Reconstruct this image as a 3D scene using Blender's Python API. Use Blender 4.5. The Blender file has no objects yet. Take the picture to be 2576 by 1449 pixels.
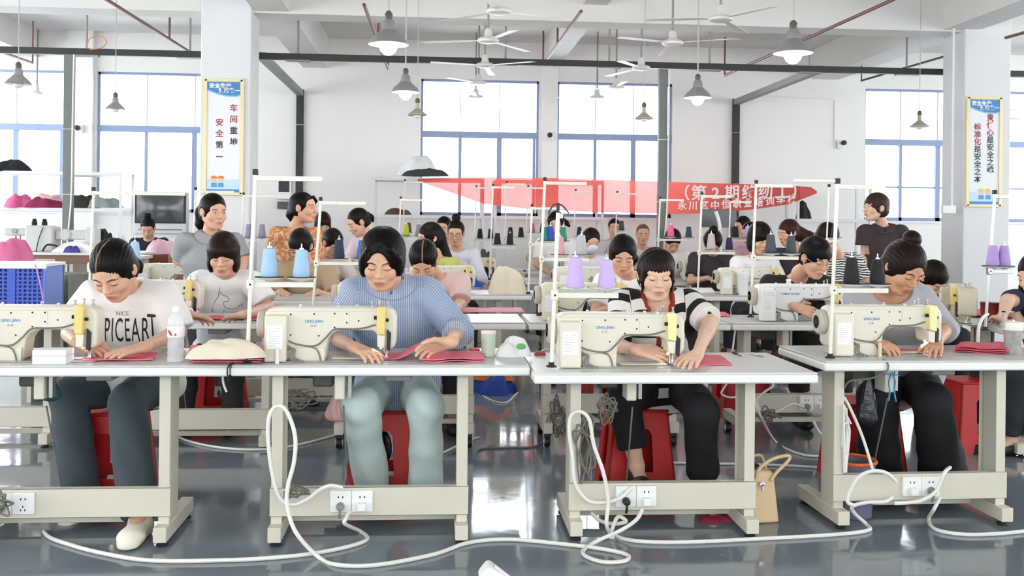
import bpy, math, random
import numpy as np
from mathutils import Vector, Matrix, Quaternion

random.seed(7)
SC = bpy.context.scene
COL = SC.collection

# ------------------------------------------------------------------ camera
CAM_H, YAW, ROLL, FPX, HORIZON = 1.35, math.radians(4.5), 0.011, 2500.0, 560.0
cam_data = bpy.data.cameras.new('camera')
cam = bpy.data.objects.new('camera', cam_data)
COL.objects.link(cam)
cam_data.sensor_width = 36.0
cam_data.lens = 36.0 * FPX / 2576.0
cam_data.shift_y = -(724.5 - HORIZON) / 2576.0
cam_data.clip_start, cam_data.clip_end = 0.05, 200.0
cam.matrix_world = (Matrix.Translation((0, 0, CAM_H)) @ Matrix.Rotation(-YAW, 4, 'Z')
                    @ Matrix.Rotation(math.pi / 2, 4, 'X') @ Matrix.Rotation(ROLL, 4, 'Z'))
SC.camera = cam

# ------------------------------------------------------------------ sky, lamps, exposure
world = bpy.data.worlds.new('world')
SC.world = world
world.use_nodes = True
bg = world.node_tree.nodes['Background']
bg.inputs['Color'].default_value = (0.93, 0.97, 1.0, 1)
bg.inputs['Strength'].default_value = 8.0


def area_light(name, loc, rot, sx, sy, power, color=(1, 1, 1)):
    d = bpy.data.lights.new(name, 'AREA')
    d.shape, d.size, d.size_y, d.energy, d.color = 'RECTANGLE', sx, sy, power, color
    o = bpy.data.objects.new(name, d)
    COL.objects.link(o)
    o.location, o.rotation_euler = loc, rot
    return o


SC.view_settings.view_transform = 'Standard'
SC.view_settings.look = 'None'
SC.view_settings.gamma = 1.0
SC.view_settings.use_curve_mapping = False
SC.view_settings.exposure = -0.08
cy = SC.cycles
cy.max_bounces, cy.diffuse_bounces, cy.glossy_bounces = 6, 4, 3
cy.transmission_bounces, cy.transparent_max_bounces = 4, 8
cy.caustics_reflective = cy.caustics_refractive = False
cy.sample_clamp_indirect = 6.0
cy.use_denoising = True


# ------------------------------------------------------------------ where a point of the photograph lies in the room
def sight(px, py):
    d = Vector(((px - 1288.0) / FPX, -(py - HORIZON) / FPX, -1.0))
    return cam.matrix_world.to_3x3() @ d


def at(px, py, y):
    """the point of the plane y = const seen at px, py"""
    d = sight(px, py)
    return Vector((0, 0, CAM_H)) + d * (y / d.y)


def on(px, py, z=0.0):
    """the point of the level z = const seen at px, py"""
    d = sight(px, py)
    return Vector((0, 0, CAM_H)) + d * ((z - CAM_H) / d.z)


# ------------------------------------------------------------------ materials
def hexc(h):
    h = h.lstrip('#')
    out = []
    for i in (0, 2, 4):
        v = int(h[i:i + 2], 16) / 255.0
        out.append(v / 12.92 if v <= 0.04045 else ((v + 0.055) / 1.055) ** 2.4)
    return (*out, 1.0)


MATS = {}


def mat(name, color='#cccccc', rough=0.5, metal=0.0, vary=0.06, scale=8.0, bump=0.0, bscale=60.0, emit=0.0, alpha=1.0, trans=0.0, sss=0.0, coat=0.0, stretch=None, spec=0.5):
    """a principled material whose colour and bump come from noise"""
    if name in MATS:
        return MATS[name]
    m = bpy.data.materials.new(name)
    m.use_nodes = True
    MATS[name] = m
    nt = m.node_tree
    N, L = nt.nodes, nt.links
    b = N['Principled BSDF']
    c = hexc(color) if isinstance(color, str) else color
    b.inputs['Roughness'].default_value = rough
    b.inputs['Metallic'].default_value = metal
    b.inputs['Alpha'].default_value = alpha
    b.inputs['Transmission Weight'].default_value = trans
    b.inputs['Coat Weight'].default_value = coat
    b.inputs['Specular IOR Level'].default_value = spec
    if sss:
        b.inputs['Subsurface Weight'].default_value = sss
        b.inputs['Subsurface Radius'].default_value = (1.0, 0.35, 0.2)
        b.inputs['Subsurface Scale'].default_value = 0.01
    tc = N.new('ShaderNodeTexCoord')
    src = tc.outputs['Object']
    if stretch:
        mp = N.new('ShaderNodeMapping')
        mp.inputs['Scale'].default_value = stretch
        L.new(src, mp.inputs['Vector'])
        src = mp.outputs['Vector']
    nz = N.new('ShaderNodeTexNoise')
    nz.inputs['Scale'].default_value = scale
    nz.inputs['Detail'].default_value = 3
    L.new(src, nz.inputs['Vector'])
    mx = N.new('ShaderNodeMix')
    mx.data_type = 'RGBA'
    lo = tuple(max(0, x * (1 - vary)) for x in c[:3]) + (1,)
    hi = tuple(min(1, x * (1 + vary)) for x in c[:3]) + (1,)
    mx.inputs['A'].default_value, mx.inputs['B'].default_value = lo, hi
    L.new(nz.outputs['Fac'], mx.inputs['Factor'])
    L.new(mx.outputs['Result'], b.inputs['Base Color'])
    if emit:
        L.new(mx.outputs['Result'], b.inputs['Emission Color'])
        b.inputs['Emission Strength'].default_value = emit
    if bump:
        n2 = N.new('ShaderNodeTexNoise')
        n2.inputs['Scale'].default_value = bscale
        n2.inputs['Detail'].default_value = 4
        L.new(src, n2.inputs['Vector'])
        bp = N.new('ShaderNodeBump')
        bp.inputs['Strength'].default_value = bump
        bp.inputs['Distance'].default_value = 0.01
        L.new(n2.outputs['Fac'], bp.inputs['Height'])
        L.new(bp.outputs['Normal'], b.inputs['Normal'])
    m['base_mix'] = mx.name
    return m


def mix_color(m, fac_socket, color, first=True):
    """lays a second colour over a material's own by a 0..1 socket"""
    nt = m.node_tree
    N, L = nt.nodes, nt.links
    b = N['Principled BSDF']
    old = b.inputs['Base Color'].links[0].from_socket
    mx = N.new('ShaderNodeMix')
    mx.data_type = 'RGBA'
    L.new(old, mx.inputs['A'])
    mx.inputs['B'].default_value = hexc(color) if isinstance(color, str) else color
    L.new(fac_socket, mx.inputs['Factor'])
    L.new(mx.outputs['Result'], b.inputs['Base Color'])


def math_node(nt, op, a, b=None, c=None):
    n = nt.nodes.new('ShaderNodeMath')
    n.operation = op
    for i, v in enumerate((a, b, c)):
        if v is None:
            continue
        if isinstance(v, (int, float)):
            n.inputs[i].default_value = v
        else:
            nt.links.new(v, n.inputs[i])
    return n.outputs[0]


def attr_mask(m, attr):
    a = m.node_tree.nodes.new('ShaderNodeAttribute')
    a.attribute_name = attr
    return a.outputs['Fac']


# ------------------------------------------------------------------ mesh building
def smooth_path(pts, n=8):
    """Catmull-Rom through the points"""
    P = [Vector(p) for p in pts]
    if len(P) < 3:
        return P
    out = []
    for i in range(len(P) - 1):
        p0, p1, p2, p3 = P[max(i - 1, 0)], P[i], P[i + 1], P[min(i + 2, len(P) - 1)]
        for k in range(n):
            t = k / n
            out.append(0.5 * ((2 * p1) + (p2 - p0) * t + (2 * p0 - 5 * p1 + 4 * p2 - p3) * t * t + (3 * p1 - p0 - 3 * p2 + p3) * t ** 3))
    out.append(P[-1])
    return out


class MB:
    def __init__(self):
        self.v, self.f, self.mi = [], [], []

    def add(self, verts, faces, m=0):
        n = len(self.v)
        self.v += [tuple(p) for p in verts]
        self.f += [tuple(n + i for i in f) for f in faces]
        self.mi += [m] * len(faces)
        return self

    def box(self, x0, x1, y0, y1, z0, z1, m=0, mtx=None):
        vs = [Vector((x, y, z)) for x in (x0, x1) for y in (y0, y1) for z in (z0, z1)]
        if mtx is not None:
            vs = [mtx @ p for p in vs]
        return self.add(vs, [(0, 1, 3, 2), (4, 6, 7, 5), (0, 4, 5, 1), (2, 3, 7, 6), (0, 2, 6, 4), (1, 5, 7, 3)], m)

    def beam(self, a, b, w, h, m=0, up=(0, 0, 1)):
        """a bar of w x h from a to b"""
        a, b = Vector(a), Vector(b)
        d = (b - a)
        L = d.length
        d.normalize()
        s = d.cross(Vector(up))
        if s.length < 1e-4:
            s = Vector((1, 0, 0))
        s.normalize()
        u = s.cross(d)
        M = Matrix((s, d, u)).transposed().to_4x4()
        M.translation = a
        return self.box(-w / 2, w / 2, 0, L, -h / 2, h / 2, m, M)

    def tube(self, pts, r, n=8, m=0, caps=True, closed=False, flat=None):
        P = [Vector(p) for p in pts]
        k = len(P)
        R = r if isinstance(r, (list, tuple)) else [r] * k
        t0 = (P[1] - P[0]).normalized()
        ref = Vector((0, 0, 1)) if abs(t0.z) < 0.9 else Vector((1, 0, 0))
        nrm = (ref - t0 * ref.dot(t0)).normalized()
        vs = []
        for i in range(k):
            if closed:
                t = (P[(i + 1) % k] - P[i - 1])
            else:
                t = P[min(i + 1, k - 1)] - P[max(i - 1, 0)]
            if t.length < 1e-9:
                t = t0
            t = t.normalized()
            nrm = nrm - t * nrm.dot(t)
            if nrm.length < 1e-6:
                nrm = t.orthogonal()
            nrm.normalize()
            b = t.cross(nrm)
            for j in range(n):
                a = 2 * math.pi * j / n
                vs.append(P[i] + (nrm * math.cos(a) * (flat or 1.0) + b * math.sin(a)) * R[i])
        fs = []
        for i in range(k if closed else k - 1):
            for j in range(n):
                i2, j2 = (i + 1) % k, (j + 1) % n
                fs.append((i * n + j, i * n + j2, i2 * n + j2, i2 * n + j))
        if caps and not closed:
            fs.append(tuple(range(n - 1, -1, -1)))
            fs.append(tuple((k - 1) * n + j for j in range(n)))
        return self.add(vs, fs, m)

    def lathe(self, prof, n=16, m=0, mtx=None, axis='z'):
        """prof: (radius, height) from bottom to top"""
        vs, fs = [], []
        for (r, h) in prof:
            for j in range(n):
                a = 2 * math.pi * j / n
                p = Vector((r * math.cos(a), r * math.sin(a), h))
                if axis == 'y':
                    p = Vector((p.x, p.z, -p.y))
                elif axis == 'x':
                    p = Vector((p.z, p.x, p.y))
                vs.append(mtx @ p if mtx is not None else p)
        k = len(prof)
        for i in range(k - 1):
            for j in range(n):
                fs.append((i * n + j, i * n + (j + 1) % n, (i + 1) * n + (j + 1) % n, (i + 1) * n + j))
        if prof[0][0] > 1e-5:
            fs.append(tuple(range(n - 1, -1, -1)))
        if prof[-1][0] > 1e-5:
            fs.append(tuple((k - 1) * n + j for j in range(n)))
        return self.add(vs, fs, m)

    def prism(self, poly, y0, y1, m=0, mtx=None, plane='xz'):
        """a counter-clockwise outline in x,z pushed from y0 to y1"""
        k = len(poly)

        def pt(a, b, y):
            p = Vector((a, y, b)) if plane == 'xz' else Vector((a, b, y)) if plane == 'xy' else Vector((y, a, b))
            return mtx @ p if mtx is not None else p
        vs = [pt(a, b, y0) for a, b in poly] + [pt(a, b, y1) for a, b in poly]
        fs = [tuple(range(k)), tuple(range(2 * k - 1, k - 1, -1))]
        for i in range(k):
            j = (i + 1) % k
            fs.append((i, i + k, j + k, j))
        return self.add(vs, fs, m)

    def ball(self, c, r, n=12, m=0, squash=(1, 1, 1), mtx=None):
        c = Vector(c)
        vs, fs = [], []
        k = max(4, n // 2)
        for i in range(k + 1):
            th = math.pi * i / k
            for j in range(n):
                a = 2 * math.pi * j / n
                p = Vector((r * math.sin(th) * math.cos(a) * squash[0], r * math.sin(th) * math.sin(a) * squash[1], -r * math.cos(th) * squash[2]))
                if mtx is not None:
                    p = mtx @ p
                vs.append(c + p)
        for i in range(k):
            for j in range(n):
                fs.append((i * n + j, i * n + (j + 1) % n, (i + 1) * n + (j + 1) % n, (i + 1) * n + j))
        return self.add(vs, fs, m)

    def sheet(self, fn, nu, nv, m=0, thick=0.0):
        """fn(u, v) -> point, u and v 0..1; with thickness it becomes a closed slab"""
        g = [[Vector(fn(i / nu, j / nv)) for j in range(nv + 1)] for i in range(nu + 1)]
        w = nv + 1
        top = [p for row in g for p in row]
        fs = [(i * w + j, (i + 1) * w + j, (i + 1) * w + j + 1, i * w + j + 1) for i in range(nu) for j in range(nv)]
        if not thick:
            return self.add(top, fs, m)
        nr = []
        for i in range(nu + 1):
            for j in range(nv + 1):
                du = g[min(i + 1, nu)][j] - g[max(i - 1, 0)][j]
                dv = g[i][min(j + 1, nv)] - g[i][max(j - 1, 0)]
                n = du.cross(dv)
                nr.append(n.normalized() if n.length > 1e-9 else Vector((0, 0, 1)))
        K = len(top)
        bot = [p - n * thick for p, n in zip(top, nr)]
        fs2 = fs + [tuple(K + q for q in reversed(f)) for f in fs]
        ring = [(i, 0) for i in range(nu)] + [(nu, j) for j in range(nv)] + [(i, nv) for i in range(nu, 0, -1)] + [(0, j) for j in range(nv, 0, -1)]
        ids = [i * w + j for i, j in ring]
        for a, b in zip(ids, ids[1:] + ids[:1]):
            fs2.append((a, K + a, K + b, b))
        return self.add(top + bot, fs2, m)

    def build(self, name, mats, parent=None, bevel=0.0, seg=2, angle=35, smooth=True, offset=None):
        me = bpy.data.meshes.new(name)
        v = self.v
        if offset is not None:
            v = [(a - offset[0], b - offset[1], c - offset[2]) for a, b, c in v]
        me.from_pydata(v, [], self.f)
        if not isinstance(mats, (list, tuple)):
            mats = [mats]
        for m in mats:
            me.materials.append(m)
        if len(mats) > 1:
            me.polygons.foreach_set('material_index', self.mi)
        if smooth:
            me.polygons.foreach_set('use_smooth', [True] * len(me.polygons))
            me.set_sharp_from_angle(angle=math.radians(angle))
        me.update()
        o = bpy.data.objects.new(name, me)
        COL.objects.link(o)
        if parent is not None:
            o.parent = parent
        if bevel:
            b = o.modifiers.new('bevel', 'BEVEL')
            b.width, b.segments, b.limit_method, b.angle_limit = bevel, seg, 'ANGLE', math.radians(40)
            b.harden_normals = False
        return o


def tag(o, label=None, cat=None, group=None, kind=None):
    for k, v in (('label', label), ('category', cat), ('group', group), ('kind', kind)):
        if v:
            o[k] = v
    return o


def thing(name, label, cat, loc=(0, 0, 0), rz=0.0, group=None):
    o = bpy.data.objects.new(name, None)
    COL.objects.link(o)
    o.empty_display_size = 0.05
    o.location, o.rotation_euler = loc, (0, 0, rz)
    return tag(o, label, cat, group)


def dup(root, loc, rz=None, label=None, group=None, skip=(), scale=None):
    """a copy of a thing with copies of its parts and sub-parts"""
    def rec(o, parent):
        c = o.copy()
        COL.objects.link(c)
        c.parent = parent
        for ch in o.children:
            if ch.name.split('.')[0] not in skip:
                rec(ch, c)
        return c
    r = rec(root, None)
    r.location = loc
    if rz is not None:
        r.rotation_euler = (0, 0, rz)
    if scale is not None:
        r.scale = (scale,) * 3
    if label:
        r['label'] = label
    if group:
        r['group'] = group
    return r


def part(mb, name, mats, parent, label=None, **kw):
    o = mb.build(name, mats, parent, **kw)
    if label:
        o['label'] = label
    return o


def structure(o, label=None):
    o['kind'] = 'structure'
    if label:
        o['label'] = label
    return o


def text_mesh(body, size, depth=0.001, align='CENTER', bold=0.0, xscale=1.0, space=1.0):
    """vertices and faces of a line of lettering in the x,z plane facing -y"""
    c = bpy.data.curves.new('lettering', 'FONT')
    c.body, c.size, c.extrude, c.offset = body, size, depth / 2, bold
    c.align_x, c.align_y, c.resolution_u, c.space_character = align, 'CENTER', 3, space
    o = bpy.data.objects.new('lettering', c)
    COL.objects.link(o)
    dg = bpy.context.evaluated_depsgraph_get()
    me = o.evaluated_get(dg).to_mesh()
    vs = [(p.co.x * xscale, -p.co.z, p.co.y) for p in me.vertices]
    fs = [tuple(p.vertices) for p in me.polygons]
    o.evaluated_get(dg).to_mesh_clear()
    bpy.data.objects.remove(o)
    bpy.data.curves.remove(c)
    return vs, fs


def letters(mb, body, size, mtx, m=0, **kw):
    vs, fs = text_mesh(body, size, **kw)
    return mb.add([mtx @ Vector(v) for v in vs], fs, m)


# ------------------------------------------------------------------ shared materials
CREAM = mat('cream_paint', '#e2dccb', 0.38, vary=0.03, scale=5)
FRAME = mat('frame_paint', '#d6d1c0', 0.42, vary=0.05, scale=4, bump=0.02, bscale=200)
TOP = mat('laminate_top', '#c9c9c8', 0.28, vary=0.05, scale=3)
EDGE = mat('table_edge', '#eeede7', 0.4, vary=0.02)
STEEL = mat('steel', '#b9bab8', 0.3, 0.85, vary=0.08)
CHROME = mat('chrome', '#d8d8d8', 0.15, 1.0, vary=0.05)
BLACK = mat('black_plastic', '#141414', 0.45, vary=0.15)
DARK = mat('dark_rubber', '#262626', 0.7, vary=0.15)
GREYP = mat('grey_plastic', '#8a8984', 0.5, vary=0.06)
DGREY = mat('dark_grey', '#55554f', 0.5, vary=0.08)
WHITEP = mat('white_plastic', '#f2f2ef', 0.35, vary=0.02)
YELLOW = mat('yellow_cover', '#e8cf7e', 0.45, vary=0.04)
RED = mat('red_plastic', '#bf1c1c', 0.4, vary=0.08)
PINK = mat('pink_cloth', '#e8788a', 0.8, vary=0.07, scale=30, bump=0.15, bscale=120)
PAPER = mat('paper', '#f4f4f2', 0.7, vary=0.02)
BLUEINK = mat('blue_ink', '#5f8fc4', 0.5, vary=0.05)
CABLE = mat('white_cable', '#e9e7df', 0.45, vary=0.03)
GREYCABLE = mat('grey_cable', '#77746c', 0.5, vary=0.1)
WALL = mat('wall_paint', '#f1efec', 0.85, vary=0.02, scale=1.2, bump=0.03, bscale=40)

# ------------------------------------------------------------------ the hall
YW, ZC = 14.3, 3.95
XL, XR, YF = -8.5, 13.0, -2.5

floor_m = mat('floor_epoxy', '#767f86', 0.13, vary=0.14, scale=0.9, bump=0.0, coat=0.0)


def floor_nodes(m):
    nt = m.node_tree
    N, L = nt.nodes, nt.links
    b = N['Principled BSDF']
    tc = N.new('ShaderNodeTexCoord')
    n1 = N.new('ShaderNodeTexNoise')
    n1.inputs['Scale'].default_value, n1.inputs['Detail'].default_value = 2.2, 5
    L.new(tc.outputs['Object'], n1.inputs['Vector'])
    r = N.new('ShaderNodeMapRange')
    r.inputs['From Min'].default_value, r.inputs['From Max'].default_value = 0.3, 0.7
    r.inputs['To Min'].default_value, r.inputs['To Max'].default_value = 0.05, 0.11
    L.new(n1.outputs['Fac'], r.inputs['Value'])
    L.new(r.outputs['Result'], b.inputs['Roughness'])
    n2 = N.new('ShaderNodeTexNoise')
    n2.inputs['Scale'].default_value, n2.inputs['Detail'].default_value = 5.0, 2
    L.new(tc.outputs['Object'], n2.inputs['Vector'])
    bp = N.new('ShaderNodeBump')
    bp.inputs['Strength'].default_value, bp.inputs['Distance'].default_value = 0.035, 0.02
    L.new(n2.outputs['Fac'], bp.inputs['Height'])
    L.new(bp.outputs['Normal'], b.inputs['Normal'])
    # scuffs and paint chips
    n3 = N.new('ShaderNodeTexNoise')
    n3.inputs['Scale'].default_value, n3.inputs['Detail'].default_value = 23.0, 6
    L.new(tc.outputs['Object'], n3.inputs['Vector'])
    f = math_node(nt, 'MULTIPLY', math_node(nt, 'GREATER_THAN', n3.outputs['Fac'], 0.70), 0.25)
    mix_color(m, f, '#b9bbb8')


floor_nodes(floor_m)
floor_m.node_tree.nodes['Principled BSDF'].inputs['IOR'].default_value = 1.6
structure(MB().box(XL, XR, YF, YW + 0.3, -0.2, 0.0).build('floor', floor_m, smooth=False), 'glossy grey epoxy painted workshop floor')
CEIL = mat('ceiling_paint', '#dfdcd8', 0.9, vary=0.02, scale=1)
structure(MB().box(XL, XR, YF, YW + 0.3, ZC, ZC + 0.2).build('ceiling', CEIL, smooth=False), 'pale concrete ceiling slab between beams')

WZ0, WZT, WZ1 = 1.44, 2.61, 3.40
WIN = [(-7.2, -5.13), (-4.71, -2.72), (-0.20, 1.50), (1.77, 3.46), (6.37, 8.1), (8.54, 10.4)]


def wall_back():
    mb = MB()
    y0, y1 = YW, YW + 0.22
    xs = [XL] + [c for w in WIN for c in w] + [XR]
    for i in range(0, len(xs), 2):
        mb.box(xs[i], xs[i + 1], y0, y1, 0, ZC)
    for a, b in WIN:
        mb.box(a, b, y0, y1, 0, WZ0)
        mb.box(a, b, y0, y1, WZ1, ZC)
    # piers between the windows
    for a, b in ((-5.10, -4.74), (1.53, 1.76), (8.13, 8.5)):
        mb.box(a, b, y0 - 0.10, y0, 0, ZC)
    return mb.build('wall_back', WALL, smooth=False)


structure(wall_back(), 'white painted back wall with tall windows')


def wall_with_openings(name, horizontal, c0, c1, a0, a1, bays, z0, z1):
    mb = MB()

    def bx(p, q, za, zb):
        if horizontal:
            mb.box(p, q, c0, c1, za, zb)
        else:
            mb.box(c0, c1, p, q, za, zb)
    bx(a0, a1, 0, z0)
    bx(a0, a1, z1, ZC)
    w = (a1 - a0) / bays
    for k in range(bays + 1):
        bx(max(a0, a0 + k * w - 0.25), min(a1, a0 + k * w + 0.25), z0, z1)
    return structure(mb.build(name, WALL, smooth=False))


wall_with_openings('wall_left', False, XL - 0.2, XL, YF, YW + 0.3, 5, 1.0, 3.6)  # both side walls are unseen; their large openings are added to let in daylight
wall_with_openings('wall_right', False, XR, XR + 0.2, YF, YW + 0.3, 5, 1.0, 3.6)
wall_with_openings('wall_front', True, YF - 0.2, YF, XL, XR, 8, 1.2, 2.75)  # unseen, added with narrowed openings to hold back daylight from behind the camera

ALU = mat('window_aluminium', '#8fa0c4', 0.4, 0.0, vary=0.06)
PANE = bpy.data.materials.new('window_glass')
PANE.use_nodes = True
_nt = PANE.node_tree
_nt.nodes.remove(_nt.nodes['Principled BSDF'])
_t, _g, _mx, _fr = (_nt.nodes.new(k) for k in ('ShaderNodeBsdfTransparent', 'ShaderNodeBsdfGlossy', 'ShaderNodeMixShader', 'ShaderNodeFresnel'))
_t.inputs['Color'].default_value = (0.97, 0.99, 1, 1)
_g.inputs['Roughness'].default_value = 0.02
_fr.inputs['IOR'].default_value = 1.35
_nt.links.new(_fr.outputs[0], _mx.inputs[0])
_nt.links.new(_t.outputs[0], _mx.inputs[1])
_nt.links.new(_g.outputs[0], _mx.inputs[2])
_nt.links.new(_mx.outputs[0], _nt.nodes['Material Output'].inputs['Surface'])

for k, (a, b) in enumerate(WIN):
    root = thing('window_%d' % (k + 1), None, None)
    structure(root, ['leftmost tall window behind the grey post', 'tall window beside the television and left pillar', 'tall window left of the middle pier',
                     'tall window behind the slim middle post', 'tall window behind the woman in the dark blouse', 'window at the right edge past the pillar'][k])
    fr = MB()
    y0, y1 = YW + 0.05, YW + 0.11
    w = b - a
    fr.box(a, b, y0, y1, WZ1 - 0.03, WZ1)
    fr.box(a, b, y0, y1, WZ0, WZ0 + 0.05)
    fr.box(a, a + 0.03, y0, y1, WZ0, WZ1)
    fr.box(b - 0.03, b, y0, y1, WZ0, WZ1)
    fr.box(a, b, y0 - 0.02, y1, WZT - 0.045, WZT + 0.045)
    for t in (1 / 3, 2 / 3):
        fr.box(a + w * t - 0.005, a + w * t + 0.005, y0 + 0.02, y1 - 0.01, WZT, WZ1)
    for t, ww in ((1 / 3, 0.022), (2 / 3, 0.035), (0.965, 0.02)):
        fr.box(a + w * t - ww, a + w * t + ww, y0, y1, WZ0, WZT)
    if k >= 4:
        fr.box(a, b, y0 + 0.01, y1, 1.93, 1.955)
    part(fr, 'window_frame', ALU, root, smooth=False)
    part(MB().box(a, b, YW + 0.085, YW + 0.09, WZ0, WZ1), 'pane', PANE, root, smooth=False)
    part(MB().box(a - 0.02, b + 0.02, YW - 0.02, YW + 0.22, WZ0 - 0.03, WZ0), 'sill', WALL, root, smooth=False)

# pillars and beams
PILLAR = mat('pillar_paint', '#e3e3e4', 0.8, vary=0.02, scale=1.5)
BEAM = mat('beam_paint', '#e2e0dc', 0.85, vary=0.02, scale=1.5)
structure(MB().box(-2.41, -1.90, 10.45, 10.92, 0, ZC).build('column', PILLAR, bevel=0.012), 'square white pillar with the blue safety poster, left')
structure(MB().box(5.77, 6.30, 10.45, 10.92, 0, ZC).build('column', PILLAR, bevel=0.012), 'square white pillar with the blue safety poster, right')
structure(MB().box(XL, XR, 10.5, 10.86, 3.50, ZC).build('beam', BEAM, smooth=False), 'cross beam running along the pillars')
structure(MB().box(-1.88, -1.52, -2, YW, 3.52, ZC).build('beam', BEAM, smooth=False), 'long beam by the left pillar')
structure(MB().box(1.56, 1.82, -2, YW, 3.68, ZC).build('beam', BEAM, smooth=False), 'slim long beam over the middle of the hall')
structure(MB().box(5.55, 5.95, -2, YW, 3.52, ZC).build('beam', BEAM, smooth=False), 'long beam by the right pillar')
structure(MB().box(-5.9, -5.5, -2, YW, 3.58, ZC).build('beam', BEAM, smooth=False), 'long beam at the left edge')
structure(MB().box(XL, XR, 5.0, 5.4, 3.55, ZC).build('beam', BEAM, smooth=False), 'cross beam above the work tables')

# ------------------------------------------------------------------ sewing table
def make_table(label, loc, h=0.76, w=1.22, depth=0.56, legdx=-0.04, over=0.05, rz=0.0, group=None, casters=False, detail=True, top=None, leghalf=0.385, socket=None):
    t = thing('sewing_table', label, 'table', loc, rz, group)
    hw = w / 2
    part(MB().box(-hw + 0.004, hw - 0.004, 0.004, depth - 0.004, h - 0.010, h), 'tabletop', top or TOP, t, bevel=0.003)
    part(MB().box(-hw, hw, 0, depth, h - 0.046, h - 0.009), 'table_edge', EDGE, t, 'cream white edge of the tabletop', bevel=0.009)
    z0 = 0.09 if casters else 0.022
    for s in (-1, 1):
        x = legdx + s * leghalf
        lg = MB()
        # open channel upright: front face, back face and web
        y0, y1 = over + 0.06, over + 0.20
        xa, xb = x - 0.022, x + 0.022
        lg.box(xa, xb, y0, y0 + 0.004, z0 + 0.05, h - 0.046)
        lg.box(xa, xb, y1 - 0.004, y1, z0 + 0.05, h - 0.046)
        xi = xb if s > 0 else xa
        lg.box(xi - 0.002, xi + 0.002, y0 + 0.002, y1 - 0.002, z0 + 0.05, h - 0.046)
        lg.box(x - 0.012, x + 0.012, y0 + 0.02, y1 - 0.02, z0 + 0.05, h - 0.05)
        lg.box(xa - 0.01, xb + 0.01, over + 0.02, depth - 0.04, h - 0.052, h - 0.046)
        leg = part(lg, 'leg', FRAME, t, bevel=0.0015)
        ft = MB().box(x - 0.027, x + 0.027, over, over + 0.47, z0, z0 + 0.062)
        part(ft, 'foot', FRAME, leg, bevel=0.003)
        if detail:
            bl = MB()
            for zz in (0.215, 0.14):
                bl.lathe([(0.0085, 0), (0.0085, 0.004), (0.004, 0.0055), (0, 0.0055)], 10, 0, Matrix.Translation((x, y0 - 0.003, zz)), 'y')
            part(bl, 'bolt', STEEL, leg)
        for yy in (over + 0.04, over + 0.43):
            if casters:
                cs = MB()
                cs.box(x - 0.018, x + 0.018, yy - 0.02, yy + 0.02, 0.066, z0)
                cs.lathe([(0.006, -0.018), (0.033, -0.016), (0.036, -0.008), (0.036, 0.008), (0.033, 0.016), (0.006, 0.018)], 16, 0, Matrix.Translation((x, yy + 0.012, 0.036)), 'x')
                cs.lathe([(0.0, -0.021), (0.018, -0.020), (0.018, 0.020), (0.0, 0.021)], 12, 1, Matrix.Translation((x, yy + 0.012, 0.036)), 'x')
                part(cs, 'caster', [BLACK, WHITEP], leg)
            else:
                part(MB().lathe([(0.022, 0), (0.026, 0.004), (0.02, 0.01), (0.008, 0.012), (0.008, z0)], 14, 0, Matrix.Translation((x, yy, 0))), 'glide', DARK, leg)
    xa, xb = legdx - leghalf, legdx + leghalf
    rl = MB()
    yr = over + 0.057
    zr0, zr1 = (0.115, 0.235) if not casters else (0.20, 0.315)
    rl.box(xa - 0.028, xb + 0.028, yr - 0.004, yr, zr0, zr1)
    rl.box(xa - 0.028, xb + 0.028, yr - 0.004, yr + 0.03, zr1 - 0.003, zr1)
    rl.box(xa - 0.028, xb + 0.028, yr - 0.004, yr + 0.03, zr0, zr0 + 0.003)
    part(rl, 'rail', FRAME, t, bevel=0.001)
    part(MB().box(xa, xb, over + 0.26, over + 0.29, z0 + 0.012, z0 + 0.04), 'crossbar', FRAME, t, bevel=0.002)
    if detail:
        px = legdx - 0.02
        pd = MB()
        M = Matrix.Translation((px, over + 0.38, z0 + 0.028)) @ Matrix.Rotation(math.radians(8), 4, 'X')
        pd.box(-0.16, 0.16, -0.075, 0.13, -0.006, 0.006, 0, M)
        for k in range(1, 9):
            pd.box(-0.15, 0.15, -0.09 + k * 0.024, -0.08 + k * 0.024, 0.006, 0.010, 1, M)
        pd.box(-0.2, -0.16, -0.02, 0.02, -0.012, 0.012, 1, M)
        part(pd, 'pedal', [GREYP, DGREY], t, 'grey metal foot pedal', bevel=0.002)
        part(MB().tube([(legdx - 0.12, over + 0.14, h - 0.20), (legdx - 0.11, over + 0.34, z0 + 0.05)], 0.004), 'pull_rod', STEEL, t)
        cb = MB().box(legdx - 0.155, legdx - 0.112, over + 0.09, over + 0.2, h - 0.165, h - 0.05)
        part(cb, 'control_box', CREAM, t, 'small cream box hanging under the top', bevel=0.006)
        part(MB().box(legdx - 0.10, legdx - 0.085, over + 0.11, over + 0.15, h - 0.16, h - 0.05), 'bracket', STEEL, t)
        part(MB().box(legdx + 0.06, legdx + 0.17, over + 0.07, over + 0.25, h - 0.085, h - 0.046), 'oil_pan', GREYP, t, 'grey pan under the machine', bevel=0.008)
        part(MB().box(legdx - 0.26, legdx - 0.17, over + 0.2, over + 0.4, h - 0.13, h - 0.05), 'motor', DGREY, t, bevel=0.01)
    if socket is not None:
        make_socket(t, legdx + socket[0], yr - 0.004, (zr0 + zr1) / 2 + 0.004, socket[1])
    return t


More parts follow.
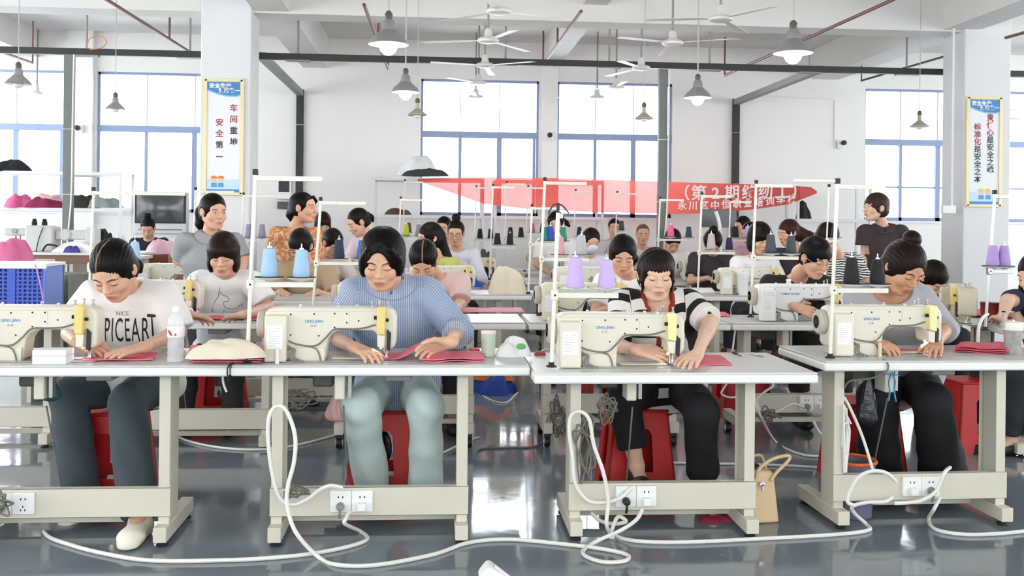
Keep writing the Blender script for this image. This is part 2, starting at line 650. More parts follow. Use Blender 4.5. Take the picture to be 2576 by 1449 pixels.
def make_socket(t, x, y, z, plugs):
    """a twin white wall socket with the plugs that sit in it"""
    sk = MB()
    for s in (-1, 1):
        cx = x + s * 0.0445
        sk.box(cx - 0.044, cx + 0.044, y - 0.016, y, z - 0.045, z + 0.045)
    o = part(sk, 'power_socket', WHITEP, t, 'white twin power socket', bevel=0.004)
    for s in (-1, 1):
        holes = MB()
        cx = x + s * 0.0445
        for d in (-0.009, 0.009):
            holes.box(cx + d - 0.0025, cx + d + 0.0025, y - 0.0165, y - 0.014, z + 0.015, z + 0.023)
        if plugs[0 if s < 0 else 1] is None:
            for dx, dz in ((0, -0.012), (-0.008, -0.026), (0.008, -0.026)):
                holes.box(cx + dx - 0.002, cx + dx + 0.002, y - 0.0165, y - 0.014, z + dz - 0.004, z + dz + 0.004)
        part(holes, 'socket_holes', DARK, o, smooth=False)
    for s, m in zip((-1, 1), plugs):
        if m is None:
            continue
        cx = x + s * 0.0445
        p = MB()
        if m is WHITEP:
            p.box(cx - 0.018, cx + 0.018, y - 0.045, y - 0.014, z - 0.035, z - 0.002)
        else:
            p.lathe([(0.017, 0.0), (0.017, 0.012), (0.013, 0.034), (0.0, 0.036)], 14, 0, Matrix.Translation((cx, y - 0.014, z - 0.018)) @ Matrix.Rotation(math.pi, 4, 'Z'), 'y')
            p.tube([(cx, y - 0.03, z - 0.022), (cx, y - 0.04, z - 0.04), (cx - 0.002, y - 0.03, z - 0.066)], 0.006)
        part(p, 'plug', m, o, bevel=0.004)


# ------------------------------------------------------------------ lockstitch sewing machine seen from behind
LOGO_GREY = mat('logo_grey', '#a9a79f', 0.5)
LED = mat('led', '#ffffff', 0.4, emit=12.0)


def make_machine(label, loc, rz=0.0, words=('LING JIAN', '凌 箭'), body=None, cover=None, group=None, lamp=True):
    body = body or CREAM
    t = thing('sewing_machine', label, 'sewing machine', loc, rz, group)
    b = MB()
    outline = [(0.10, 0.002), (0.275, 0.002), (0.278, 0.06), (0.284, 0.092), (0.297, 0.112), (0.318, 0.125), (0.345, 0.130), (0.465, 0.128), (0.483, 0.120),
               (0.492, 0.10), (0.496, 0.062), (0.512, 0.056), (0.548, 0.052), (0.562, 0.058), (0.567, 0.08), (0.568, 0.185), (0.560, 0.207), (0.546, 0.220),
               (0.525, 0.225), (0.11, 0.227), (0.05, 0.224), (0.03, 0.216), (0.022, 0.20), (0.022, 0.06), (0.03, 0.04), (0.06, 0.03), (0.10, 0.028)]
    b.prism(outline, -0.055, 0.055)
    part(b, 'body', body, t, bevel=0.012, seg=3)
    part(MB().box(0.06, 0.57, -0.09, 0.09, 0.0008, 0.004), 'bed_plate', STEEL, t, 'steel bed plate', bevel=0.001)
    part(MB().box(0.13, 0.272, -0.068, -0.02, 0.002, 0.058).box(0.295, 0.50, -0.03, 0.03, 0.004, 0.010), 'bed', body, t, bevel=0.006)
    # drive housing on the back, with its paper notice
    mc = part(MB().box(0.028, 0.118, -0.108, -0.045, 0.004, 0.196), 'motor_cover', body, t, bevel=0.008, seg=3)
    lb = MB().box(0.039, 0.103, -0.1092, -0.107, 0.058, 0.155)
    lbo = part(lb, 'notice', PAPER, mc, 'white paper notice')
    ln = MB()
    for k in range(7):
        ln.box(0.045, 0.062 + 0.035 * (0.4 + 0.6 * ((k * 37) % 10) / 10), -0.1096, -0.1091, 0.072 + k * 0.0095, 0.0732 + k * 0.0095)
    ln.box(0.05, 0.058, -0.1096, -0.1091, 0.14, 0.1412).box(0.075, 0.095, -0.1096, -0.1091, 0.14, 0.1412)
    part(ln, 'print_lines', LOGO_GREY, mc, smooth=False)
    hw = MB().lathe([(0.016, -0.036), (0.05, -0.034), (0.056, -0.026), (0.056, -0.006), (0.05, 0.0), (0.03, 0.026)], 24, 0, Matrix.Translation((0.02, 0, 0.15)), 'x')
    hw.lathe([(0.012, -0.040), (0.014, -0.037), (0.03, -0.037)], 16, 1, Matrix.Translation((0.02, 0, 0.15)), 'x')
    part(hw, 'handwheel', [mat('wheel_grey', '#c2bdae', 0.4), DARK], t, 'grey handwheel')
    yc = MB()
    yc.prism([(0.487, 0.118), (0.522, 0.112), (0.525, 0.225), (0.519, 0.232), (0.492, 0.232), (0.487, 0.226)], -0.092, -0.05)
    part(yc, 'lever_guard', cover or YELLOW, t, 'yellow take up lever guard', bevel=0.005)
    part(MB().prism([(0.49, 0.062), (0.52, 0.058), (0.522, 0.112), (0.488, 0.116)], -0.078, -0.05), 'presser_lifter', body, t, bevel=0.004)
    part(MB().prism([(0.528, 0.05), (0.542, 0.045), (0.546, 0.12), (0.53, 0.135)], -0.066, -0.05), 'tension_lever', BLACK, t, 'black lever')
    part(MB().tube([(0.475, -0.075, 0.185), (0.488, -0.075, 0.185)], 0.008), 'knob', BLACK, t)
    part(MB().tube([(0.524, -0.07, 0.175), (0.536, -0.07, 0.175)], 0.007), 'knob', BLACK, t)
    part(MB().tube([(0.515, 0, 0.06), (0.515, 0, 0.012)], 0.0035).tube([(0.527, 0.0, 0.06), (0.527, 0.0, 0.03)], 0.004).box(0.508, 0.535, -0.02, 0.008, 0.008, 0.013).box(0.52, 0.53, -0.012, -0.004, 0.012, 0.03), 'presser_foot', CHROME, t, 'steel presser foot')
    dots = MB()
    for x, z in ((0.128, 0.196), (0.225, 0.198), (0.31, 0.2), (0.36, 0.2), (0.36, 0.162), (0.41, 0.17), (0.31, 0.142), (0.128, 0.11), (0.245, 0.107), (0.2, 0.03), (0.265, 0.012)):
        dots.lathe([(0.0038, 0), (0.0038, 0.002), (0, 0.002)], 8, 0, Matrix.Translation((x, -0.054, z)) @ Matrix.Rotation(math.pi, 4, 'Z'), 'y')
    part(dots, 'screws', DARK, t)
    seam = MB().box(0.03, 0.48, -0.0557, -0.054, 0.2085, 0.2095).box(0.37, 0.371, -0.0557, -0.054, 0.15, 0.2085)
    part(seam, 'panel_seam', LOGO_GREY, t, smooth=False)
    for x, y, hh in ((0.32, 0.02, 0.014), (0.4, -0.02, 0.012), (0.46, 0.0, 0.024), (0.49, 0.02, 0.03), (0.53, 0.01, 0.026), (0.16, 0.02, 0.01)):
        part(MB().lathe([(0.008, 0), (0.008, 0.006), (0.004, 0.008), (0.004, hh - 0.006), (0.007, hh - 0.004), (0.007, hh)], 10, 0, Matrix.Translation((x, y, 0.224))), 'thread_guide', CHROME, t)
    cbl = MB()
    cbl.tube(smooth_path([(0.12, -0.062, 0.086), (0.15, -0.064, 0.074), (0.2, -0.07, 0.066), (0.24, -0.068, 0.07), (0.275, -0.064, 0.10), (0.31, -0.06, 0.134), (0.37, -0.06, 0.136), (0.43, -0.06, 0.14), (0.48, -0.062, 0.155)]), 0.0035)
    cbl.tube(smooth_path([(0.20, -0.07, 0.066), (0.235, -0.073, 0.055), (0.25, -0.073, 0.03), (0.255, -0.073, 0.006)]), 0.003)
    for k in range(3):
        cbl.tube(smooth_path([(0.118, -0.08, 0.07 - 0.01 * k), (0.138 + 0.006 * k, -0.085, 0.055), (0.132 + 0.01 * k, -0.09, 0.02), (0.15 + 0.02 * k, -0.095, 0.004)]), 0.0028)
    part(cbl, 'wiring', GREYCABLE, t, 'grey wiring along the arm')
    if words:
        lg = MB()
        letters(lg, words[0], 0.017, Matrix.Translation((0.225, -0.0556, 0.167)), 0, bold=0.0003)
        part(lg, 'logo', BLUEINK, t, 'pale blue lettering', smooth=False)
        if words[1]:
            l2 = MB()
            letters(l2, words[1], 0.011, Matrix.Translation((0.222, -0.0556, 0.147)), 0)
            part(l2, 'logo_characters', LOGO_GREY, t, smooth=False)
    if lamp:
        ld = part(MB().box(0.498, 0.506, -0.03, -0.02, 0.05, 0.058), 'work_lamp', LED, t, smooth=False)
        d = bpy.data.lights.new('work_lamp_light', 'SPOT')
        d.color = (0.94, 0.96, 1.0)
        d.energy, d.spot_size, d.spot_blend, d.shadow_soft_size = 0.9, math.radians(95), 0.6, 0.01
        lo = bpy.data.objects.new('work_lamp_light', d)
        COL.objects.link(lo)
        lo.parent = t
        lo.location = (0.497, -0.045, 0.075)
        lo.rotation_euler = (math.radians(-10), 0, 0)
    return t


# ------------------------------------------------------------------ thread stand and cones
STAND = mat('stand_paint', '#e9e6da', 0.4, vary=0.03)


def make_stand(label, loc, H=0.80, lean=0.026, bar_z=0.335, arm=0.25, rz=0.0, group=None, color=None, arm2=False, discs=(0.085, 0.235), r=0.0085, disc_white=False, hook=False, knob=True):
    t = thing('thread_stand', label, 'thread stand', loc, rz, group)
    m = color or STAND
    part(MB().lathe([(0.022, 0), (0.022, 0.005), (0.012, 0.009), (0.012, 0.02)], 14), 'base', DARK, t)
    X = lambda z: lean * z / 0.8
    part(MB().tube([(0, 0, 0.005), (X(H), 0, H)], r, 10), 'pole', m, t)
    x, z = X(bar_z), bar_z
    part(MB().box(x - 0.014, x + 0.014, -0.016, 0.012, z - 0.02, z + 0.02).box(x - 0.004, x + 0.004, -0.02, -0.014, z - 0.004, z + 0.004, 1), 'clamp', [m, DARK], t, bevel=0.003)
    part(MB().box(x + 0.008, x + discs[-1] + 0.05, -0.006, 0.006, z - 0.012, z + 0.010), 'spool_bar', m, t, bevel=0.002)
    for k, dx in enumerate(discs):
        d = MB()
        M = Matrix.Translation((x + dx, 0.0, z + 0.014))
        if disc_white:
            d.lathe([(0.008, 0.0), (0.05, 0.012), (0.052, 0.014), (0.048, 0.016), (0.01, 0.008)], 24, 0, M)
        else:
            d.lathe([(0.006, -0.002), (0.056, 0.010), (0.060, 0.013), (0.058, 0.0145), (0.0, 0.013)], 24, 0, M)
            d.lathe([(0.0, 0.0148), (0.059, 0.0148), (0.060, 0.018), (0.0, 0.018)], 24, 1, M)
        d.tube([M @ Vector((0, 0, -0.02)), M @ Vector((0, 0, 0.15))], 0.003, 8, 2)
        part(d, 'spool_plate', [WHITEP, DARK, STEEL], t, 'cone plate with foam pad')
    x, z = X(H - 0.012), H - 0.012
    part(MB().box(x - 0.004, x + arm, -0.008, 0.008, z - 0.011, z + 0.009).box(x + arm * 0.35, x + arm * 0.35 + 0.008, -0.0095, -0.007, z - 0.004, z + 0.004, 1), 'guide_arm', [m, STEEL], t, bevel=0.002)
    if arm2:
        part(MB().box(x - 0.20, x + 0.01, -0.006, 0.006, z + 0.016, z + 0.032), 'back_arm', m, t, bevel=0.002)
    if knob:
        part(MB().box(x - 0.011, x + 0.011, -0.011, 0.011, H, H + 0.024), 'pole_cap', BLACK, t, bevel=0.003)
    if hook:
        part(MB().tube(smooth_path([(x - 0.04, 0, H - 0.005), (x - 0.02, 0, H + 0.03), (x, 0, H + 0.034), (x + 0.02, 0, H + 0.028), (x + 0.045, 0, H - 0.002)]), 0.003, 6).box(x - 0.006, x + 0.006, -0.005, 0.005, H, H + 0.04), 'wire_hook', BLACK, t)
    t['bar'] = [X(bar_z), bar_z]
    return t


def disc_point(stand, dx):
    x, z = stand['bar'][0], stand['bar'][1]
    return stand.matrix_basis @ Vector((x + dx, 0, z + 0.0325))


CONE_MATS = {}


def make_cone(label, loc, color, r0=0.036, r1=0.024, h=0.117, group=None, tip=WHITEP, tilt=0.0, dome=False):
    key = color
    if key not in CONE_MATS:
        m = mat('thread_' + color.strip('#'), color, 0.75, vary=0.06, scale=6, bump=0.25, bscale=90, stretch=(1, 1, 14))
        CONE_MATS[key] = m
    o_m = CONE_MATS[key]
    t = thing('thread_cone', label, 'thread cone', loc, 0, group)
    if tilt:
        t.rotation_euler = (0, tilt, 0)
    b = MB()
    if dome:
        b.lathe([(r0 * 0.8, 0.0), (r0, 0.006), (r0 * 0.98, h * 0.55), (r1 * 1.08, h * 0.9), (r1 * 0.5, h), (0.0, h)], 20)
    else:
        b.lathe([(r0 * 0.9, 0.0), (r0, 0.008), (r0 * 0.985, 0.02), (r1 * 1.03, h - 0.01), (r1 * 0.95, h - 0.003), (r1 * 0.6, h), (0.0, h)], 24)
    part(b, 'thread', o_m, t)
    part(MB().lathe([(r1 * 0.42, h - 0.002), (r1 * 0.36, h + 0.006), (0.0025, h + 0.008), (0.0022, h + 0.024), (0, h + 0.025)], 12), 'cone_core', tip, t)
    return t


# ------------------------------------------------------------------ red plastic stool
def make_stool(label, loc, h=0.425, rz=0.0, group=None):
    t = thing('stool', label, 'stool', loc, rz, group)
    at_, ab = 0.135, 0.178
    b = MB()

    def half(z):
        return ab + (at_ - ab) * z / h
    th = 0.010
    for q in range(4):
        R = Matrix.Rotation(q * math.pi / 2, 4, 'Z')

        def P(u, z, off=0.0):
            hh = half(z)
            return R @ Vector((u * hh, -hh + off, z))

        def quad(u0, u1, z0, z1, w0=None, w1=None):
            w0 = u0 if w0 is None else w0
            w1 = u1 if w1 is None else w1
            vs = [P(u0, z0), P(u1, z0), P(w1, z1), P(w0, z1), P(u0, z0, th), P(u1, z0, th), P(w1, z1, th), P(w0, z1, th)]
            b.add(vs, [(0, 1, 2, 3), (7, 6, 5, 4), (0, 4, 5, 1), (1, 5, 6, 2), (2, 6, 7, 3), (3, 7, 4, 0)])
        quad(-1, -0.50, 0.0, 0.06, -1, -0.42)
        quad(0.50, 1, 0.0, 0.06, 0.42, 1)
        quad(-1, 1, 0.06, 0.12)
        quad(-1, -0.36, 0.12, 0.30)
        quad(0.36, 1, 0.12, 0.30)
        quad(-1, -0.36, 0.30, 0.33, -1, -0.25)
        quad(0.36, 1, 0.30, 0.33, 0.25, 1)
        quad(-1, 1, 0.33, h - 0.004)
    part(b, 'side_panels', RED, t)
    s = MB().box(-at_ - 0.006, at_ + 0.006, -at_ - 0.006, at_ + 0.006, h - 0.016, h)
    part(s, 'seat', RED, t, bevel=0.007)
    return t


# ------------------------------------------------------------------ pendant lamps, fans
SHADE = mat('lamp_shade', '#a9a8a6', 0.35, 0.6, vary=0.05)
SHADE2 = mat('lamp_shade_beige', '#b5ab97', 0.5, 0.1, vary=0.05)
SHADE_IN = mat('shade_lining', '#f5f3ee', 0.5)
BULB = mat('bulb_lit', '#ffffff', 0.4, emit=9.0)
BULB_OFF = mat('bulb_off', '#e9e7e0', 0.3)


def make_lamp(label, rim, dia=0.24, lit=True, beige=False, group=None):
    t = thing('pendant_lamp', label, 'lamp', (rim.x, rim.y, rim.z), 0, group)
    R = dia / 2
    h = dia * (0.62 if not beige else 0.62)
    part(MB().tube([(0, 0, h + 0.05), (0, 0, ZC - rim.z)], 0.006 if lit else 0.004, 6), 'cord', mat('cord_grey', '#b8b6b2', 0.6), t)
    part(MB().lathe([(0.02, h), (0.024, h + 0.01), (0.024, h + 0.035), (0.012, h + 0.052), (0.0, h + 0.054)], 14), 'socket', DGREY, t, 'dark lamp socket')
    sh = MB()
    prof = [(R, 0.0), (R * 0.96, 0.008), (R * 0.8, h * 0.25), (R * 0.52, h * 0.45), (R * 0.36, h * 0.58), (R * 0.30, h * 0.9), (0.024, h)]
    if beige:
        prof = [(R, 0.0), (R * 0.97, 0.01), (R * 0.6, h * 0.3), (R * 0.32, h * 0.5), (R * 0.24, h * 0.55), (R * 0.2, h * 0.9), (0.018, h)]
    sh.lathe(prof + [(a - 0.003, b - 0.002) for a, b in reversed(prof)], 32)
    part(sh, 'shade', SHADE2 if beige else SHADE, t)
    bb = MB().ball((0, 0, 0.0), dia * (0.24 if lit else 0.2), 14, 0, (1, 1, 1.15 if lit else 0.8))
    part(bb, 'bulb', BULB if lit else BULB_OFF, t)
    if lit:
        d = bpy.data.lights.new('bulb_light', 'POINT')
        d.energy, d.shadow_soft_size, d.color = 22, 0.07, (1.0, 0.98, 0.95)
        lo = bpy.data.objects.new('bulb_light', d)
        COL.objects.link(lo)
        lo.parent = t
        lo.location = (0, 0, -0.11)
    return t


FANM = mat('fan_enamel', '#dedcd6', 0.4, vary=0.04)


def make_fan(label, loc, rz, group):
    t = thing('ceiling_fan', label, 'ceiling fan', loc, rz, group)
    part(MB().lathe([(0.0, -0.012), (0.06, -0.01), (0.095, 0.0), (0.104, 0.018), (0.09, 0.035), (0.05, 0.045), (0.04, 0.06), (0.034, 0.11), (0.02, 0.13), (0, 0.13)], 24), 'motor', FANM, t)
    part(MB().tube([(0, 0, 0.12), (0, 0, ZC - loc[2])], 0.011, 8), 'rod', mat('rod_grey', '#8f8d8a', 0.5), t)
    for k in range(3):
        R = Matrix.Rotation(k * 2 * math.pi / 3, 4, 'Z') @ Matrix.Rotation(math.radians(3), 4, 'X')
        bl = MB().box(0.08, 0.16, -0.018, 0.018, 0.012, 0.016, 0, R)
        bl.add([R @ Vector(p) for p in ((0.15, -0.026, 0.012), (0.62, -0.045, 0.0), (0.64, 0.035, 0.0), (0.15, 0.03, 0.012), (0.15, -0.026, 0.015), (0.62, -0.045, 0.003), (0.64, 0.035, 0.003), (0.15, 0.03, 0.015))],
               [(3, 2, 1, 0), (4, 5, 6, 7), (0, 1, 5, 4), (1, 2, 6, 5), (2, 3, 7, 6), (3, 0, 4, 7)])
        part(bl, 'blade', FANM, t)
    return t

# ------------------------------------------------------------------ front row of tables
TZ = 0.76
T1 = make_table('front row sewing table at the left edge, mostly cut by the frame', (-1.43, 4.095, 0), socket=(-0.215, (GREYP, None)), legdx=-0.06, over=0.07)
T2 = make_table('front row sewing table of the woman in the striped blue shirt', (-0.205, 4.10, 0), socket=(-0.075, (GREYP, WHITEP)), legdx=-0.05, over=0.045)
T3 = make_table('front row sewing table of the woman in the banded jumper', (1.0, 3.985, 0), h=0.745, w=1.18, depth=0.64, socket=(-0.12, (BLACK, WHITEP)), legdx=0.0, over=0.19, leghalf=0.382,
                top=mat('laminate_white', '#dcdcdb', 0.25, vary=0.03))
T4 = make_table('front row sewing table of the woman with the hair bun', (2.32, 4.235, 0), w=1.22, socket=(-0.005, (WHITEP, GREYP)), legdx=-0.105, over=0.055, rz=math.radians(1.5))
M1 = make_machine('cream sewing machine cut by the left edge of the frame', (at(198, 800, 4.18).x - 0.506, 4.27, TZ))
M2 = make_machine('cream sewing machine before the woman in the striped blue shirt', (-0.72, 4.27, TZ))
M3 = make_machine('cream sewing machine before the woman in the banded jumper', (0.50, 4.20, 0.745), cover=mat('lemon_cover', '#efe8a6', 0.45))
M4 = make_machine('cream sewing machine before the woman with the hair bun', (1.775, 4.45, TZ), cover=mat('lemon_cover', '#efe8a6', 0.45), rz=math.radians(2))

# ------------------------------------------------------------------ figures: a smooth-union distance field turned into one skin
def V3(*a):
    return np.array(a, dtype=np.float64)


def unit(v):
    return v / (np.linalg.norm(v) + 1e-12)


def smin(a, b, k):
    h = np.clip(0.5 + 0.5 * (a - b) / k, 0, 1)
    return a + (b - a) * h - k * h * (1 - h)


class Field:
    def __init__(self, lo, hi, h):
        self.lo, self.h = np.array(lo, float), h
        self.n = np.maximum(4, np.ceil((np.array(hi) - self.lo) / h).astype(int) + 1)
        self.g = np.full(self.n, 0.2, np.float32)

    def window(self, lo, hi, pad):
        a = np.clip(np.floor((np.array(lo) - pad - self.lo) / self.h).astype(int), 0, self.n - 1)
        b = np.clip(np.ceil((np.array(hi) + pad - self.lo) / self.h).astype(int) + 1, a + 1, self.n)
        sl = tuple(slice(i, j) for i, j in zip(a, b))
        ax = [(self.lo[i] + self.h * np.arange(a[i], b[i])).astype(np.float32) for i in range(3)]
        return sl, (ax[0][:, None, None], ax[1][None, :, None], ax[2][None, None, :])

    def put(self, sl, d, k, sub=False):
        g = self.g[sl]
        if sub:
            self.g[sl] = -smin(-g, d, k) if k > 0 else np.maximum(g, -d)
        else:
            self.g[sl] = smin(g, d, k) if k > 0 else np.minimum(g, d)

    def cone(self, a, b, ra, rb, k=0.01, sub=False):
        a, b = np.array(a, float), np.array(b, float)
        R = max(ra, rb)
        sl, (X, Y, Z) = self.window(np.minimum(a, b) - R, np.maximum(a, b) + R, k + 2.5 * self.h)
        ab = b - a
        L2 = float(ab @ ab) + 1e-12
        x, y, z = X - a[0], Y - a[1], Z - a[2]
        t = np.clip((x * ab[0] + y * ab[1] + z * ab[2]) / L2, 0, 1)
        d = np.sqrt((x - t * ab[0]) ** 2 + (y - t * ab[1]) ** 2 + (z - t * ab[2]) ** 2) - (ra + (rb - ra) * t)
        self.put(sl, d, k, sub)

    def chain(self, pts, radii, k=0.01, sub=False):
        for i in range(len(pts) - 1):
            self.cone(pts[i], pts[i + 1], radii[i], radii[i + 1], k, sub)

    def egg(self, c, r, R=None, k=0.01, sub=False, cut=None):
        """an ellipsoid; cut: (point, normal) keeps only the side the normal points away from"""
        c, r = np.array(c, float), np.array(r, float)
        R = np.eye(3) if R is None else R
        e = np.sqrt(((R * r[None, :]) ** 2).sum(1))
        sl, (X, Y, Z) = self.window(c - e, c + e, k + 2.5 * self.h)
        x, y, z = X - c[0], Y - c[1], Z - c[2]
        q = [R[0, i] * x + R[1, i] * y + R[2, i] * z for i in range(3)]
        k0 = np.sqrt((q[0] / r[0]) ** 2 + (q[1] / r[1]) ** 2 + (q[2] / r[2]) ** 2)
        k1 = np.sqrt((q[0] / r[0] ** 2) ** 2 + (q[1] / r[1] ** 2) ** 2 + (q[2] / r[2] ** 2) ** 2) + 1e-9
        d = k0 * (k0 - 1.0) / k1
        if cut is not None:
            for p, n in cut:
                d = np.maximum(d, (X - p[0]) * n[0] + (Y - p[1]) * n[1] + (Z - p[2]) * n[2])
        self.put(sl, d, k, sub)

    def loft(self, pts, ws, ds, xd, k=0.03, extra=0.0):
        """oval sections of half width ws and half depth ds along pts"""
        xd = unit(np.array(xd, float))
        for i in range(len(pts) - 1):
            a, b = np.array(pts[i], float), np.array(pts[i + 1], float)
            R = max(ws[i], ws[i + 1], ds[i], ds[i + 1]) + extra
            sl, (X, Y, Z) = self.window(np.minimum(a, b) - R, np.maximum(a, b) + R, k + 2.5 * self.h)
            ab = b - a
            L2 = float(ab @ ab) + 1e-12
            x, y, z = X - a[0], Y - a[1], Z - a[2]
            t = np.clip((x * ab[0] + y * ab[1] + z * ab[2]) / L2, 0, 1)
            w = ws[i] + (ws[i + 1] - ws[i]) * t + extra
            dd = ds[i] + (ds[i + 1] - ds[i]) * t + extra
            ax = unit(ab)
            fd = unit(np.cross(ax, xd))
            qx, qy, qz = x - t * ab[0], y - t * ab[1], z - t * ab[2]
            la = qx * xd[0] + qy * xd[1] + qz * xd[2]
            fr = qx * fd[0] + qy * fd[1] + qz * fd[2]
            al = qx * ax[0] + qy * ax[1] + qz * ax[2]
            m = np.minimum(w, dd)
            d = (np.sqrt((la / w) ** 2 + (fr / dd) ** 2 + (al / m) ** 2) - 1.0) * m
            self.put(sl, d, k)

    def half(self, p, n, lo, hi, k=0.004):
        """takes away the half-space the normal points into, inside the box lo..hi"""
        sl, (X, Y, Z) = self.window(lo, hi, 0)
        d = -((X - p[0]) * n[0] + (Y - p[1]) * n[1] + (Z - p[2]) * n[2])
        self.put(sl, d, k, True)

    def folds(self, amp, f=(30, 17, 40), ph=0.0, warp=2.0):
        X = self.lo[0] + self.h * np.arange(self.n[0])[:, None, None]
        Y = self.lo[1] + self.h * np.arange(self.n[1])[None, :, None]
        Z = self.lo[2] + self.h * np.arange(self.n[2])[None, None, :]
        X, Y, Z = X.astype(np.float32), Y.astype(np.float32), Z.astype(np.float32)
        s = np.sin(f[0] * X + f[1] * Z * 0.5 + warp * np.sin(f[2] * 0.35 * Z + ph) + ph) * np.sin(f[2] * Z * 0.6 + f[1] * X + warp * np.sin(f[0] * 0.5 * Y + ph * 2)) + 0.5 * np.sin(f[0] * 1.7 * (X + 0.4 * Z) + f[1] * Y + ph)
        self.g += amp * s.astype(np.float32)

    def sample(self, p):
        q = (np.array(p, float) - self.lo) / self.h
        i = np.clip(np.floor(q).astype(int), 0, self.n - 2)
        f = np.clip(q - i, 0, 1)
        c = self.g[i[0]:i[0] + 2, i[1]:i[1] + 2, i[2]:i[2] + 2]
        c = c[0] * (1 - f[0]) + c[1] * f[0]
        c = c[0] * (1 - f[1]) + c[1] * f[1]
        return float(c[0] * (1 - f[2]) + c[1] * f[2])

    def net(self):
        """surface nets: vertices and quads of the zero surface"""
        g = self.g
        s = g < 0
        S = [s[i:s.shape[0] - 1 + i, j:s.shape[1] - 1 + j, k:s.shape[2] - 1 + k] for i in (0, 1) for j in (0, 1) for k in (0, 1)]
        allin = S[0].copy()
        anyin = S[0].copy()
        for q in S[1:]:
            allin &= q
            anyin |= q
        act = anyin & ~allin
        I, J, K = np.nonzero(act)
        if not len(I):
            return np.zeros((0, 3)), np.zeros((0, 4), int)
        idx = np.full(act.shape, -1, np.int32)
        idx[I, J, K] = np.arange(len(I))
        cv = np.stack([g[I + i, J + j, K + k] for i in (0, 1) for j in (0, 1) for k in (0, 1)], 1)
        co = np.array([(i, j, k) for i in (0, 1) for j in (0, 1) for k in (0, 1)], float)
        acc = np.zeros((len(I), 3))
        cnt = np.zeros(len(I))
        for a in range(8):
            for b in range(a + 1, 8):
                if np.abs(co[a] - co[b]).sum() != 1:
                    continue
                va, vb = cv[:, a], cv[:, b]
                m = (va < 0) != (vb < 0)
                t = np.where(m, va / np.where(m, va - vb, 1), 0)
                acc += m[:, None] * (co[a] + t[:, None] * (co[b] - co[a]))
                cnt += m
        v = (np.stack([I, J, K], 1) + acc / cnt[:, None]) * self.h + self.lo
        quads = []
        for ax in range(3):
            u, w = (ax + 1) % 3, (ax + 2) % 3
            sa = [slice(None)] * 3
            sb = [slice(None)] * 3
            sa[ax], sb[ax] = slice(0, -1), slice(1, None)
            A, B = s[tuple(sa)], s[tuple(sb)]
            ch = A != B
            P = np.stack(np.nonzero(ch), 1)
            P = P[(P[:, u] > 0) & (P[:, w] > 0) & (P[:, u] < g.shape[u] - 1) & (P[:, w] < g.shape[w] - 1)]
            inside = A[P[:, 0], P[:, 1], P[:, 2]]
            du, dw = np.zeros(3, int), np.zeros(3, int)
            du[u], dw[w] = 1, 1
            q = np.stack([idx[tuple((P - du - dw).T)], idx[tuple((P - dw).T)], idx[tuple(P.T)], idx[tuple((P - du).T)]], 1)
            q = np.where(inside[:, None], q, q[:, ::-1])
            quads.append(q)
        q = np.concatenate(quads)
        return v, q[(q >= 0).all(1)]


def net_object(name, field, mats, parent, off, attrs=None):
    v, q = field.net()
    me = bpy.data.meshes.new(name)
    me.vertices.add(len(v))
    me.vertices.foreach_set('co', (v - off).astype(np.float32).ravel())
    me.loops.add(len(q) * 4)
    me.loops.foreach_set('vertex_index', q.astype(np.int32).ravel())
    me.polygons.add(len(q))
    me.polygons.foreach_set('loop_start', np.arange(len(q), dtype=np.int32) * 4)
    me.polygons.foreach_set('use_smooth', np.ones(len(q), bool))
    me.update(calc_edges=True)
    me.validate()
    for m in mats if isinstance(mats, (list, tuple)) else [mats]:
        me.materials.append(m)
    for nm, fn in (attrs or {}).items():
        a = me.attributes.new(nm, 'FLOAT', 'POINT')
        a.data.foreach_set('value', fn(v).astype(np.float32))
    o = bpy.data.objects.new(name, me)
    COL.objects.link(o)
    o.parent = parent
    return o


SKINS = {}


def skin_mat(color='#dcab8c'):
    if color not in SKINS:
        c_ = hexc(color)
        g_ = sum(c_[:3]) / 3
        c_ = tuple(min(1, (x * 0.86 + g_ * 0.14) * 1.08) for x in c_[:3]) + (1,)
        m = mat('skin_' + color.strip('#'), c_, 0.48, vary=0.05, scale=25, bump=0.04, bscale=400, spec=0.35)
        mix_color(m, math_node(m.node_tree, 'MULTIPLY', attr_mask(m, 'lip'), 0.75), '#a8544c')
        SKINS[color] = m
    return SKINS[color]


HAIRS = {}


def hair_mat(color='#16110f'):
    if color not in HAIRS:
        m = mat('hair_' + color.strip('#'), color, 0.42, vary=0.4, scale=70, bump=0.35, bscale=140, stretch=(1.0, 0.5, 0.2), spec=0.13)
        mix_color(m, attr_mask(m, 'parting'), '#b98f76')
        HAIRS[color] = m
    return HAIRS[color]


def rot(yaw=0, pitch=0, roll=0):
    """yaw turns to the picture's right, pitch looks down, roll tips to the picture's right"""
    return np.array((Matrix.Rotation(yaw, 3, 'Z') @ Matrix.Rotation(pitch, 3, 'X') @ Matrix.Rotation(roll, 3, 'Y')))


def bend(S, W, a, b, pole):
    """the elbow or knee between S and W"""
    d = W - S
    L = np.linalg.norm(d)
    if L > (a + b) * 0.995:
        f = L / ((a + b) * 0.995)
        a, b = a * f, b * f
    u = d / L
    x = (a * a - b * b + L * L) / (2 * L)
    h = math.sqrt(max(a * a - x * x, 0))
    p = pole - u * (pole @ u)
    return S + u * x + unit(p) * h


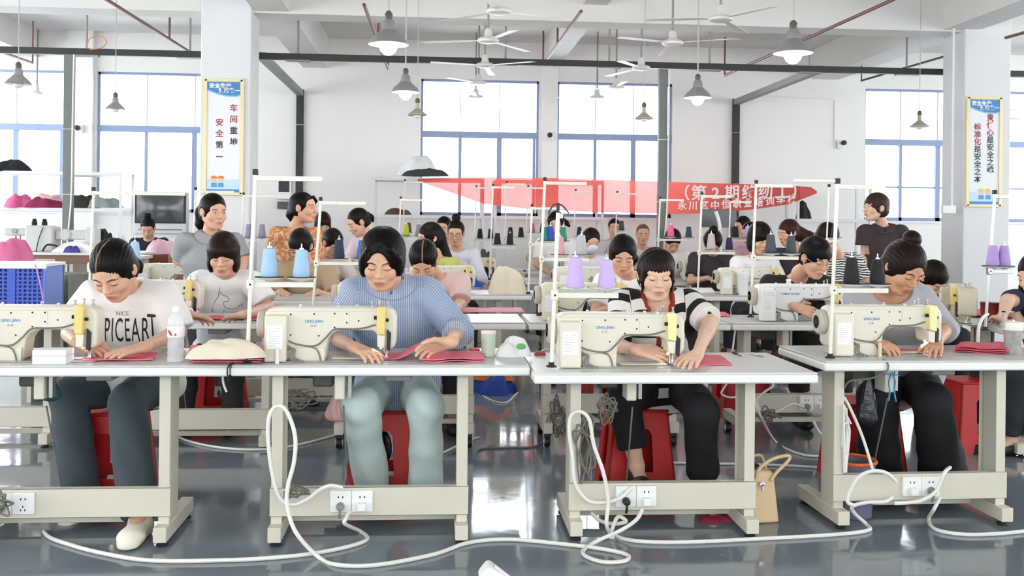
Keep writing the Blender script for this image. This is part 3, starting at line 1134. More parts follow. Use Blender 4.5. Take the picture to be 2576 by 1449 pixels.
def hand(F, W, d, n, l, curl=0.35, spread=0.10, k=0.005, thumb=1.0, s=1.0):
    """palm, four fingers and a thumb from the wrist W; d along the fingers, n out of the back, l to the thumb side"""
    d = unit(d)
    l = unit(l - d * (l @ d))
    n = unit(n - d * (n @ d) - l * (n @ l))
    F.cone(W - d * 0.012, W + d * 0.012, 0.0235 * s, 0.022 * s, 0.01)
    offs, reach, lens = (0.027, 0.009, -0.010, -0.028), (0.086, 0.090, 0.085, 0.076), (0.068, 0.076, 0.071, 0.056)
    for o, r, ln, i in zip(offs, reach, lens, range(4)):
        K = W + d * r * s + l * o * s
        F.cone(W + d * 0.012 + l * o * 0.55 * s, K, 0.0145 * s, 0.0115 * s, 0.012)
        c = curl * (1.0 + 0.12 * i)
        ang = 0.0
        p = K
        dirl = unit(d + l * spread * (1.5 - i) * 0.8)
        rr = (0.0098, 0.0086, 0.0076, 0.0064)
        for j, (fr, ca) in enumerate(((0.46, 0.55), (0.30, 1.0), (0.24, 0.8))):
            ang += c * ca
            q = p + (dirl * math.cos(ang) - n * math.sin(ang)) * ln * fr * s
            F.cone(p, q, rr[j] * s, rr[j + 1] * s, k)
            p = q
    t0 = W + d * 0.024 * s + l * 0.022 * s - n * 0.004
    t1 = t0 + unit(d * 0.75 + l * 0.75 * thumb - n * 0.2) * 0.044 * s
    t2 = t1 + unit(d * 0.95 + l * 0.28 * thumb - n * 0.3) * 0.030 * s
    t3 = t2 + unit(d * 1.0 + l * 0.1 * thumb - n * 0.3) * 0.022 * s
    F.cone(t0, t1, 0.016 * s, 0.0118 * s, 0.012)
    F.cone(t1, t2, 0.0115 * s, 0.0098 * s, 0.005)
    F.cone(t2, t3, 0.0098 * s, 0.0078 * s, 0.004)


def head(F, H, R, male=False, s=1.0):
    """skull, jaw, brow, nose, lids, lips and ears around H"""
    T = lambda x, y, z: H + R @ (V3(x, y, z) * s)
    e = lambda *r: np.array(r) * s
    F.egg(T(0, 0.014, 0.028), e(0.075, 0.094, 0.088), R, 0.01)
    F.egg(T(0, -0.030, -0.036), e(0.064 if male else 0.060, 0.064, 0.079), R, 0.03)
    F.egg(T(0, -0.045, 0.030), e(0.060, 0.045, 0.050), R, 0.02)
    F.cone(T(-0.009, -0.070, -0.098), T(0.009, -0.070, -0.098), 0.018 * s, 0.018 * s, 0.022)
    for q in (-1, 1):
        F.egg(T(q * 0.040, -0.062, -0.030), e(0.026, 0.026, 0.028), R, 0.018)
        F.cone(T(q * 0.056, 0.0, -0.050), T(q * 0.030, -0.055, -0.092), 0.018 * s, 0.016 * s, 0.025)
    # sockets, brow, lids
    for q in (-1, 1):
        F.egg(T(q * 0.032, -0.104, 0.002), e(0.021, 0.013, 0.013), R, 0.010, True)
        F.cone(T(q * 0.014, -0.087, 0.020), T(q * 0.046, -0.078, 0.024), 0.008 * s, 0.007 * s, 0.010)
        F.egg(T(q * 0.032, -0.080, 0.001), e(0.0165, 0.0135, 0.0112), R, 0.005)
    # nose
    F.cone(T(0, -0.088, 0.012), T(0, -0.107, -0.026), 0.0075 * s, 0.0105 * s, 0.010)
    F.egg(T(0, -0.108, -0.029), e(0.0115, 0.0105, 0.0095), R, 0.006)
    for q in (-1, 1):
        F.egg(T(q * 0.0115, -0.099, -0.032), e(0.0085, 0.010, 0.0075), R, 0.006)
        F.egg(T(q * 0.006, -0.105, -0.0405), e(0.004, 0.006, 0.0035), R, 0.003, True)
    # mouth
    F.egg(T(0, -0.082, -0.064), e(0.027, 0.016, 0.020), R, 0.014)
    F.cone(T(-0.017, -0.092, -0.0615), T(0.017, -0.092, -0.0615), 0.0055 * s, 0.0055 * s, 0.005)
    F.cone(T(0, -0.097, -0.0605), T(0, -0.097, -0.0605), 0.0055 * s, 0.0055 * s, 0.006)
    F.cone(T(-0.013, -0.0935, -0.0715), T(0.013, -0.0935, -0.0715), 0.0062 * s, 0.0062 * s, 0.005)
    F.cone(T(-0.022, -0.101, -0.0662), T(0.022, -0.101, -0.0662), 0.0022 * s, 0.0022 * s, 0.003, True)
    for q in (-1, 1):
        F.egg(T(q * 0.078, 0.006, -0.006), e(0.009, 0.020, 0.031), R @ rot(-q * 0.35), 0.006)
        F.egg(T(q * 0.086, 0.000, -0.002), e(0.006, 0.010, 0.015), R @ rot(-q * 0.35), 0.005, True)


def lip_mask(H, R, s=1.0):
    def f(v):
        q = (v - H) @ R / s
        wid = np.clip(1 - np.abs(q[:, 0]) / 0.0235, 0, 1) ** 0.6
        up = np.exp(-(((q[:, 2] + 0.0655) / (0.0075 * wid + 0.002)) ** 4))
        return np.where((q[:, 1] < -0.07) & (np.abs(q[:, 0]) < 0.0235), up, 0.0)
    return f


def face_point(F, H, R, x, z, s=1.0, off=0.0):
    """the point of the face surface at local x, z, found along the local y axis"""
    a = H + R @ (V3(x, -0.15, z) * s)
    d = R @ V3(0, 1, 0)
    t = 0.0
    for _ in range(60):
        g = F.sample(a + d * t)
        if g < 0.0008:
            break
        t += max(0.0012, min(g, 0.02) * 0.8)
        if t > 0.22:
            break
    return a + d * (t - off)


BROW = mat('brow_hair', '#2a1e18', 0.7)
LASH = mat('lash', '#1b1412', 0.6)
EYEW = mat('eye_white', '#e9e4de', 0.25)
IRIS = mat('iris', '#1c120d', 0.15)


def face_details(F, H, R, root, off, eyes='down', brow=True, s=1.0):
    mb = MB()
    if brow:
        for q in (-1, 1):
            pts = [Vector(face_point(F, H, R, q * x, z, s, 0.0005) - off) for x, z in ((0.015, 0.0195), (0.025, 0.0235), (0.036, 0.0245), (0.046, 0.0205), (0.051, 0.0165))]
            mb.tube(smooth_path(pts, 4), [0.0022] * 5 + [0.0026] * 7 + [0.0014] * 5, 6)
        part(mb, 'eyebrows', BROW, root)
    mb = MB()
    zz = -0.0045 if eyes == 'down' else 0.0045
    for q in (-1, 1):
        pts = [Vector(face_point(F, H, R, q * x, zz + dz * (1 if eyes == 'down' else -1), s, 0.0004) - off) for x, dz in ((0.0175, 0.0015), (0.024, -0.0025), (0.032, -0.0040), (0.040, -0.0025), (0.0475, 0.002))]
        mb.tube(smooth_path(pts, 4), [0.0009] * 4 + [0.0014] * 9 + [0.0011] * 4, 6)
    part(mb, 'eyelashes', LASH, root)
    if eyes == 'open':
        mb = MB()
        for q in (-1, 1):
            c = face_point(F, H, R, q * 0.032, 0.001, s, 0.0) - off
            rx = Matrix(R.tolist())
            mb.ball(c + R @ V3(0, 0.0008, 0), 0.0105, 12, 0, (1.15, 0.25, 0.42), rx)
            mb.ball(c + R @ V3(0, -0.0012, 0.0004), 0.0056, 10, 1, (1, 0.35, 0.78), rx)
        part(mb, 'eyes', [EYEW, IRIS], root)


def hair(root, off, H, R, style, color, h, s=1.0, N=None, extra=None):
    """hair as its own skin over the skull; style picks fringe, parting, bun, tail or length"""
    T = lambda x, y, z: H + R @ (V3(x, y, z) * s)
    e = lambda *r: np.array(r) * s
    lo, hi = H - 0.19 * s, H + 0.21 * s
    tail = style.get('tail')
    pts = []
    if tail:
        pts = [T(*p) if len(p) == 3 else H + np.array(p[:3]) for p in tail['pts']]
        for p in pts:
            lo, hi = np.minimum(lo, p - 0.09), np.maximum(hi, p + 0.09)
    F = Field(lo, hi, h)
    g = style.get('grow', 0.0)
    F.egg(T(0, 0.014, 0.030), e(0.083 + g, 0.101 + g, 0.094 + g), R, 0.004)
    F.egg(T(0, 0.030, -0.028), e(0.078 + g, 0.078 + g, 0.070), R, 0.02)
    # combed strands
    if h < 0.006:
        X = F.lo[0] + F.h * np.arange(F.n[0])[:, None, None]
        Y = F.lo[1] + F.h * np.arange(F.n[1])[None, :, None]
        Z = F.lo[2] + F.h * np.arange(F.n[2])[None, None, :]
        x, y, z = X - H[0], Y - H[1], Z - H[2]
        lx = R[0, 0] * x + R[1, 0] * y + R[2, 0] * z
        ly = R[0, 1] * x + R[1, 1] * y + R[2, 1] * z
        lz = R[0, 2] * x + R[1, 2] * y + R[2, 2] * z
        w = style.get('comb', 'back')
        if w == 'back':
            an = np.arctan2(lx, lz + 0.02)
            F.g += (0.0009 * np.sin(46 * an + 3 * np.sin(20 * ly)) + 0.0007 * np.sin(90 * an + 9 * ly)).astype(np.float32)
        else:
            an = np.arctan2(lx, -(ly - 0.01))
            F.g += (0.0010 * np.sin(40 * an + 2 * np.sin(18 * lz)) + 0.0008 * np.sin(83 * an + 11 * lz)).astype(np.float32)
    # the face is left free
    cx, cyy, cz, rx, ry, rz = style.get('cut', (0, -0.105, -0.040, 0.068, 0.090, 0.098))
    F.egg(T(cx, cyy, cz), e(rx, ry, rz), R, 0.006, True)
    low = style.get('low', -0.045)
    nape = style.get('nape', -0.085)
    # in front of the ears the hair ends at "low", behind them at "nape"
    F.egg(T(0, -0.075, low - 0.085), e(0.13, 0.090, 0.085), R, 0.006, True)
    F.egg(T(0, 0.06, nape - 0.12), e(0.2, 0.2, 0.12), R, 0.006, True)
    if style.get('ears'):
        for q in (-1, 1):
            F.egg(T(q * 0.092, -0.004, -0.016), e(0.024, 0.034, 0.040), R, 0.006, True)
    for kind, a in style.get('add', ()):
        if kind == 'egg':
            F.egg(T(*a[:3]), e(*a[3:6]), R, a[6] if len(a) > 6 else 0.012)
        elif kind == 'cut':
            F.egg(T(*a[:3]), e(*a[3:6]), R, 0.004, True)
        elif kind == 'lock':
            F.chain([T(*p) for p in a[0]], [r * s for r in a[1]], a[2] if len(a) > 2 else 0.01)
    if tail:
        F.chain(pts, [r * s for r in tail['r']], 0.014)
    px = style.get('part')

    def parting(v):
        if px is None:
            return np.zeros(len(v))
        q = (v - H) @ R / s
        line = px + style.get('part_slope', 0.0) * (q[:, 1] + 0.06)
        on_top = (q[:, 2] > 0.055) & (q[:, 1] < style.get('part_end', 0.045))
        return np.where(on_top, np.exp(-((q[:, 0] - line) / 0.0022) ** 2), 0.0)
    return net_object('hair', F, hair_mat(color), root, off, {'parting': parting})


def person(label, H, base, face=0.0, yaw=0.0, pitch=0.3, roll=0.0, skin='#dcab8c', h=0.008, group=None, male=False,
           sit=True, lean=None, hips=None, neck=None, hands=None, elbows=None, hstyle=None, hcolor='#0f0b0a', top=None, bottom=None, shoes=None,
           knees=None, feet=None, eyes='down', shw=0.165, s=1.0, glasses=None, mask=None, detail=True, legs=True, girth=1.0, headband=None, shoe_size=1.0):
    """one figure: head centre H, floor point under it base; hands: (wrist, finger direction) for the picture's left and right"""
    H = np.array(H, float)
    root = thing('person', label, 'person', tuple(base), 0, group)
    off = np.array(base, float)
    f = np.array(Matrix.Rotation(face, 3, 'Z') @ Vector((0, -1, 0)))
    r = np.array(Matrix.Rotation(face, 3, 'Z') @ Vector((1, 0, 0)))
    up = V3(0, 0, 1)
    R = rot(face + yaw, pitch, roll)
    hip = np.array(hips, float) if hips is not None else (H - f * (0.26 if lean is None else lean)) * V3(1, 1, 0) + V3(0, 0, 0.55 if sit else 0.86)
    N = np.array(neck, float) if neck is not None else H + R @ V3(0, 0.050, -0.10) * s + up * -0.085 - f * 0.015
    spine = N - hip
    sp = unit(spine)
    # ---- skeleton
    Sh = [N - sp * 0.055 + r * q * shw + f * 0.01 for q in (-1, 1)]
    Hj = [hip + r * q * 0.088 for q in (-1, 1)]
    if hands is None:
        hands = [None, None]
    W, Dr = [], []
    for i, q in enumerate((-1, 1)):
        if hands[i] is None:
            w = Sh[i] - up * 0.46 + f * 0.12 + r * q * 0.06 if not sit else N * V3(1, 1, 0) + f * 0.34 + r * q * 0.13 + V3(0, 0, 0.825)
            W.append(w)
            Dr.append(unit(f - up * 0.10 - r * q * 0.35) if sit else unit(f * 0.2 - up))
        else:
            W.append(np.array(hands[i][0], float))
            Dr.append(unit(np.array(hands[i][1], float)))
    E = []
    for i, q in enumerate((-1, 1)):
        if elbows is not None and elbows[i] is not None:
            E.append(np.array(elbows[i], float))
        else:
            E.append(bend(Sh[i], W[i], 0.27, 0.245, -up * 1.0 + r * q * 0.7 - f * 0.25))
    Kn, An = [], []
    for i, q in enumerate((-1, 1)):
        if knees is not None:
            Kn.append(np.array(knees[i], float))
        else:
            Kn.append(Hj[i] + f * 0.40 + r * q * 0.06 - up * 0.03 if sit else Hj[i] - up * 0.40 + f * 0.02)
        if feet is not None:
            An.append(np.array(feet[i], float))
        else:
            An.append(np.array([Kn[i][0], Kn[i][1], 0.09]) + (f * 0.02 if sit else -f * 0.02))
    # ---- bare body
    lo = np.minimum.reduce([H - 0.17, N - 0.25, hip - 0.24] + [x - 0.2 for x in W] + [x - 0.1 for x in E] + [x - 0.13 for x in Kn] + [x - 0.2 for x in An])
    hi = np.maximum.reduce([H + 0.17, N + 0.25, hip + 0.24] + [x + 0.2 for x in W] + [x + 0.1 for x in E] + [x + 0.13 for x in Kn] + [x + 0.2 for x in An])
    lo[2] = max(lo[2], -0.01)
    if not legs:
        lo[2] = max(lo[2], hip[2] - 0.10)
    F = Field(lo, hi, h)
    tl = [hip, hip + spine * 0.30, hip + spine * 0.62, hip + spine * 0.86]
    tw = [0.150 * girth, 0.122 * girth, 0.138 * girth, 0.120]
    td = [0.100 * girth, 0.086 * girth, 0.098 * girth, 0.070]
    F.loft(tl, tw, td, r, 0.04)
    for i in (0, 1):
        F.cone(N - sp * 0.03, Sh[i], 0.048, 0.047, 0.04)
        F.chain([Sh[i], E[i], W[i]], [0.046, 0.037, 0.0245], 0.012)
        F.cone(E[i] + (W[i] - E[i]) * 0.12, E[i] + (W[i] - E[i]) * 0.4, 0.038, 0.034, 0.01)
        if legs:
            F.chain([Hj[i], Kn[i], An[i]], [0.082, 0.055, 0.036], 0.02)
            F.cone(Kn[i] + (An[i] - Kn[i]) * 0.2 - f * 0.012, Kn[i] + (An[i] - Kn[i]) * 0.5 - f * 0.01, 0.05, 0.045, 0.02)
            F.chain([An[i], An[i] + f * 0.09 - up * (An[i][2] - 0.05 if shoes is None else 0.045), An[i] + f * 0.15 - up * 0.055], [0.034, 0.028, 0.022], 0.02)
    F.chain([N - sp * 0.05 - f * 0.005, N + (H - N) * 0.25, H + R @ V3(0, 0.016, -0.05) * s], [0.064, 0.054 if male else 0.047, 0.052 if male else 0.048], 0.028)
    head(F, H, R, male, s)
    for i, q in enumerate((-1, 1)):
        nn = up if abs(Dr[i] @ up) < 0.9 else f
        if isinstance(hands[i], (list, tuple)) and len(hands[i]) > 3:
            nn = np.array(hands[i][3], float)
        cu = hands[i][2] if isinstance(hands[i], (list, tuple)) and len(hands[i]) > 2 else 0.3
        th = -q * r if sit or nn is up else f
        hand(F, W[i], Dr[i], nn, th, cu, k=0.004 if h < 0.006 else 0.006)
    net_object('body', F, skin_mat(skin), root, off, {'lip': lip_mask(H, R, s)})
    if detail:
        face_details(F, H, R, root, off, eyes, not (hstyle or {}).get('nobrow'), s)
    # ---- hair
    if hstyle is not None:
        hair(root, off, H, R, hstyle, hcolor, min(h, 0.006) if h > 0.0045 else 0.0035, s, N)
    # ---- upper garment
    if top is not None:
        T_ = dict(color='#eeeeee', sleeve=0.75, ease=0.022, neck='crew', flare=0.012, fold=0.003)
        T_.update(top)
        m = top.get('mat') or mat('cloth_' + T_['color'].strip('#'), T_['color'], 0.85, vary=0.05, scale=12, bump=0.25, bscale=22)
        ha = max(h, 0.005)
        pad = 0.16
        pts = tl + Sh + E + (W if T_['sleeve'] > 1 else [])
        G = Field(np.minimum.reduce(pts) - pad, np.maximum.reduce(pts + [N]) + pad, ha)
        ez = T_['ease']
        hem = T_.get('hem', 0.10)
        base_p = hip - sp * hem if sit else hip - up * hem
        G.loft([base_p] + tl, [tw[0] * 0.98] + tw, [td[0] * 1.02] + td, r, 0.05, ez)
        G.half(base_p, -unit(sp), base_p - 0.34, base_p + 0.34, 0.01)
        for i in (0, 1):
            G.cone(N - sp * 0.045, Sh[i], 0.050 + ez * 0.4, 0.050 + ez * 0.6, 0.04)
            sl = T_['sleeve']
            ra = 0.052 + ez * 0.6
            if sl <= 1:
                G.cone(Sh[i], Sh[i] + (E[i] - Sh[i]) * sl, ra, 0.047 + T_['flare'] + ez * 0.35, 0.03)
                c = Sh[i] + (E[i] - Sh[i]) * sl
                nrm = unit(E[i] - Sh[i])
                if sl > 0.2:
                    G.half(c + nrm * 0.004, nrm, c - 0.085, c + 0.085 + nrm * 0.03, 0.006)
            else:
                fr = sl - 1
                G.chain([Sh[i], E[i], E[i] + (W[i] - E[i]) * fr], [ra, 0.049 + ez * 0.4, 0.036 + T_['flare']], 0.03)
                c = E[i] + (W[i] - E[i]) * fr
                nrm = unit(W[i] - E[i])
                G.half(c + nrm * 0.004, nrm, c - 0.07, c + 0.07, 0.006)
        G.folds(T_['fold'], ph=float(H[0] * 7))
        ups = unit(sp + up * 0.5)
        nk = T_['neck']
        fr_ = unit(np.cross(r, sp))
        if fr_ @ f < 0:
            fr_ = -fr_
        if nk == 'crew':
            G.egg(N + f * 0.028 + up * 0.030, (0.074, 0.078, 0.060), None, 0.006, True)
        elif nk == 'v':
            G.egg(N + up * 0.03, (0.078, 0.075, 0.06), None, 0.006, True)
            VK = Field(G.lo, G.lo + G.h * (G.n - 1), G.h)
            VK.g = np.full(G.n, 0.2, np.float32)
            VK.egg(N + up * 0.03, (0.078, 0.075, 0.06), None, 0.004)
            for dz, rr in ((0.0, 0.072), (0.04, 0.062), (0.08, 0.048), (0.12, 0.030)):
                G.egg(N + f * (0.085 + 0.2 * dz) - sp * dz, (rr, 0.08, 0.045), None, 0.006, True)
                VK.egg(N + f * (0.085 + 0.2 * dz) - sp * dz, (rr, 0.08, 0.045), None, 0.004)
        elif nk == 'scoop':
            G.egg(N + f * 0.05 + up * 0.0, (0.105, 0.10, 0.075), None, 0.006, True)
        elif nk == 'collar':
            G.egg(N + f * 0.03 + up * 0.035, (0.066, 0.074, 0.060), None, 0.006, True)
            G.egg(N + f * 0.09 - sp * 0.035, (0.016, 0.05, 0.028), None, 0.006, True)

        def band(v):
            z = (v - N) @ sp
            x = (v - N) @ r
            out = z.copy()
            for i, q in enumerate((-1, 1)):
                ax = unit(E[i] - Sh[i])
                t = (v - Sh[i]) @ ax
                lat = x * q
                arm = (lat > shw - 0.03) & (t > -0.05)
                out = np.where(arm, -0.06 - np.maximum(t, -0.04) * 0.95, out)
            return out

        def stripe(v):
            x = (v - N) @ r
            out = x.copy()
            for i, q in enumerate((-1, 1)):
                ax = unit(E[i] - Sh[i])
                side = unit(np.cross(ax, f))
                t = (v - Sh[i]) @ ax
                d1 = np.linalg.norm((v - Sh[i]) - t[:, None] * ax[None], axis=1)
                arm = (x * q > shw - 0.01) & (d1 < 0.11)
                out = np.where(arm, (v - Sh[i]) @ side + q * shw, out)
            return out
        at_ = {}
        if T_.get('attr'):
            at_ = {'band': band, 'stripe': stripe}
            if nk == 'v':
                def trim(v):
                    q = np.clip((v - G.lo) / G.h, 0, G.n - 1.001)
                    i0 = np.floor(q).astype(int)
                    fr = q - i0
                    acc = 0
                    for aa in (0, 1):
                        for bb_ in (0, 1):
                            for cc in (0, 1):
                                w = (fr[:, 0] if aa else 1 - fr[:, 0]) * (fr[:, 1] if bb_ else 1 - fr[:, 1]) * (fr[:, 2] if cc else 1 - fr[:, 2])
                                acc = acc + w * VK.g[i0[:, 0] + aa, i0[:, 1] + bb_, i0[:, 2] + cc]
                    d = (N - v) @ sp
                    fr_on = ((v - N) @ f > 0.03) & (d > 0.14) & (np.abs((v - N) @ r) < 0.011)
                    return ((acc < 0.016) | fr_on).astype(float)
                at_['trim'] = trim
        o = net_object(T_.get('name', 'shirt'), G, m, root, off, at_)
        if T_.get('label'):
            o['label'] = T_['label']
        F.shirt = G
        if nk == 'collar' or T_.get('collar'):
            c0 = N + f * 0.035 - sp * 0.004
            C = Field(c0 - 0.17, c0 + 0.17, max(ha * 0.7, 0.004))
            gx = [C.lo[i] + C.h * np.arange(C.n[i]) for i in range(3)]
            ix = [np.clip((gx[i] - G.lo[i]) / G.h, 0, G.n[i] - 1.001) for i in range(3)]
            b0 = [np.floor(q).astype(int) for q in ix]
            fr3 = [(ix[0] - b0[0])[:, None, None], (ix[1] - b0[1])[None, :, None], (ix[2] - b0[2])[None, None, :]]
            acc = 0
            for aa in (0, 1):
                for bb_ in (0, 1):
                    for cc in (0, 1):
                        acc = acc + G.g[np.ix_(b0[0] + aa, b0[1] + bb_, b0[2] + cc)] * (fr3[0] if aa else 1 - fr3[0]) * (fr3[1] if bb_ else 1 - fr3[1]) * (fr3[2] if cc else 1 - fr3[2])
            C.g = (acc - 0.011).astype(np.float32)
            K = Field(C.lo, C.lo + C.h * (C.n - 1), C.h)
            K.g = np.full(C.n, 0.2, np.float32)
            K.egg(c0 + f * 0.02, (0.118, 0.125, 0.075), None, 0.0)
            C.g = np.maximum(C.g, K.g)
            C.cone(c0 + f * 0.06 - sp * 0.02, c0 + f * 0.16 - sp * 0.11, 0.010, 0.042, 0.004, True)
            C.egg(N + f * 0.03 + up * 0.035, (0.060, 0.068, 0.058), None, 0.004, True)
            net_object('collar', C, m, root, off, at_)
    # ---- trousers and shoes
    if bottom is not None and legs:
        B_ = dict(color='#22262c', hem=0.9, ease=0.022, flare=0.0, fold=0.006)
        B_.update(bottom)
        m = bottom.get('mat') or mat('cloth_' + B_['color'].strip('#'), B_['color'], 0.85, vary=0.12, scale=9, bump=0.3, bscale=16)
        ha = max(h, 0.006)
        pts = [hip] + Hj + Kn + An
        G = Field(np.minimum.reduce(pts) - 0.17, np.maximum.reduce(pts) + 0.17, ha)
        ez = B_['ease']
        G.loft([hip, hip + sp * 0.08], [0.155 * girth, 0.145 * girth], [0.115 * girth, 0.105 * girth], r, 0.04, ez * 0.5)
        for i in (0, 1):
            e_ = Kn[i] + (An[i] - Kn[i]) * B_['hem']
            G.chain([Hj[i], Kn[i], e_], [0.088 + ez * 0.5, 0.062 + ez * 0.7, 0.046 + ez + B_['flare']], 0.02)
            nrm = unit(An[i] - Kn[i])
            G.half(e_, nrm, e_ - 0.13, e_ + 0.13, 0.004)
        G.folds(B_['fold'], (22, 14, 34), float(H[0] * 3))
        o = net_object(B_.get('name', 'trousers'), G, m, root, off)
        if B_.get('label'):
            o['label'] = B_['label']
    if shoes is not None and legs:
        m = mat('shoe_' + shoes.strip('#'), shoes, 0.5, vary=0.06)
        for i in (0, 1):
            A = An[i]
            base_z = A[2] - 0.085
            G = Field(A - V3(0.25, 0.28, 0.13), A + V3(0.25, 0.25, 0.10), max(h * 0.8, 0.005))
            z_ = shoe_size
            p0 = A * V3(1, 1, 0) + up * (base_z + 0.03)
            G.egg(p0 - f * 0.02, (0.042 * z_, 0.05, 0.04 * z_), None, 0.02)
            G.cone(p0 - f * 0.02, p0 + f * 0.15, 0.034 * z_, 0.031 * z_, 0.02)
            G.egg(p0 + f * 0.12, (0.046 * z_, 0.05 * z_, 0.030 * z_), None, 0.02)
            G.cone(p0 + f * 0.0 + up * 0.02, p0 + f * 0.08, 0.036 * z_, 0.03 * z_, 0.02)
            if z_ > 1:
                G.cone(p0 + up * 0.03 - f * 0.01, p0 + up * 0.045 - f * 0.012, 0.046, 0.046, 0.015)
                G.cone(p0 - up * 0.012 - f * 0.03, p0 - up * 0.012 + f * 0.16, 0.043, 0.045, 0.006)
            G.half(p0 - up * 0.029, -up, p0 - 0.2, p0 + 0.2, 0.003)
            net_object('shoe', G, m, root, off)
    # ---- spectacles, mask, band
    T = lambda x, y, z: H + R @ (V3(x, y, z) * s) - off
    if glasses:
        mb = MB()
        for q in (-1, 1):
            c = V3(q * 0.033, -0.106, -0.003)
            mb.tube([T(c[0] + 0.026 * math.cos(a), c[1] + 0.004 * abs(math.cos(a)), c[2] + 0.020 * math.sin(a)) for a in np.linspace(0, 2 * math.pi, 20, endpoint=False)], 0.0016, 6, closed=True)
            mb.tube([T(q * 0.059, -0.100, 0.0), T(q * 0.079, -0.06, 0.002), T(q * 0.083, 0.005, 0.004)], 0.0014, 6)
        mb.tube([T(-0.008, -0.107, 0.0), T(0, -0.110, 0.003), T(0.008, -0.107, 0.0)], 0.0014, 6)
        part(mb, 'glasses', mat('glasses_' + glasses.strip('#'), glasses, 0.3, 0.5), root)
    if mask:
        G = Field(H - 0.16, H + 0.16, max(h * 0.7, 0.004))
        G.egg(H + R @ V3(0, -0.042, -0.056) * s, np.array((0.068, 0.072, 0.062)) * s, R, 0.004)
        G.egg(H + R @ V3(0, -0.085, -0.035) * s, np.array((0.030, 0.035, 0.03)) * s, R, 0.02)
        G.half(H + R @ V3(0, -0.05, -0.014), R @ unit(V3(0, 0.25, 1)), H - 0.16, H + 0.16, 0.003)
        G.half(H + R @ V3(0, -0.025, -0.05), R @ V3(0, 1, 0), H - 0.16, H + 0.16, 0.003)
        net_object('face_mask', G, mat('mask_blue', '#cfdff0', 0.8, bump=0.2), root, off)
    if headband:
        mb = MB()
        mb.tube([T(0.087 * math.sin(a), 0.004 - 0.025 * math.cos(a), 0.030 + 0.099 * math.cos(a)) for a in np.linspace(-1.75, 1.75, 24)], 0.006, 8, flat=0.5)
        part(mb, 'headband', mat('band_' + headband.strip('#'), headband, 0.5), root)
    root_info = dict(H=H, R=R, N=N, Sh=Sh, E=E, W=W, F=F, off=off, f=f, r=r, sp=sp, root=root, s=s, T=T)
    return root_info


# hair styles
TIED = dict(cut=(0, -0.112, -0.045, 0.066, 0.088, 0.113), low=-0.02, nape=-0.06, ears=True)
H_TAIL = dict(TIED, tail=dict(pts=[(0, 0.10, 0.0), (0, 0.125, -0.06), (0, 0.12, -0.14)], r=[0.026, 0.024, 0.012]))
H_BUN = dict(TIED, add=[('egg', (0, 0.045, 0.136, 0.044, 0.044, 0.038)), ('egg', (0.0, 0.045, 0.105, 0.028, 0.028, 0.03))])
H_KNOT = dict(TIED, add=[('egg', (0, 0.112, 0.02, 0.036, 0.03, 0.036))])
H_BOB = dict(nobrow=True, cut=(0.008, -0.118, -0.060, 0.060, 0.085, 0.090), low=-0.12, nape=-0.10, grow=0.012, comb='down',
             add=[('egg', (-0.070, 0.0, -0.045, 0.026, 0.062, 0.068)), ('egg', (0.070, 0.0, -0.045, 0.026, 0.062, 0.068)), ('egg', (0, 0.06, -0.05, 0.072, 0.05, 0.06)), ('egg', (0, -0.045, 0.042, 0.074, 0.058, 0.05, 0.02)), ('cut', (0.006, -0.128, -0.058, 0.056, 0.075, 0.088))])
H_FRINGE = dict(nobrow=True, cut=(0, -0.120, -0.062, 0.064, 0.085, 0.083), low=-0.06, nape=-0.07, grow=0.003, comb='down',
                add=[('lock', ([(-0.062, -0.045, 0.03), (-0.070, -0.048, -0.02), (-0.069, -0.042, -0.075)], [0.016, 0.012, 0.005])), ('lock', ([(0.062, -0.045, 0.03), (0.070, -0.048, -0.02), (0.069, -0.042, -0.075)], [0.016, 0.012, 0.005]))],
                tail=dict(pts=[(0.03, 0.09, 0.0), (0.05, 0.10, -0.06), (0.06, 0.08, -0.11)], r=[0.03, 0.024, 0.012]))
H_SHORT = dict(cut=(0, -0.118, -0.060, 0.067, 0.085, 0.098), low=0.0, nape=-0.045, grow=0.010, ears=True, comb='down')
H_CROP = dict(cut=(0, -0.110, -0.042, 0.069, 0.092, 0.104), low=0.02, nape=-0.03, grow=-0.004, ears=True)
H_LONG = dict(cut=(0, -0.112, -0.050, 0.062, 0.088, 0.104), low=-0.09, nape=-0.12, grow=0.004, comb='down',
              tail=dict(pts=[(0, 0.07, 0.0), (0, 0.095, -0.10), (0, 0.10, -0.22), (0, 0.09, -0.32)], r=[0.075, 0.066, 0.06, 0.03]))

# ------------------------------------------------------------------ the people
def A(v):
    return np.array(v, float)


def hp(px, py, z, px2, py2, z2, curl=0.3, n=None):
    """a hand from the wrist seen at px, py towards px2, py2"""
    a, b = A(on(px, py, z + 0.014)), A(on(px2, py2, z2 + 0.016))
    a = b - (b - a) / np.linalg.norm(b - a) * 0.158
    t = (a, b - a, curl)
    return t if n is None else t + (n,)


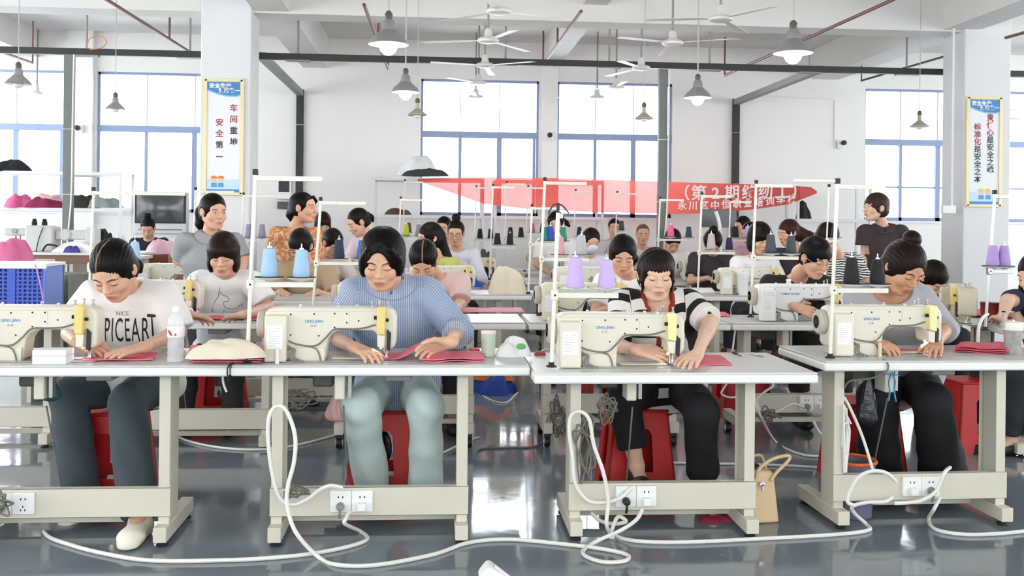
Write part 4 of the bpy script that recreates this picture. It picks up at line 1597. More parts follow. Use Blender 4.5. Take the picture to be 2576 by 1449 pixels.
def shirt_print(info, body, size, cx, cy_, y0, name, material, xscale=1.0, dz=0.0, bold=0.0, space=1.0):
    """lettering laid over the front of a shirt"""
    import bmesh
    vs, fs = text_mesh(body, size, 0.0, bold=bold, xscale=xscale, space=space)
    bm = bmesh.new()
    bv = [bm.verts.new(v) for v in vs]
    for f in fs:
        try:
            bm.faces.new([bv[i] for i in f])
        except ValueError:
            pass
    bmesh.ops.remove_doubles(bm, verts=bm.verts, dist=1e-5)
    bmesh.ops.triangulate(bm, faces=bm.faces)
    for _ in range(3):
        ed = [e for e in bm.edges if e.calc_length() > 0.012]
        if ed:
            bmesh.ops.subdivide_edges(bm, edges=ed, cuts=1)
            bmesh.ops.triangulate(bm, faces=bm.faces)
    c = at(cx, cy_, y0)
    G = info['F'].shirt
    out = []
    for v in bm.verts:
        x, z = c.x + v.co.x, c.z + v.co.z + dz
        y = y0 - 0.45
        for _ in range(120):
            g = G.sample((x, y, z))
            if g < 0.0022:
                break
            y += max(0.0012, min(g, 0.03) * 0.8)
        v.co = Vector((x, y, z)) - Vector(info['off'])
    bm.normal_update()
    me = bpy.data.meshes.new(name)
    bm.to_mesh(me)
    bm.free()
    me.materials.append(material)
    o = bpy.data.objects.new(name, me)
    COL.objects.link(o)
    o.parent = info['root']
    return o


def stripes_mat():
    m = mat('pinstripe_shirt', '#8b9dbd', 0.85, vary=0.04, scale=14, bump=0.3, bscale=26)
    nt = m.node_tree
    s = math_node(nt, 'SINE', math_node(nt, 'MULTIPLY', attr_mask(m, 'stripe'), 620.0))
    n = nt.nodes.new('ShaderNodeTexNoise')
    n.inputs['Scale'].default_value = 60
    f = math_node(nt, 'MULTIPLY', math_node(nt, 'GREATER_THAN', s, 0.35), math_node(nt, 'ADD', math_node(nt, 'MULTIPLY', n.outputs['Fac'], 0.5), 0.3))
    mix_color(m, f, '#e4e8ee')
    return m


def bands_mat():
    m = mat('banded_knit', '#eae4e0', 0.9, vary=0.04, scale=14, bump=0.35, bscale=70)
    nt = m.node_tree
    b = math_node(nt, 'ADD', attr_mask(m, 'band'), 1.0)
    fr = math_node(nt, 'FRACT', math_node(nt, 'DIVIDE', math_node(nt, 'ADD', b, 0.052), 0.092))
    mix_color(m, math_node(nt, 'GREATER_THAN', fr, 0.55), '#17171a')
    mix_color(m, attr_mask(m, 'trim'), '#93342a')
    return m



def flower_mat():
    m = mat('floral_blouse', '#bd8058', 0.85, vary=0.1, scale=12, bump=0.2, bscale=24)
    nt = m.node_tree
    tc = nt.nodes.new('ShaderNodeTexCoord')
    n = nt.nodes.new('ShaderNodeTexNoise')
    n.inputs['Scale'].default_value, n.inputs['Detail'].default_value, n.inputs['Distortion'].default_value = 7, 1, 1.2
    nt.links.new(tc.outputs['Object'], n.inputs['Vector'])
    r = math_node(nt, 'SINE', math_node(nt, 'MULTIPLY', n.outputs['Fac'], 34.0))
    mix_color(m, math_node(nt, 'MULTIPLY', math_node(nt, 'GREATER_THAN', r, 0.45), 0.65), '#eec79c')
    return m


def zebra_mat():
    m = mat('zebra_top', '#ece9e6', 0.85, vary=0.03, scale=12)
    nt = m.node_tree
    tc = nt.nodes.new('ShaderNodeTexCoord')
    w = nt.nodes.new('ShaderNodeTexWave')
    w.inputs['Scale'].default_value, w.inputs['Distortion'].default_value, w.inputs['Detail Scale'].default_value = 14, 5, 1.2
    w.bands_direction = 'Z'
    nt.links.new(tc.outputs['Object'], w.inputs['Vector'])
    mix_color(m, math_node(nt, 'GREATER_THAN', w.outputs['Fac'], 0.58), '#1c1a1c')
    return m


FLORAL, ZEBRA = flower_mat(), zebra_mat()
P1 = person('woman in a white T-shirt with tall black lettering bent over the leftmost machine', at(287, 678, 4.47), (-1.6, 4.98, 0), pitch=0.70, yaw=-0.16, roll=-0.05, h=0.004, skin='#d8a684', s=1.06,
            neck=at(322, 722, 4.76), hips=at(352, 965, 4.98), hands=[hp(206, 866, 0.80, 270, 884, 0.775, 0.35), hp(372, 872, 0.795, 272, 892, 0.775, 0.12)],
            elbows=[at(176, 838, 4.70), at(448, 836, 4.74)], hstyle=dict(TIED, ears=False, low=-0.05, part=-0.018, part_slope=0.25, grow=0.003, tail=dict(pts=[(0.02, 0.10, -0.03), (0.04, 0.10, -0.07), (0.05, 0.085, -0.09)], r=[0.026, 0.022, 0.010])),
            top=dict(color='#efebe8', fold=0.005, sleeve=0.92, ease=0.038, flare=0.022, hem=0.06), bottom=dict(color='#3f494f', ease=0.028, flare=0.012, hem=1.0, name='jeans'), shoes='#ece6d8', shoe_size=1.25,
            knees=[on(172, 992, 0.53), on(318, 1012, 0.52)], feet=[at(205, 1250, 4.70), on(352, 1296, 0.09)], girth=1.08)
shirt_print(P1, 'PICEAR', 0.158, 326, 830, 4.75, 'lettering', mat('print_black', '#232326', 0.8), xscale=0.355, space=1.12)
shirt_print(P1, 'T', 0.158, 388, 826, 4.75, 'lettering', mat('print_black', '#232326', 0.8), xscale=0.5, dz=0.01)
shirt_print(P1, 'NICE', 0.028, 318, 786, 4.75, 'lettering', mat('print_grey', '#6a686a', 0.8))

P2 = person('woman with black bobbed hair in a blue pinstriped shirt at the second machine', at(962, 652, 4.52), (-0.27, 5.0, 0), pitch=0.42, yaw=-0.10, roll=0.03, h=0.004, skin='#dca987', s=1.07,
            neck=at(985, 712, 4.80), hips=at(1000, 975, 5.02), hands=[hp(885, 872, 0.80, 950, 896, 0.775, 0.32), hp(1130, 862, 0.83, 1045, 882, 0.79, 0.4)],
            elbows=[at(832, 846, 4.76), at(1152, 834, 4.76)],
            hstyle=dict(cut=(-0.006, -0.126, -0.040, 0.061, 0.087, 0.126), low=-0.070, nape=-0.09, grow=0.014, comb='down',
                        add=[('egg', (-0.076, -0.012, -0.012, 0.022, 0.056, 0.066)), ('egg', (0.074, -0.02, -0.004, 0.024, 0.052, 0.060)),
                             ('lock', ([(0.005, -0.058, 0.104), (0.042, -0.068, 0.080), (0.070, -0.062, 0.042), (0.084, -0.040, -0.012)], [0.010, 0.013, 0.013, 0.009])),
                             ('lock', ([(-0.012, -0.060, 0.104), (-0.044, -0.067, 0.080), (-0.068, -0.058, 0.036), (-0.080, -0.040, -0.035)], [0.009, 0.011, 0.012, 0.009]))]),
            top=dict(mat=stripes_mat(), sleeve=1.38, ease=0.045, flare=0.030, neck='collar', attr=True, hem=0.12, fold=0.004, name='shirt'), bottom=dict(color='#c8d8d4', ease=0.028, flare=0.006, hem=0.92),
            shoes='#d8ccb2', knees=[on(905, 1022, 0.53), on(1072, 1020, 0.53)], feet=[at(938, 1238, 4.76), at(1070, 1258, 4.70)], girth=1.05)
P3 = person('woman with a fringe in a black and cream banded jumper at the third machine', at(1650, 690, 4.72), (1.05, 5.0, 0), pitch=0.20, yaw=-0.03, roll=0.0, h=0.004, skin='#e0b494', s=1.0,
            neck=at(1648, 738, 4.88), hips=at(1672, 975, 5.02), hands=[hp(1600, 880, 0.79, 1692, 898, 0.762, 0.2), hp(1768, 878, 0.80, 1726, 917, 0.760, 0.15)],
            elbows=[at(1545, 868, 4.78), at(1788, 812, 4.72)], hstyle=dict(H_FRINGE, grow=0.006), hcolor='#211815',
            top=dict(mat=bands_mat(), sleeve=0.86, ease=0.030, flare=0.018, neck='v', attr=True, hem=0.08, name='jumper'), bottom=dict(color='#131315', ease=0.022, flare=0.010, hem=0.66, name='capri_trousers'), shoes='#1b1b1d',
            knees=[on(1566, 1000, 0.53), on(1765, 1030, 0.52)], feet=[at(1602, 1172, 4.76), at(1768, 1262, 4.72)], girth=1.12, headband='#2b2422')
P4 = person('woman with a high hair bun in a grey T-shirt at the fourth machine', at(2272, 672, 4.78), (2.3, 5.1, 0), pitch=0.62, yaw=0.28, roll=0.10, h=0.004, skin='#c9936f', s=1.05,
            neck=at(2232, 728, 5.02), hips=at(2270, 965, 5.2), hands=[hp(2212, 864, 0.80, 2270, 881, 0.775, 0.4), hp(2362, 852, 0.81, 2345, 884, 0.775, 0.3)],
            elbows=[at(2165, 835, 4.97), at(2376, 828, 4.92)], hstyle=dict(H_BUN, grow=0.007, ears=False, low=-0.05), hcolor='#1e1411',
            top=dict(color='#adacb0', fold=0.0045, sleeve=1.12, ease=0.040, flare=0.026, neck='scoop', hem=0.06), bottom=dict(color='#101012', ease=0.036, flare=0.035, hem=0.90), shoes='#161618',
            knees=[on(2205, 1000, 0.53), on(2345, 1012, 0.53)], feet=[at(2215, 1215, 4.98), at(2378, 1228, 4.86)], girth=1.05)
hb = MB().tube([Vector(P4['T'](0.034 * math.cos(a) + 0.0, 0.045 + 0.034 * math.sin(a), 0.116)) for a in np.linspace(0, 2 * math.pi, 18, endpoint=False)], 0.006, 6, closed=True)
hb.ball(Vector(P4['T'](0.012, 0.006, 0.122)), 0.012, 8, 1)
part(hb, 'hair_tie', [BLACK, mat('hair_bead', '#c8d4ea', 0.25)], P4['root'])
br = MB().tube([Vector(P4['W'][1] - P4['off'] + A((0.026 * math.cos(a), 0.026 * math.sin(a) * 0.4, 0.024 * math.sin(a) + 0.02))) for a in np.linspace(0, 2 * math.pi, 20, endpoint=False)], 0.003, 6, closed=True)
part(br, 'bracelet', mat('bracelet', '#d9a39a', 0.4), P4['root'])

# ---- second row
P5 = person('woman with a dark brown bob in a T-shirt with an animal line drawing', at(562, 640, 6.35), (-1.45, 6.8, 0), pitch=0.32, yaw=0.05, h=0.005, skin='#d3a184', s=1.06, hcolor='#20140f',
            neck=at(570, 690, 6.55), hips=at(560, 890, 6.85), hands=[hp(497, 796, 0.80, 535, 806, 0.77, 0.3), hp(612, 792, 0.80, 570, 800, 0.77, 0.2)], elbows=[at(458, 772, 6.5), at(676, 775, 6.5)], hstyle=dict(H_BOB),
            top=dict(color='#eeedec', fold=0.0045, sleeve=0.75, ease=0.032, flare=0.02), bottom=dict(color='#2c2e31'), shoes='#222224')
ln = MB()
for pts in ([(530, 785), (536, 764), (548, 746), (552, 733), (560, 742), (572, 748), (574, 758), (562, 760), (566, 775), (590, 778), (600, 770)], [(552, 733), (553, 722)], [(536, 790), (532, 778)], [(560, 790), (562, 780)], [(596, 772), (606, 766), (603, 775)]):
    wp = []
    for px, py in pts:
        p = at(px, py, 6.5)
        y = 6.1
        for _ in range(80):
            g = P5['F'].shirt.sample((p.x, y, p.z))
            if g < 0.002:
                break
            y += max(0.002, min(g, 0.03) * 0.8)
        wp.append(Vector((p.x, y, p.z)) - Vector(P5['off']))
    ln.tube(smooth_path(wp, 5), 0.0016, 5)
part(ln, 'line_drawing', mat('print_grey', '#6a686a', 0.8), P5['root'])
wb = MB().tube([Vector(P5['W'][0] - P5['off'] + A((0.028 * math.cos(a), 0.012 * math.sin(a), 0.03 * math.sin(a)))) for a in np.linspace(0, 2 * math.pi, 18, endpoint=False)], 0.006, 6, closed=True)
part(wb, 'bracelet', WHITEP, P5['root'])

person('woman in a dusty pink T-shirt bowed low behind the blue pinstriped shirt', at(1066, 655, 6.35), (0.05, 6.8, 0), pitch=0.78, yaw=-0.12, roll=-0.05, h=0.005, skin='#cf9c7c', s=1.06,
       neck=at(1096, 694, 6.62), hips=at(1085, 890, 6.85), hands=[hp(1030, 795, 0.80, 1060, 805, 0.77), hp(1120, 790, 0.80, 1085, 800, 0.77)], elbows=[at(1010, 770, 6.55), at(1158, 765, 6.5)], hstyle=dict(H_TAIL, part=0.01, grow=0.004),
       top=dict(color='#dcbfbb', sleeve=0.8, ease=0.028, flare=0.014), bottom=dict(color='#26262b'), shoes='#2a2a2a')
person('woman with tied hair in a white T-shirt looking down, between lavender cones and banded jumper', at(1566, 640, 6.45), (1.1, 6.9, 0), pitch=0.46, yaw=-0.08, roll=0.04, h=0.005, skin='#d9a17e', s=1.02,
       neck=at(1578, 694, 6.65), hips=at(1590, 890, 6.9), hstyle=dict(TIED, grow=0.007, ears=False, low=-0.04, tail=dict(pts=[(0.06, 0.06, -0.01), (0.09, 0.06, -0.06), (0.085, 0.05, -0.09)], r=[0.024, 0.026, 0.014])),
       top=dict(color='#f3f1ef', sleeve=0.7, ease=0.03), bottom=dict(color='#232326'), shoes='#2a2a2a')
P8 = person('young man with black hair and glasses in a black T-shirt', at(2050, 648, 6.45), (2.35, 6.9, 0), pitch=0.42, yaw=0.30, roll=0.05, h=0.005, skin='#d8a282', s=1.07, male=True,
            neck=at(2002, 700, 6.7), hips=at(2010, 890, 6.95), hands=[hp(2020, 778, 0.82, 2060, 790, 0.79), hp(2110, 775, 0.82, 2085, 785, 0.79)], elbows=[at(1945, 768, 6.65), at(2130, 765, 6.6)],
            hstyle=dict(H_SHORT), top=dict(color='#17171b', sleeve=0.75, ease=0.03), bottom=dict(color='#2a2622', hem=0.55), shoes='#1d1d1d', glasses='#b9a98c', shw=0.185)
person('woman with long black hair in a navy top, cut by the right edge', at(2606, 690, 5.75), (3.2, 5.85, 0), face=-1.45, pitch=0.35, yaw=0.1, h=0.006, skin='#dcae90', s=1.05,
       neck=at(2612, 742, 5.8), hips=at(2655, 920, 5.85), hands=[hp(2540, 800, 0.82, 2500, 800, 0.79), hp(2540, 785, 0.82, 2500, 792, 0.79)], elbows=[at(2535, 755, 5.62), None],
       hstyle=dict(H_LONG, tail=dict(pts=[(-0.05, 0.04, 0.0), (-0.085, 0.0, -0.09), (-0.095, -0.02, -0.17), (-0.09, -0.03, -0.24)], r=[0.07, 0.05, 0.04, 0.02])), top=dict(color='#262b48', sleeve=0.6, ease=0.03), bottom=dict(color='#24262c'), shoes='#222222')

# ---- standing
person('standing woman in a grey polo shirt with black ponytail, hand on hip', at(536, 532, 7.5), (-1.9, 7.6, 0), sit=False, face=0.35, yaw=0.35, pitch=0.12, h=0.006, skin='#d9a283', eyes='open', s=1.08, girth=1.2, shw=0.18,
       neck=at(528, 590, 7.56), hips=at(535, 770, 7.6), hands=[(at(505, 672, 7.45), (0.5, -0.2, -0.9), 0.4), (at(600, 730, 7.5), (0.1, -0.3, -1), 0.3)], elbows=[at(448, 655, 7.6), at(612, 655, 7.6)],
       hstyle=dict(TIED, grow=0.003, tail=dict(pts=[(-0.02, 0.10, 0.04), (-0.03, 0.125, -0.02), (-0.03, 0.12, -0.10), (-0.02, 0.10, -0.16)], r=[0.03, 0.034, 0.03, 0.012])),
       top=dict(color='#9c9c9e', sleeve=0.8, ease=0.028, neck='collar', hem=0.05, name='polo_shirt'), bottom=dict(color='#3a3d44'), shoes='#333333')
person('standing woman in an orange brown floral blouse looking to the side', at(762, 522, 8.55), (-1.2, 8.65, 0), sit=False, face=0.55, yaw=0.75, pitch=0.02, h=0.006, skin='#d79d78', eyes='open', s=1.10,
       neck=at(742, 575, 8.61), hips=at(738, 740, 8.65), hands=[(at(690, 725, 8.5), (0.3, -0.3, -0.9), 0.3), (at(800, 690, 8.35), (0.5, -0.7, -0.2), 0.3)], elbows=[at(683, 652, 8.6), at(795, 638, 8.55)],
       hstyle=dict(TIED, add=[('lock', ([(0, 0.09, 0.0), (0, 0.105, -0.06), (0, 0.095, -0.10)], [0.032, 0.03, 0.014])), ('lock', ([(0.02, -0.075, 0.085), (0.05, -0.085, 0.055), (0.066, -0.072, 0.03)], [0.012, 0.012, 0.006]))]),
       top=dict(color='#b5744c', sleeve=1.3, ease=0.03, neck='scoop', hem=0.05, name='blouse', mat=FLORAL), bottom=dict(color='#3a2c28'), shoes='#2a2a2a')
person('standing woman with short dark hair in a dark brown blouse beside the right window', at(2203, 522, 9.3), (3.5, 9.4, 0), sit=False, face=-0.25, yaw=-1.1, pitch=-0.02, h=0.006, skin='#dfae90', eyes='open', s=1.12, shw=0.17,
       neck=at(2222, 570, 9.36), hips=at(2208, 730, 9.4), hands=[(at(2170, 690, 9.3), (0.2, -0.5, -0.8), 0.3), (at(2270, 720, 9.3), (0.0, -0.3, -1), 0.3)], elbows=[at(2176, 640, 9.4), at(2266, 640, 9.4)],
       hstyle=dict(H_SHORT, low=-0.02, nape=-0.08), hcolor='#3a2a22', top=dict(color='#3e3133', sleeve=0.55, ease=0.032, flare=0.03, neck='collar', hem=0.08, name='blouse'), bottom=dict(color='#262427'), shoes='#222222', girth=1.05)


# ---- the rows behind, bent over their machines
def worker(label, px, py, y, hs, cloth, pitch=0.45, yaw=0.0, skin='#d6a283', hcolor='#17110f', face=0.0, detail=True, eyes='down', lean=0.26, h=0.0085, **kw):
    Hc = at(px, py, y)
    tp = dict(color=cloth, sleeve=kw.pop('sleeve', 0.75))
    tp.update(kw.pop('topx', {}))
    fx, fy = math.sin(face), -math.cos(face)
    base = (Hc.x - fx * lean * 1.2, Hc.y - fy * lean * 1.2, 0)
    return person(label, Hc, base, face=face, pitch=pitch, yaw=yaw, skin=skin, h=h, hstyle=hs, hcolor=hcolor, top=tp, bottom=dict(color='#2a2b30'), shoes='#2a2a2a', detail=detail, eyes=eyes, lean=lean, **kw)


SIDE_TAIL = dict(TIED, tail=dict(pts=[(0.03, 0.08, 0.0), (0.06, 0.09, -0.07), (0.08, 0.07, -0.14)], r=[0.03, 0.028, 0.012]))
worker('person with short black hair in a tan shirt, face hidden low behind light blue cones', 757, 618, 7.62, dict(H_SHORT, grow=0.008, low=-0.02), '#b29b7c', 0.62, -0.2, glasses='#3a2a2a')
worker('woman with very long black hair in a lime green jacket facing sideways', 1082, 598, 8.85, dict(H_LONG, tail=dict(pts=[(0, 0.06, 0.0), (0, 0.09, -0.10), (0.01, 0.115, -0.22), (0.02, 0.13, -0.34), (0.03, 0.14, -0.42)], r=[0.074, 0.05, 0.05, 0.055, 0.03])), '#b6bf63', 0.18, -0.35, face=-0.85, sleeve=1.6, eyes='open', s=1.1)
worker('woman with glasses and a top knot in a pale striped shirt', 1147, 585, 9.7, dict(H_BUN), '#d7d6e4', 0.3, -0.15, glasses='#5a4a48', sleeve=1.6, s=1.02)
worker('woman with shoulder length black hair and a fringe in a white blouse', 1912, 600, 8.95, dict(H_BOB, low=-0.14), '#ecebea', 0.3, 0.15, s=1.15, sleeve=1.4)
worker('person in a light blue face mask with black hair', 1487, 605, 9.8, dict(H_KNOT, nobrow=True, grow=0.006), '#dcdcec', 0.35, 0.15, mask=True)
worker('woman with a black ponytail in a white top sitting upright behind green cones', 1398, 562, 10.9, dict(H_TAIL, grow=0.004, tail=dict(pts=[(0.05, 0.08, 0.02), (0.10, 0.09, -0.02), (0.13, 0.08, -0.05)], r=[0.03, 0.026, 0.014])), '#f1f0ef', 0.3, -0.2, s=1.1)
worker('person bent so low that only black hair shows by a pink cone', 1692, 605, 10.8, dict(H_CROP, grow=0.010), '#e8e6e6', 0.8, 0.0)
worker('woman with long chestnut brown hair seen from the side', 1984, 585, 9.6, dict(H_LONG, tail=dict(pts=[(0, 0.06, 0.0), (0.02, 0.10, -0.04), (0.06, 0.17, -0.09), (0.1, 0.24, -0.12)], r=[0.078, 0.07, 0.06, 0.03])), '#3a3540', 0.25, -0.7, hcolor='#3b211a', face=-0.6, s=1.05)
worker('person in a zebra striped top partly behind the man in black', 2082, 598, 8.6, dict(H_LONG, tail=dict(pts=[(0, 0.05, 0), (0, 0.09, -0.05), (0, 0.1, -0.1)], r=[0.07, 0.06, 0.03])), '#e9e6e3', 0.5, 0.2, s=1.08, topx=dict(mat=ZEBRA), neck=at(2108, 640, 8.9), hips=at(2120, 800, 9.0))
worker('person with a loose black bun bowed behind a pale pink cone', 1793, 610, 9.8, dict(H_BUN, grow=0.008), '#3a3436', 0.85, -0.2, s=1.05)
worker('smiling woman with tied black hair in profile below the banner', 1868, 568, 12.1, dict(H_TAIL), '#e3b7c4', 0.25, -0.7, face=-0.6)
worker('woman with black hair right behind the smiling woman', 1886, 586, 10.9, dict(H_TAIL), '#c8a2b0', 0.3, -0.6, face=-0.5, skin='#d9a888')
worker('tiny face with dark hair near the middle post', 1545, 572, 13.0, dict(H_KNOT), '#cfc8cc', 0.15, -0.1, h=0.01)
worker('man with cropped brown hair behind dark grey cones', 1617, 588, 11.8, dict(H_CROP), '#d7d2cf', 0.2, -0.1, hcolor='#6b5138', male=True)
worker('woman in a pale lilac blouse bending over in profile by the wall', 902, 558, 9.7, dict(H_TAIL, tail=dict(pts=[(0, 0.10, 0.02), (0.0, 0.125, -0.02), (0, 0.12, -0.06)], r=[0.03, 0.024, 0.01])), '#d5c7cf', 0.5, -0.5, face=-0.7, lean=0.34, s=1.08, sleeve=1.2)
worker('person whose forehead shows beside the navy cone', 836, 610, 8.95, dict(H_TAIL, grow=0.004), '#d9d2cc', 0.7, 0.4, face=0.3)
worker('person with dark brown curls behind the floral blouse', 812, 562, 11.4, dict(H_BOB), '#3a3435', 0.4, 0.3, hcolor='#2a1c17')
worker('woman in a black top bent over pink fabric below the television', 372, 572, 12.0, dict(H_BUN), '#19181b', 0.6, 0.12, s=1.0)
worker('face half hidden between the top knot and the green jacket', 1117, 572, 10.9, dict(H_KNOT), '#d8cdd0', 0.25, -0.4)
worker('person with glossy black hair bowed behind the side facing machine', 2345, 700, 7.3, dict(H_LONG, tail=dict(pts=[(0, 0.05, 0), (0.0, 0.09, -0.05), (0, 0.10, -0.15)], r=[0.07, 0.065, 0.04])), '#4a3a3c', 0.9, 0.5, s=1.1)

# ------------------------------------------------------------------ rows of tables behind
R2Y = 5.85
R2A = make_table('second row table of the woman with the brown bob', (-1.38, R2Y, 0), legdx=0.0, leghalf=0.40)
R2B = make_table('second row table behind the blue pinstriped shirt, black casters', (-0.06, R2Y, 0), legdx=-0.10, casters=True)
R2C = make_table('second row table behind the banded jumper, black casters', (1.18, R2Y, 0), legdx=-0.10, casters=True)
R2D = make_table('second row table of the man in the black T-shirt', (2.41, R2Y, 0), legdx=-0.10, casters=True, socket=(0.03, (GREYP, WHITEP)))
R2E = make_table('sewing table set crosswise at the right edge before the woman in navy', (3.42, 5.95, 0), rz=math.radians(-97), detail=False, w=1.3)
make_machine('cream sewing machine before the woman with the brown bob', at(510, 800, 6.05) * 1 - Vector((0.57, 0, at(510, 800, 6.05).z - TZ)), words=None, lamp=False)


def on_table(px, y, z=TZ):
    p = at(px, 600, y)
    return Vector((p.x, y, z))


PROTO_M = make_machine('cream sewing machine right behind the blue pinstriped shirt', on_table(843, 6.05), words=None, lamp=False)
make_machine('cream sewing machine behind the lavender cones', on_table(1352, 6.05), words=None, lamp=False, body=mat('cream_aged', '#ddd8c0', 0.4))
make_machine('white sewing machine before the man in the black T-shirt', on_table(1893, 6.05), words=('TOMOTOKUNI', None), lamp=False, body=mat('machine_white', '#eceae6', 0.35))
m9 = make_machine('old beige sewing machine seen from its needle end, at the crosswise table', (at(2436, 760, 5.78).x + 0.213, 6.31, TZ), rz=math.radians(-112), words=None, lamp=False, body=mat('machine_beige', '#cfc6ae', 0.4))

ROW = [(8.12, (-1.98, 0.20, 1.43, 2.82)), (10.1, (-2.0, -0.75, 0.50, 1.75, 3.0, 4.25)), (12.2, (-0.9, 0.35, 1.6, 2.85))]
names3 = [['third row table behind the grey polo shirt', 'third row table with the canvas bag', 'third row table under the pale pink cone', 'third row table behind the man in black'],
          ['fourth row table by the left pillar', 'fourth row table before the lilac blouse', 'fourth row table before the top knot', 'fourth row table before the masked person', 'fourth row table before the chestnut hair', 'fourth row table at the right end'],
          ['far table under the empty rack', 'far table in line with the left centre window', 'far table in line with the middle post', 'far table below the banner']]
PROTO_T = None
for (yy, xs), nm in zip(ROW, names3):
    for x, l in zip(xs, nm):
        if PROTO_T is None:
            PROTO_T = make_table(l, (x, yy, 0), detail=False)
        else:
            dup(PROTO_T, (x, yy, 0), 0, l)
PROTO_N = make_table('third row table before the person in the tan shirt', (-1.0, 6.98, 0), h=0.80, detail=False)
mnames = [['machine behind the grey polo shirt', 'machine beside the canvas bag', 'machine below the pale pink cone', 'machine behind the man with glasses'],
          ['machine by the left pillar', 'machine before the lilac blouse', 'machine before the top knot woman', 'machine before the masked person', 'machine before the chestnut haired woman', 'machine at the right end of the fourth row'],
          ['machine on the far table under the empty rack', 'machine on the far table at the left centre window', 'machine on the far table by the middle post', 'machine on the far table below the banner']]
for (yy, xs), nm in zip(ROW, mnames):
    for x, l in zip(xs, nm):
        dup(PROTO_M, (x - 0.42, yy + 0.19, TZ), 0, 'small distant cream sewing ' + l, skip=('notice', 'print_lines', 'screws', 'panel_seam', 'wiring', 'thread_guide') if yy > 9 else ('print_lines',))

# ------------------------------------------------------------------ stools
s0 = make_stool('red plastic stool under the woman in the lettered T-shirt', (-1.55, 4.98, 0))
for loc, l in (((-0.24, 5.0, 0), 'red plastic stool under the woman in the blue pinstriped shirt'), ((1.04, 5.02, 0), 'red plastic stool under the woman in the banded jumper'),
               ((2.30, 5.16, 0), 'red plastic stool under the woman with the high bun'), ((-1.44, 6.85, 0), 'red plastic stool under the woman with the brown bob'),
               ((0.04, 6.85, 0), 'red plastic stool under the bowed woman in pink'), ((1.16, 6.9, 0), 'red plastic stool behind the stool of the banded jumper'),
               ((2.20, 6.95, 0), 'red plastic stool under the man in the black T-shirt'), ((3.3, 5.85, 0), 'red plastic stool under the woman in navy')):
    dup(s0, loc, 0, l)

# ------------------------------------------------------------------ thread stands and their cones
SB = '#a9cbea'


def stand_at(label, px, py, top, bar, y, cones=(), arm=0.25, lean=0.026, tz=TZ, **kw):
    """px, py: foot; top, bar: heights in the photograph"""
    b = at(px, py, y)
    zt, zb = at(px, top, y).z - tz, at(px, bar, y).z - tz
    st = make_stand(label, (b.x, y, tz), H=zt, bar_z=zb, arm=arm, lean=lean, r=kw.pop('r', 0.0085), **kw)
    for dx, col, hh, l in cones:
        r0 = 0.036 * (hh / 0.117) ** 0.6
        make_cone(l, disc_point(st, dx), col, h=hh, r0=r0, r1=r0 * 0.66)
    return st


stand_at('thread stand with two light blue cones on the second table', 622, 912, 440, 715, 4.16, [(0.075, SB, 0.118, 'light blue thread cone nearer the pole, behind the cream machine'), (0.205, SB, 0.112, 'light blue thread cone at the outer end of the bar')], discs=(0.075, 0.205), arm=0.27)
stand_at('thread stand with two lavender cones on the third table', 1387, 930, 535, 742, 4.05, [(0.085, '#cdb5e6', 0.125, 'lavender thread cone next to the pole on the third table'), (0.215, '#cdb5e6', 0.115, 'lavender thread cone before the woman in white')], discs=(0.085, 0.215), disc_white=True, hook=True, knob=False, arm=0.02)
stand_at('thread stand with two black cones on the fourth table', 2088, 905, 462, 730, 4.32, [(0.085, '#1d1d20', 0.115, 'thick black thread cone beside the pole on the fourth table'), (0.205, '#1d1d20', 0.108, 'black thread cone touching the hair of the grey T-shirt woman')], discs=(0.085, 0.205), arm=0.22, arm2=True)
stand_at('thread stand with a light blue cone behind the leftmost woman', 222, 800, 480, 668, 6.3, [(0.265, SB, 0.118, 'light blue thread cone over the head of the leftmost woman')], discs=(0.265,), arm=0.55)
stand_at('thread stand with navy and blue cones behind the blue pinstriped shirt', 786, 785, 505, 662, 6.3, [(0.14, '#26344a', 0.118, 'navy thread cone next to the bowed forehead'), (0.285, '#3768c4', 0.115, 'bright blue thread cone touching the black bob')], discs=(0.14, 0.285), arm=0.28, lean=0.05)
stand_at('thread stand with pink and grey cones behind the lavender ones', 1356, 788, 455, 652, 6.3, [(0.115, '#e2a3ab', 0.115, 'dusty pink thread cone above the lavender cones'), (0.255, '#b9bcc2', 0.125, 'pale grey thread cone before the face mask')], discs=(0.115, 0.255), arm=0.27)
stand_at('thread stand with two dark grey cones before the man in black', 1888, 800, 462, 648, 6.25, [(0.115, '#4b4e52', 0.118, 'dark grey thread cone before the black fringe woman'), (0.25, '#4b4e52', 0.112, 'dark grey thread cone touching the hair of the man in black')], discs=(0.115, 0.25), arm=0.24)
stand_at('grey thread stand with lavender cones at the right edge', 2478, 860, 488, 682, 5.5, [(0.02, '#b79bd6', 0.118, 'lavender thread cone beside the grey pole at the right edge'), (0.088, '#b79bd6', 0.116, 'lavender thread cone at the end of the bar at the right edge')], discs=(0.02, 0.088), arm=0.1, color=STEEL, lean=0.05)
stand_at('slim thread stand with a yellow cone before the grey polo shirt', 480, 740, 478, 612, 8.2, [(0.09, '#e8b93c', 0.115, 'yellow thread cone before the grey polo shirt')], discs=(0.09,), arm=0.3, lean=0.03)
stand_at('thread stand with green and blue cones in the third row', 1329, 740, 520, 614, 8.2, [(0.115, '#2f8a72', 0.112, 'green thread cone left of the blue one'), (0.165, '#3654b0', 0.12, 'royal blue thread cone between two green ones'), (0.27, '#2f8a72', 0.112, 'green thread cone right of the pole')], discs=(0.115, 0.165, 0.27), arm=0.25)
stand_at('thread stand with pale pink and navy cones in the third row', 1755, 740, 490, 636, 8.2, [(0.10, '#cbb6b7', 0.13, 'pale pink thread cone before the loose black bun'), (0.255, '#23264a', 0.10, 'navy thread cone beside the white cup')], discs=(0.10, 0.255), arm=0.25)
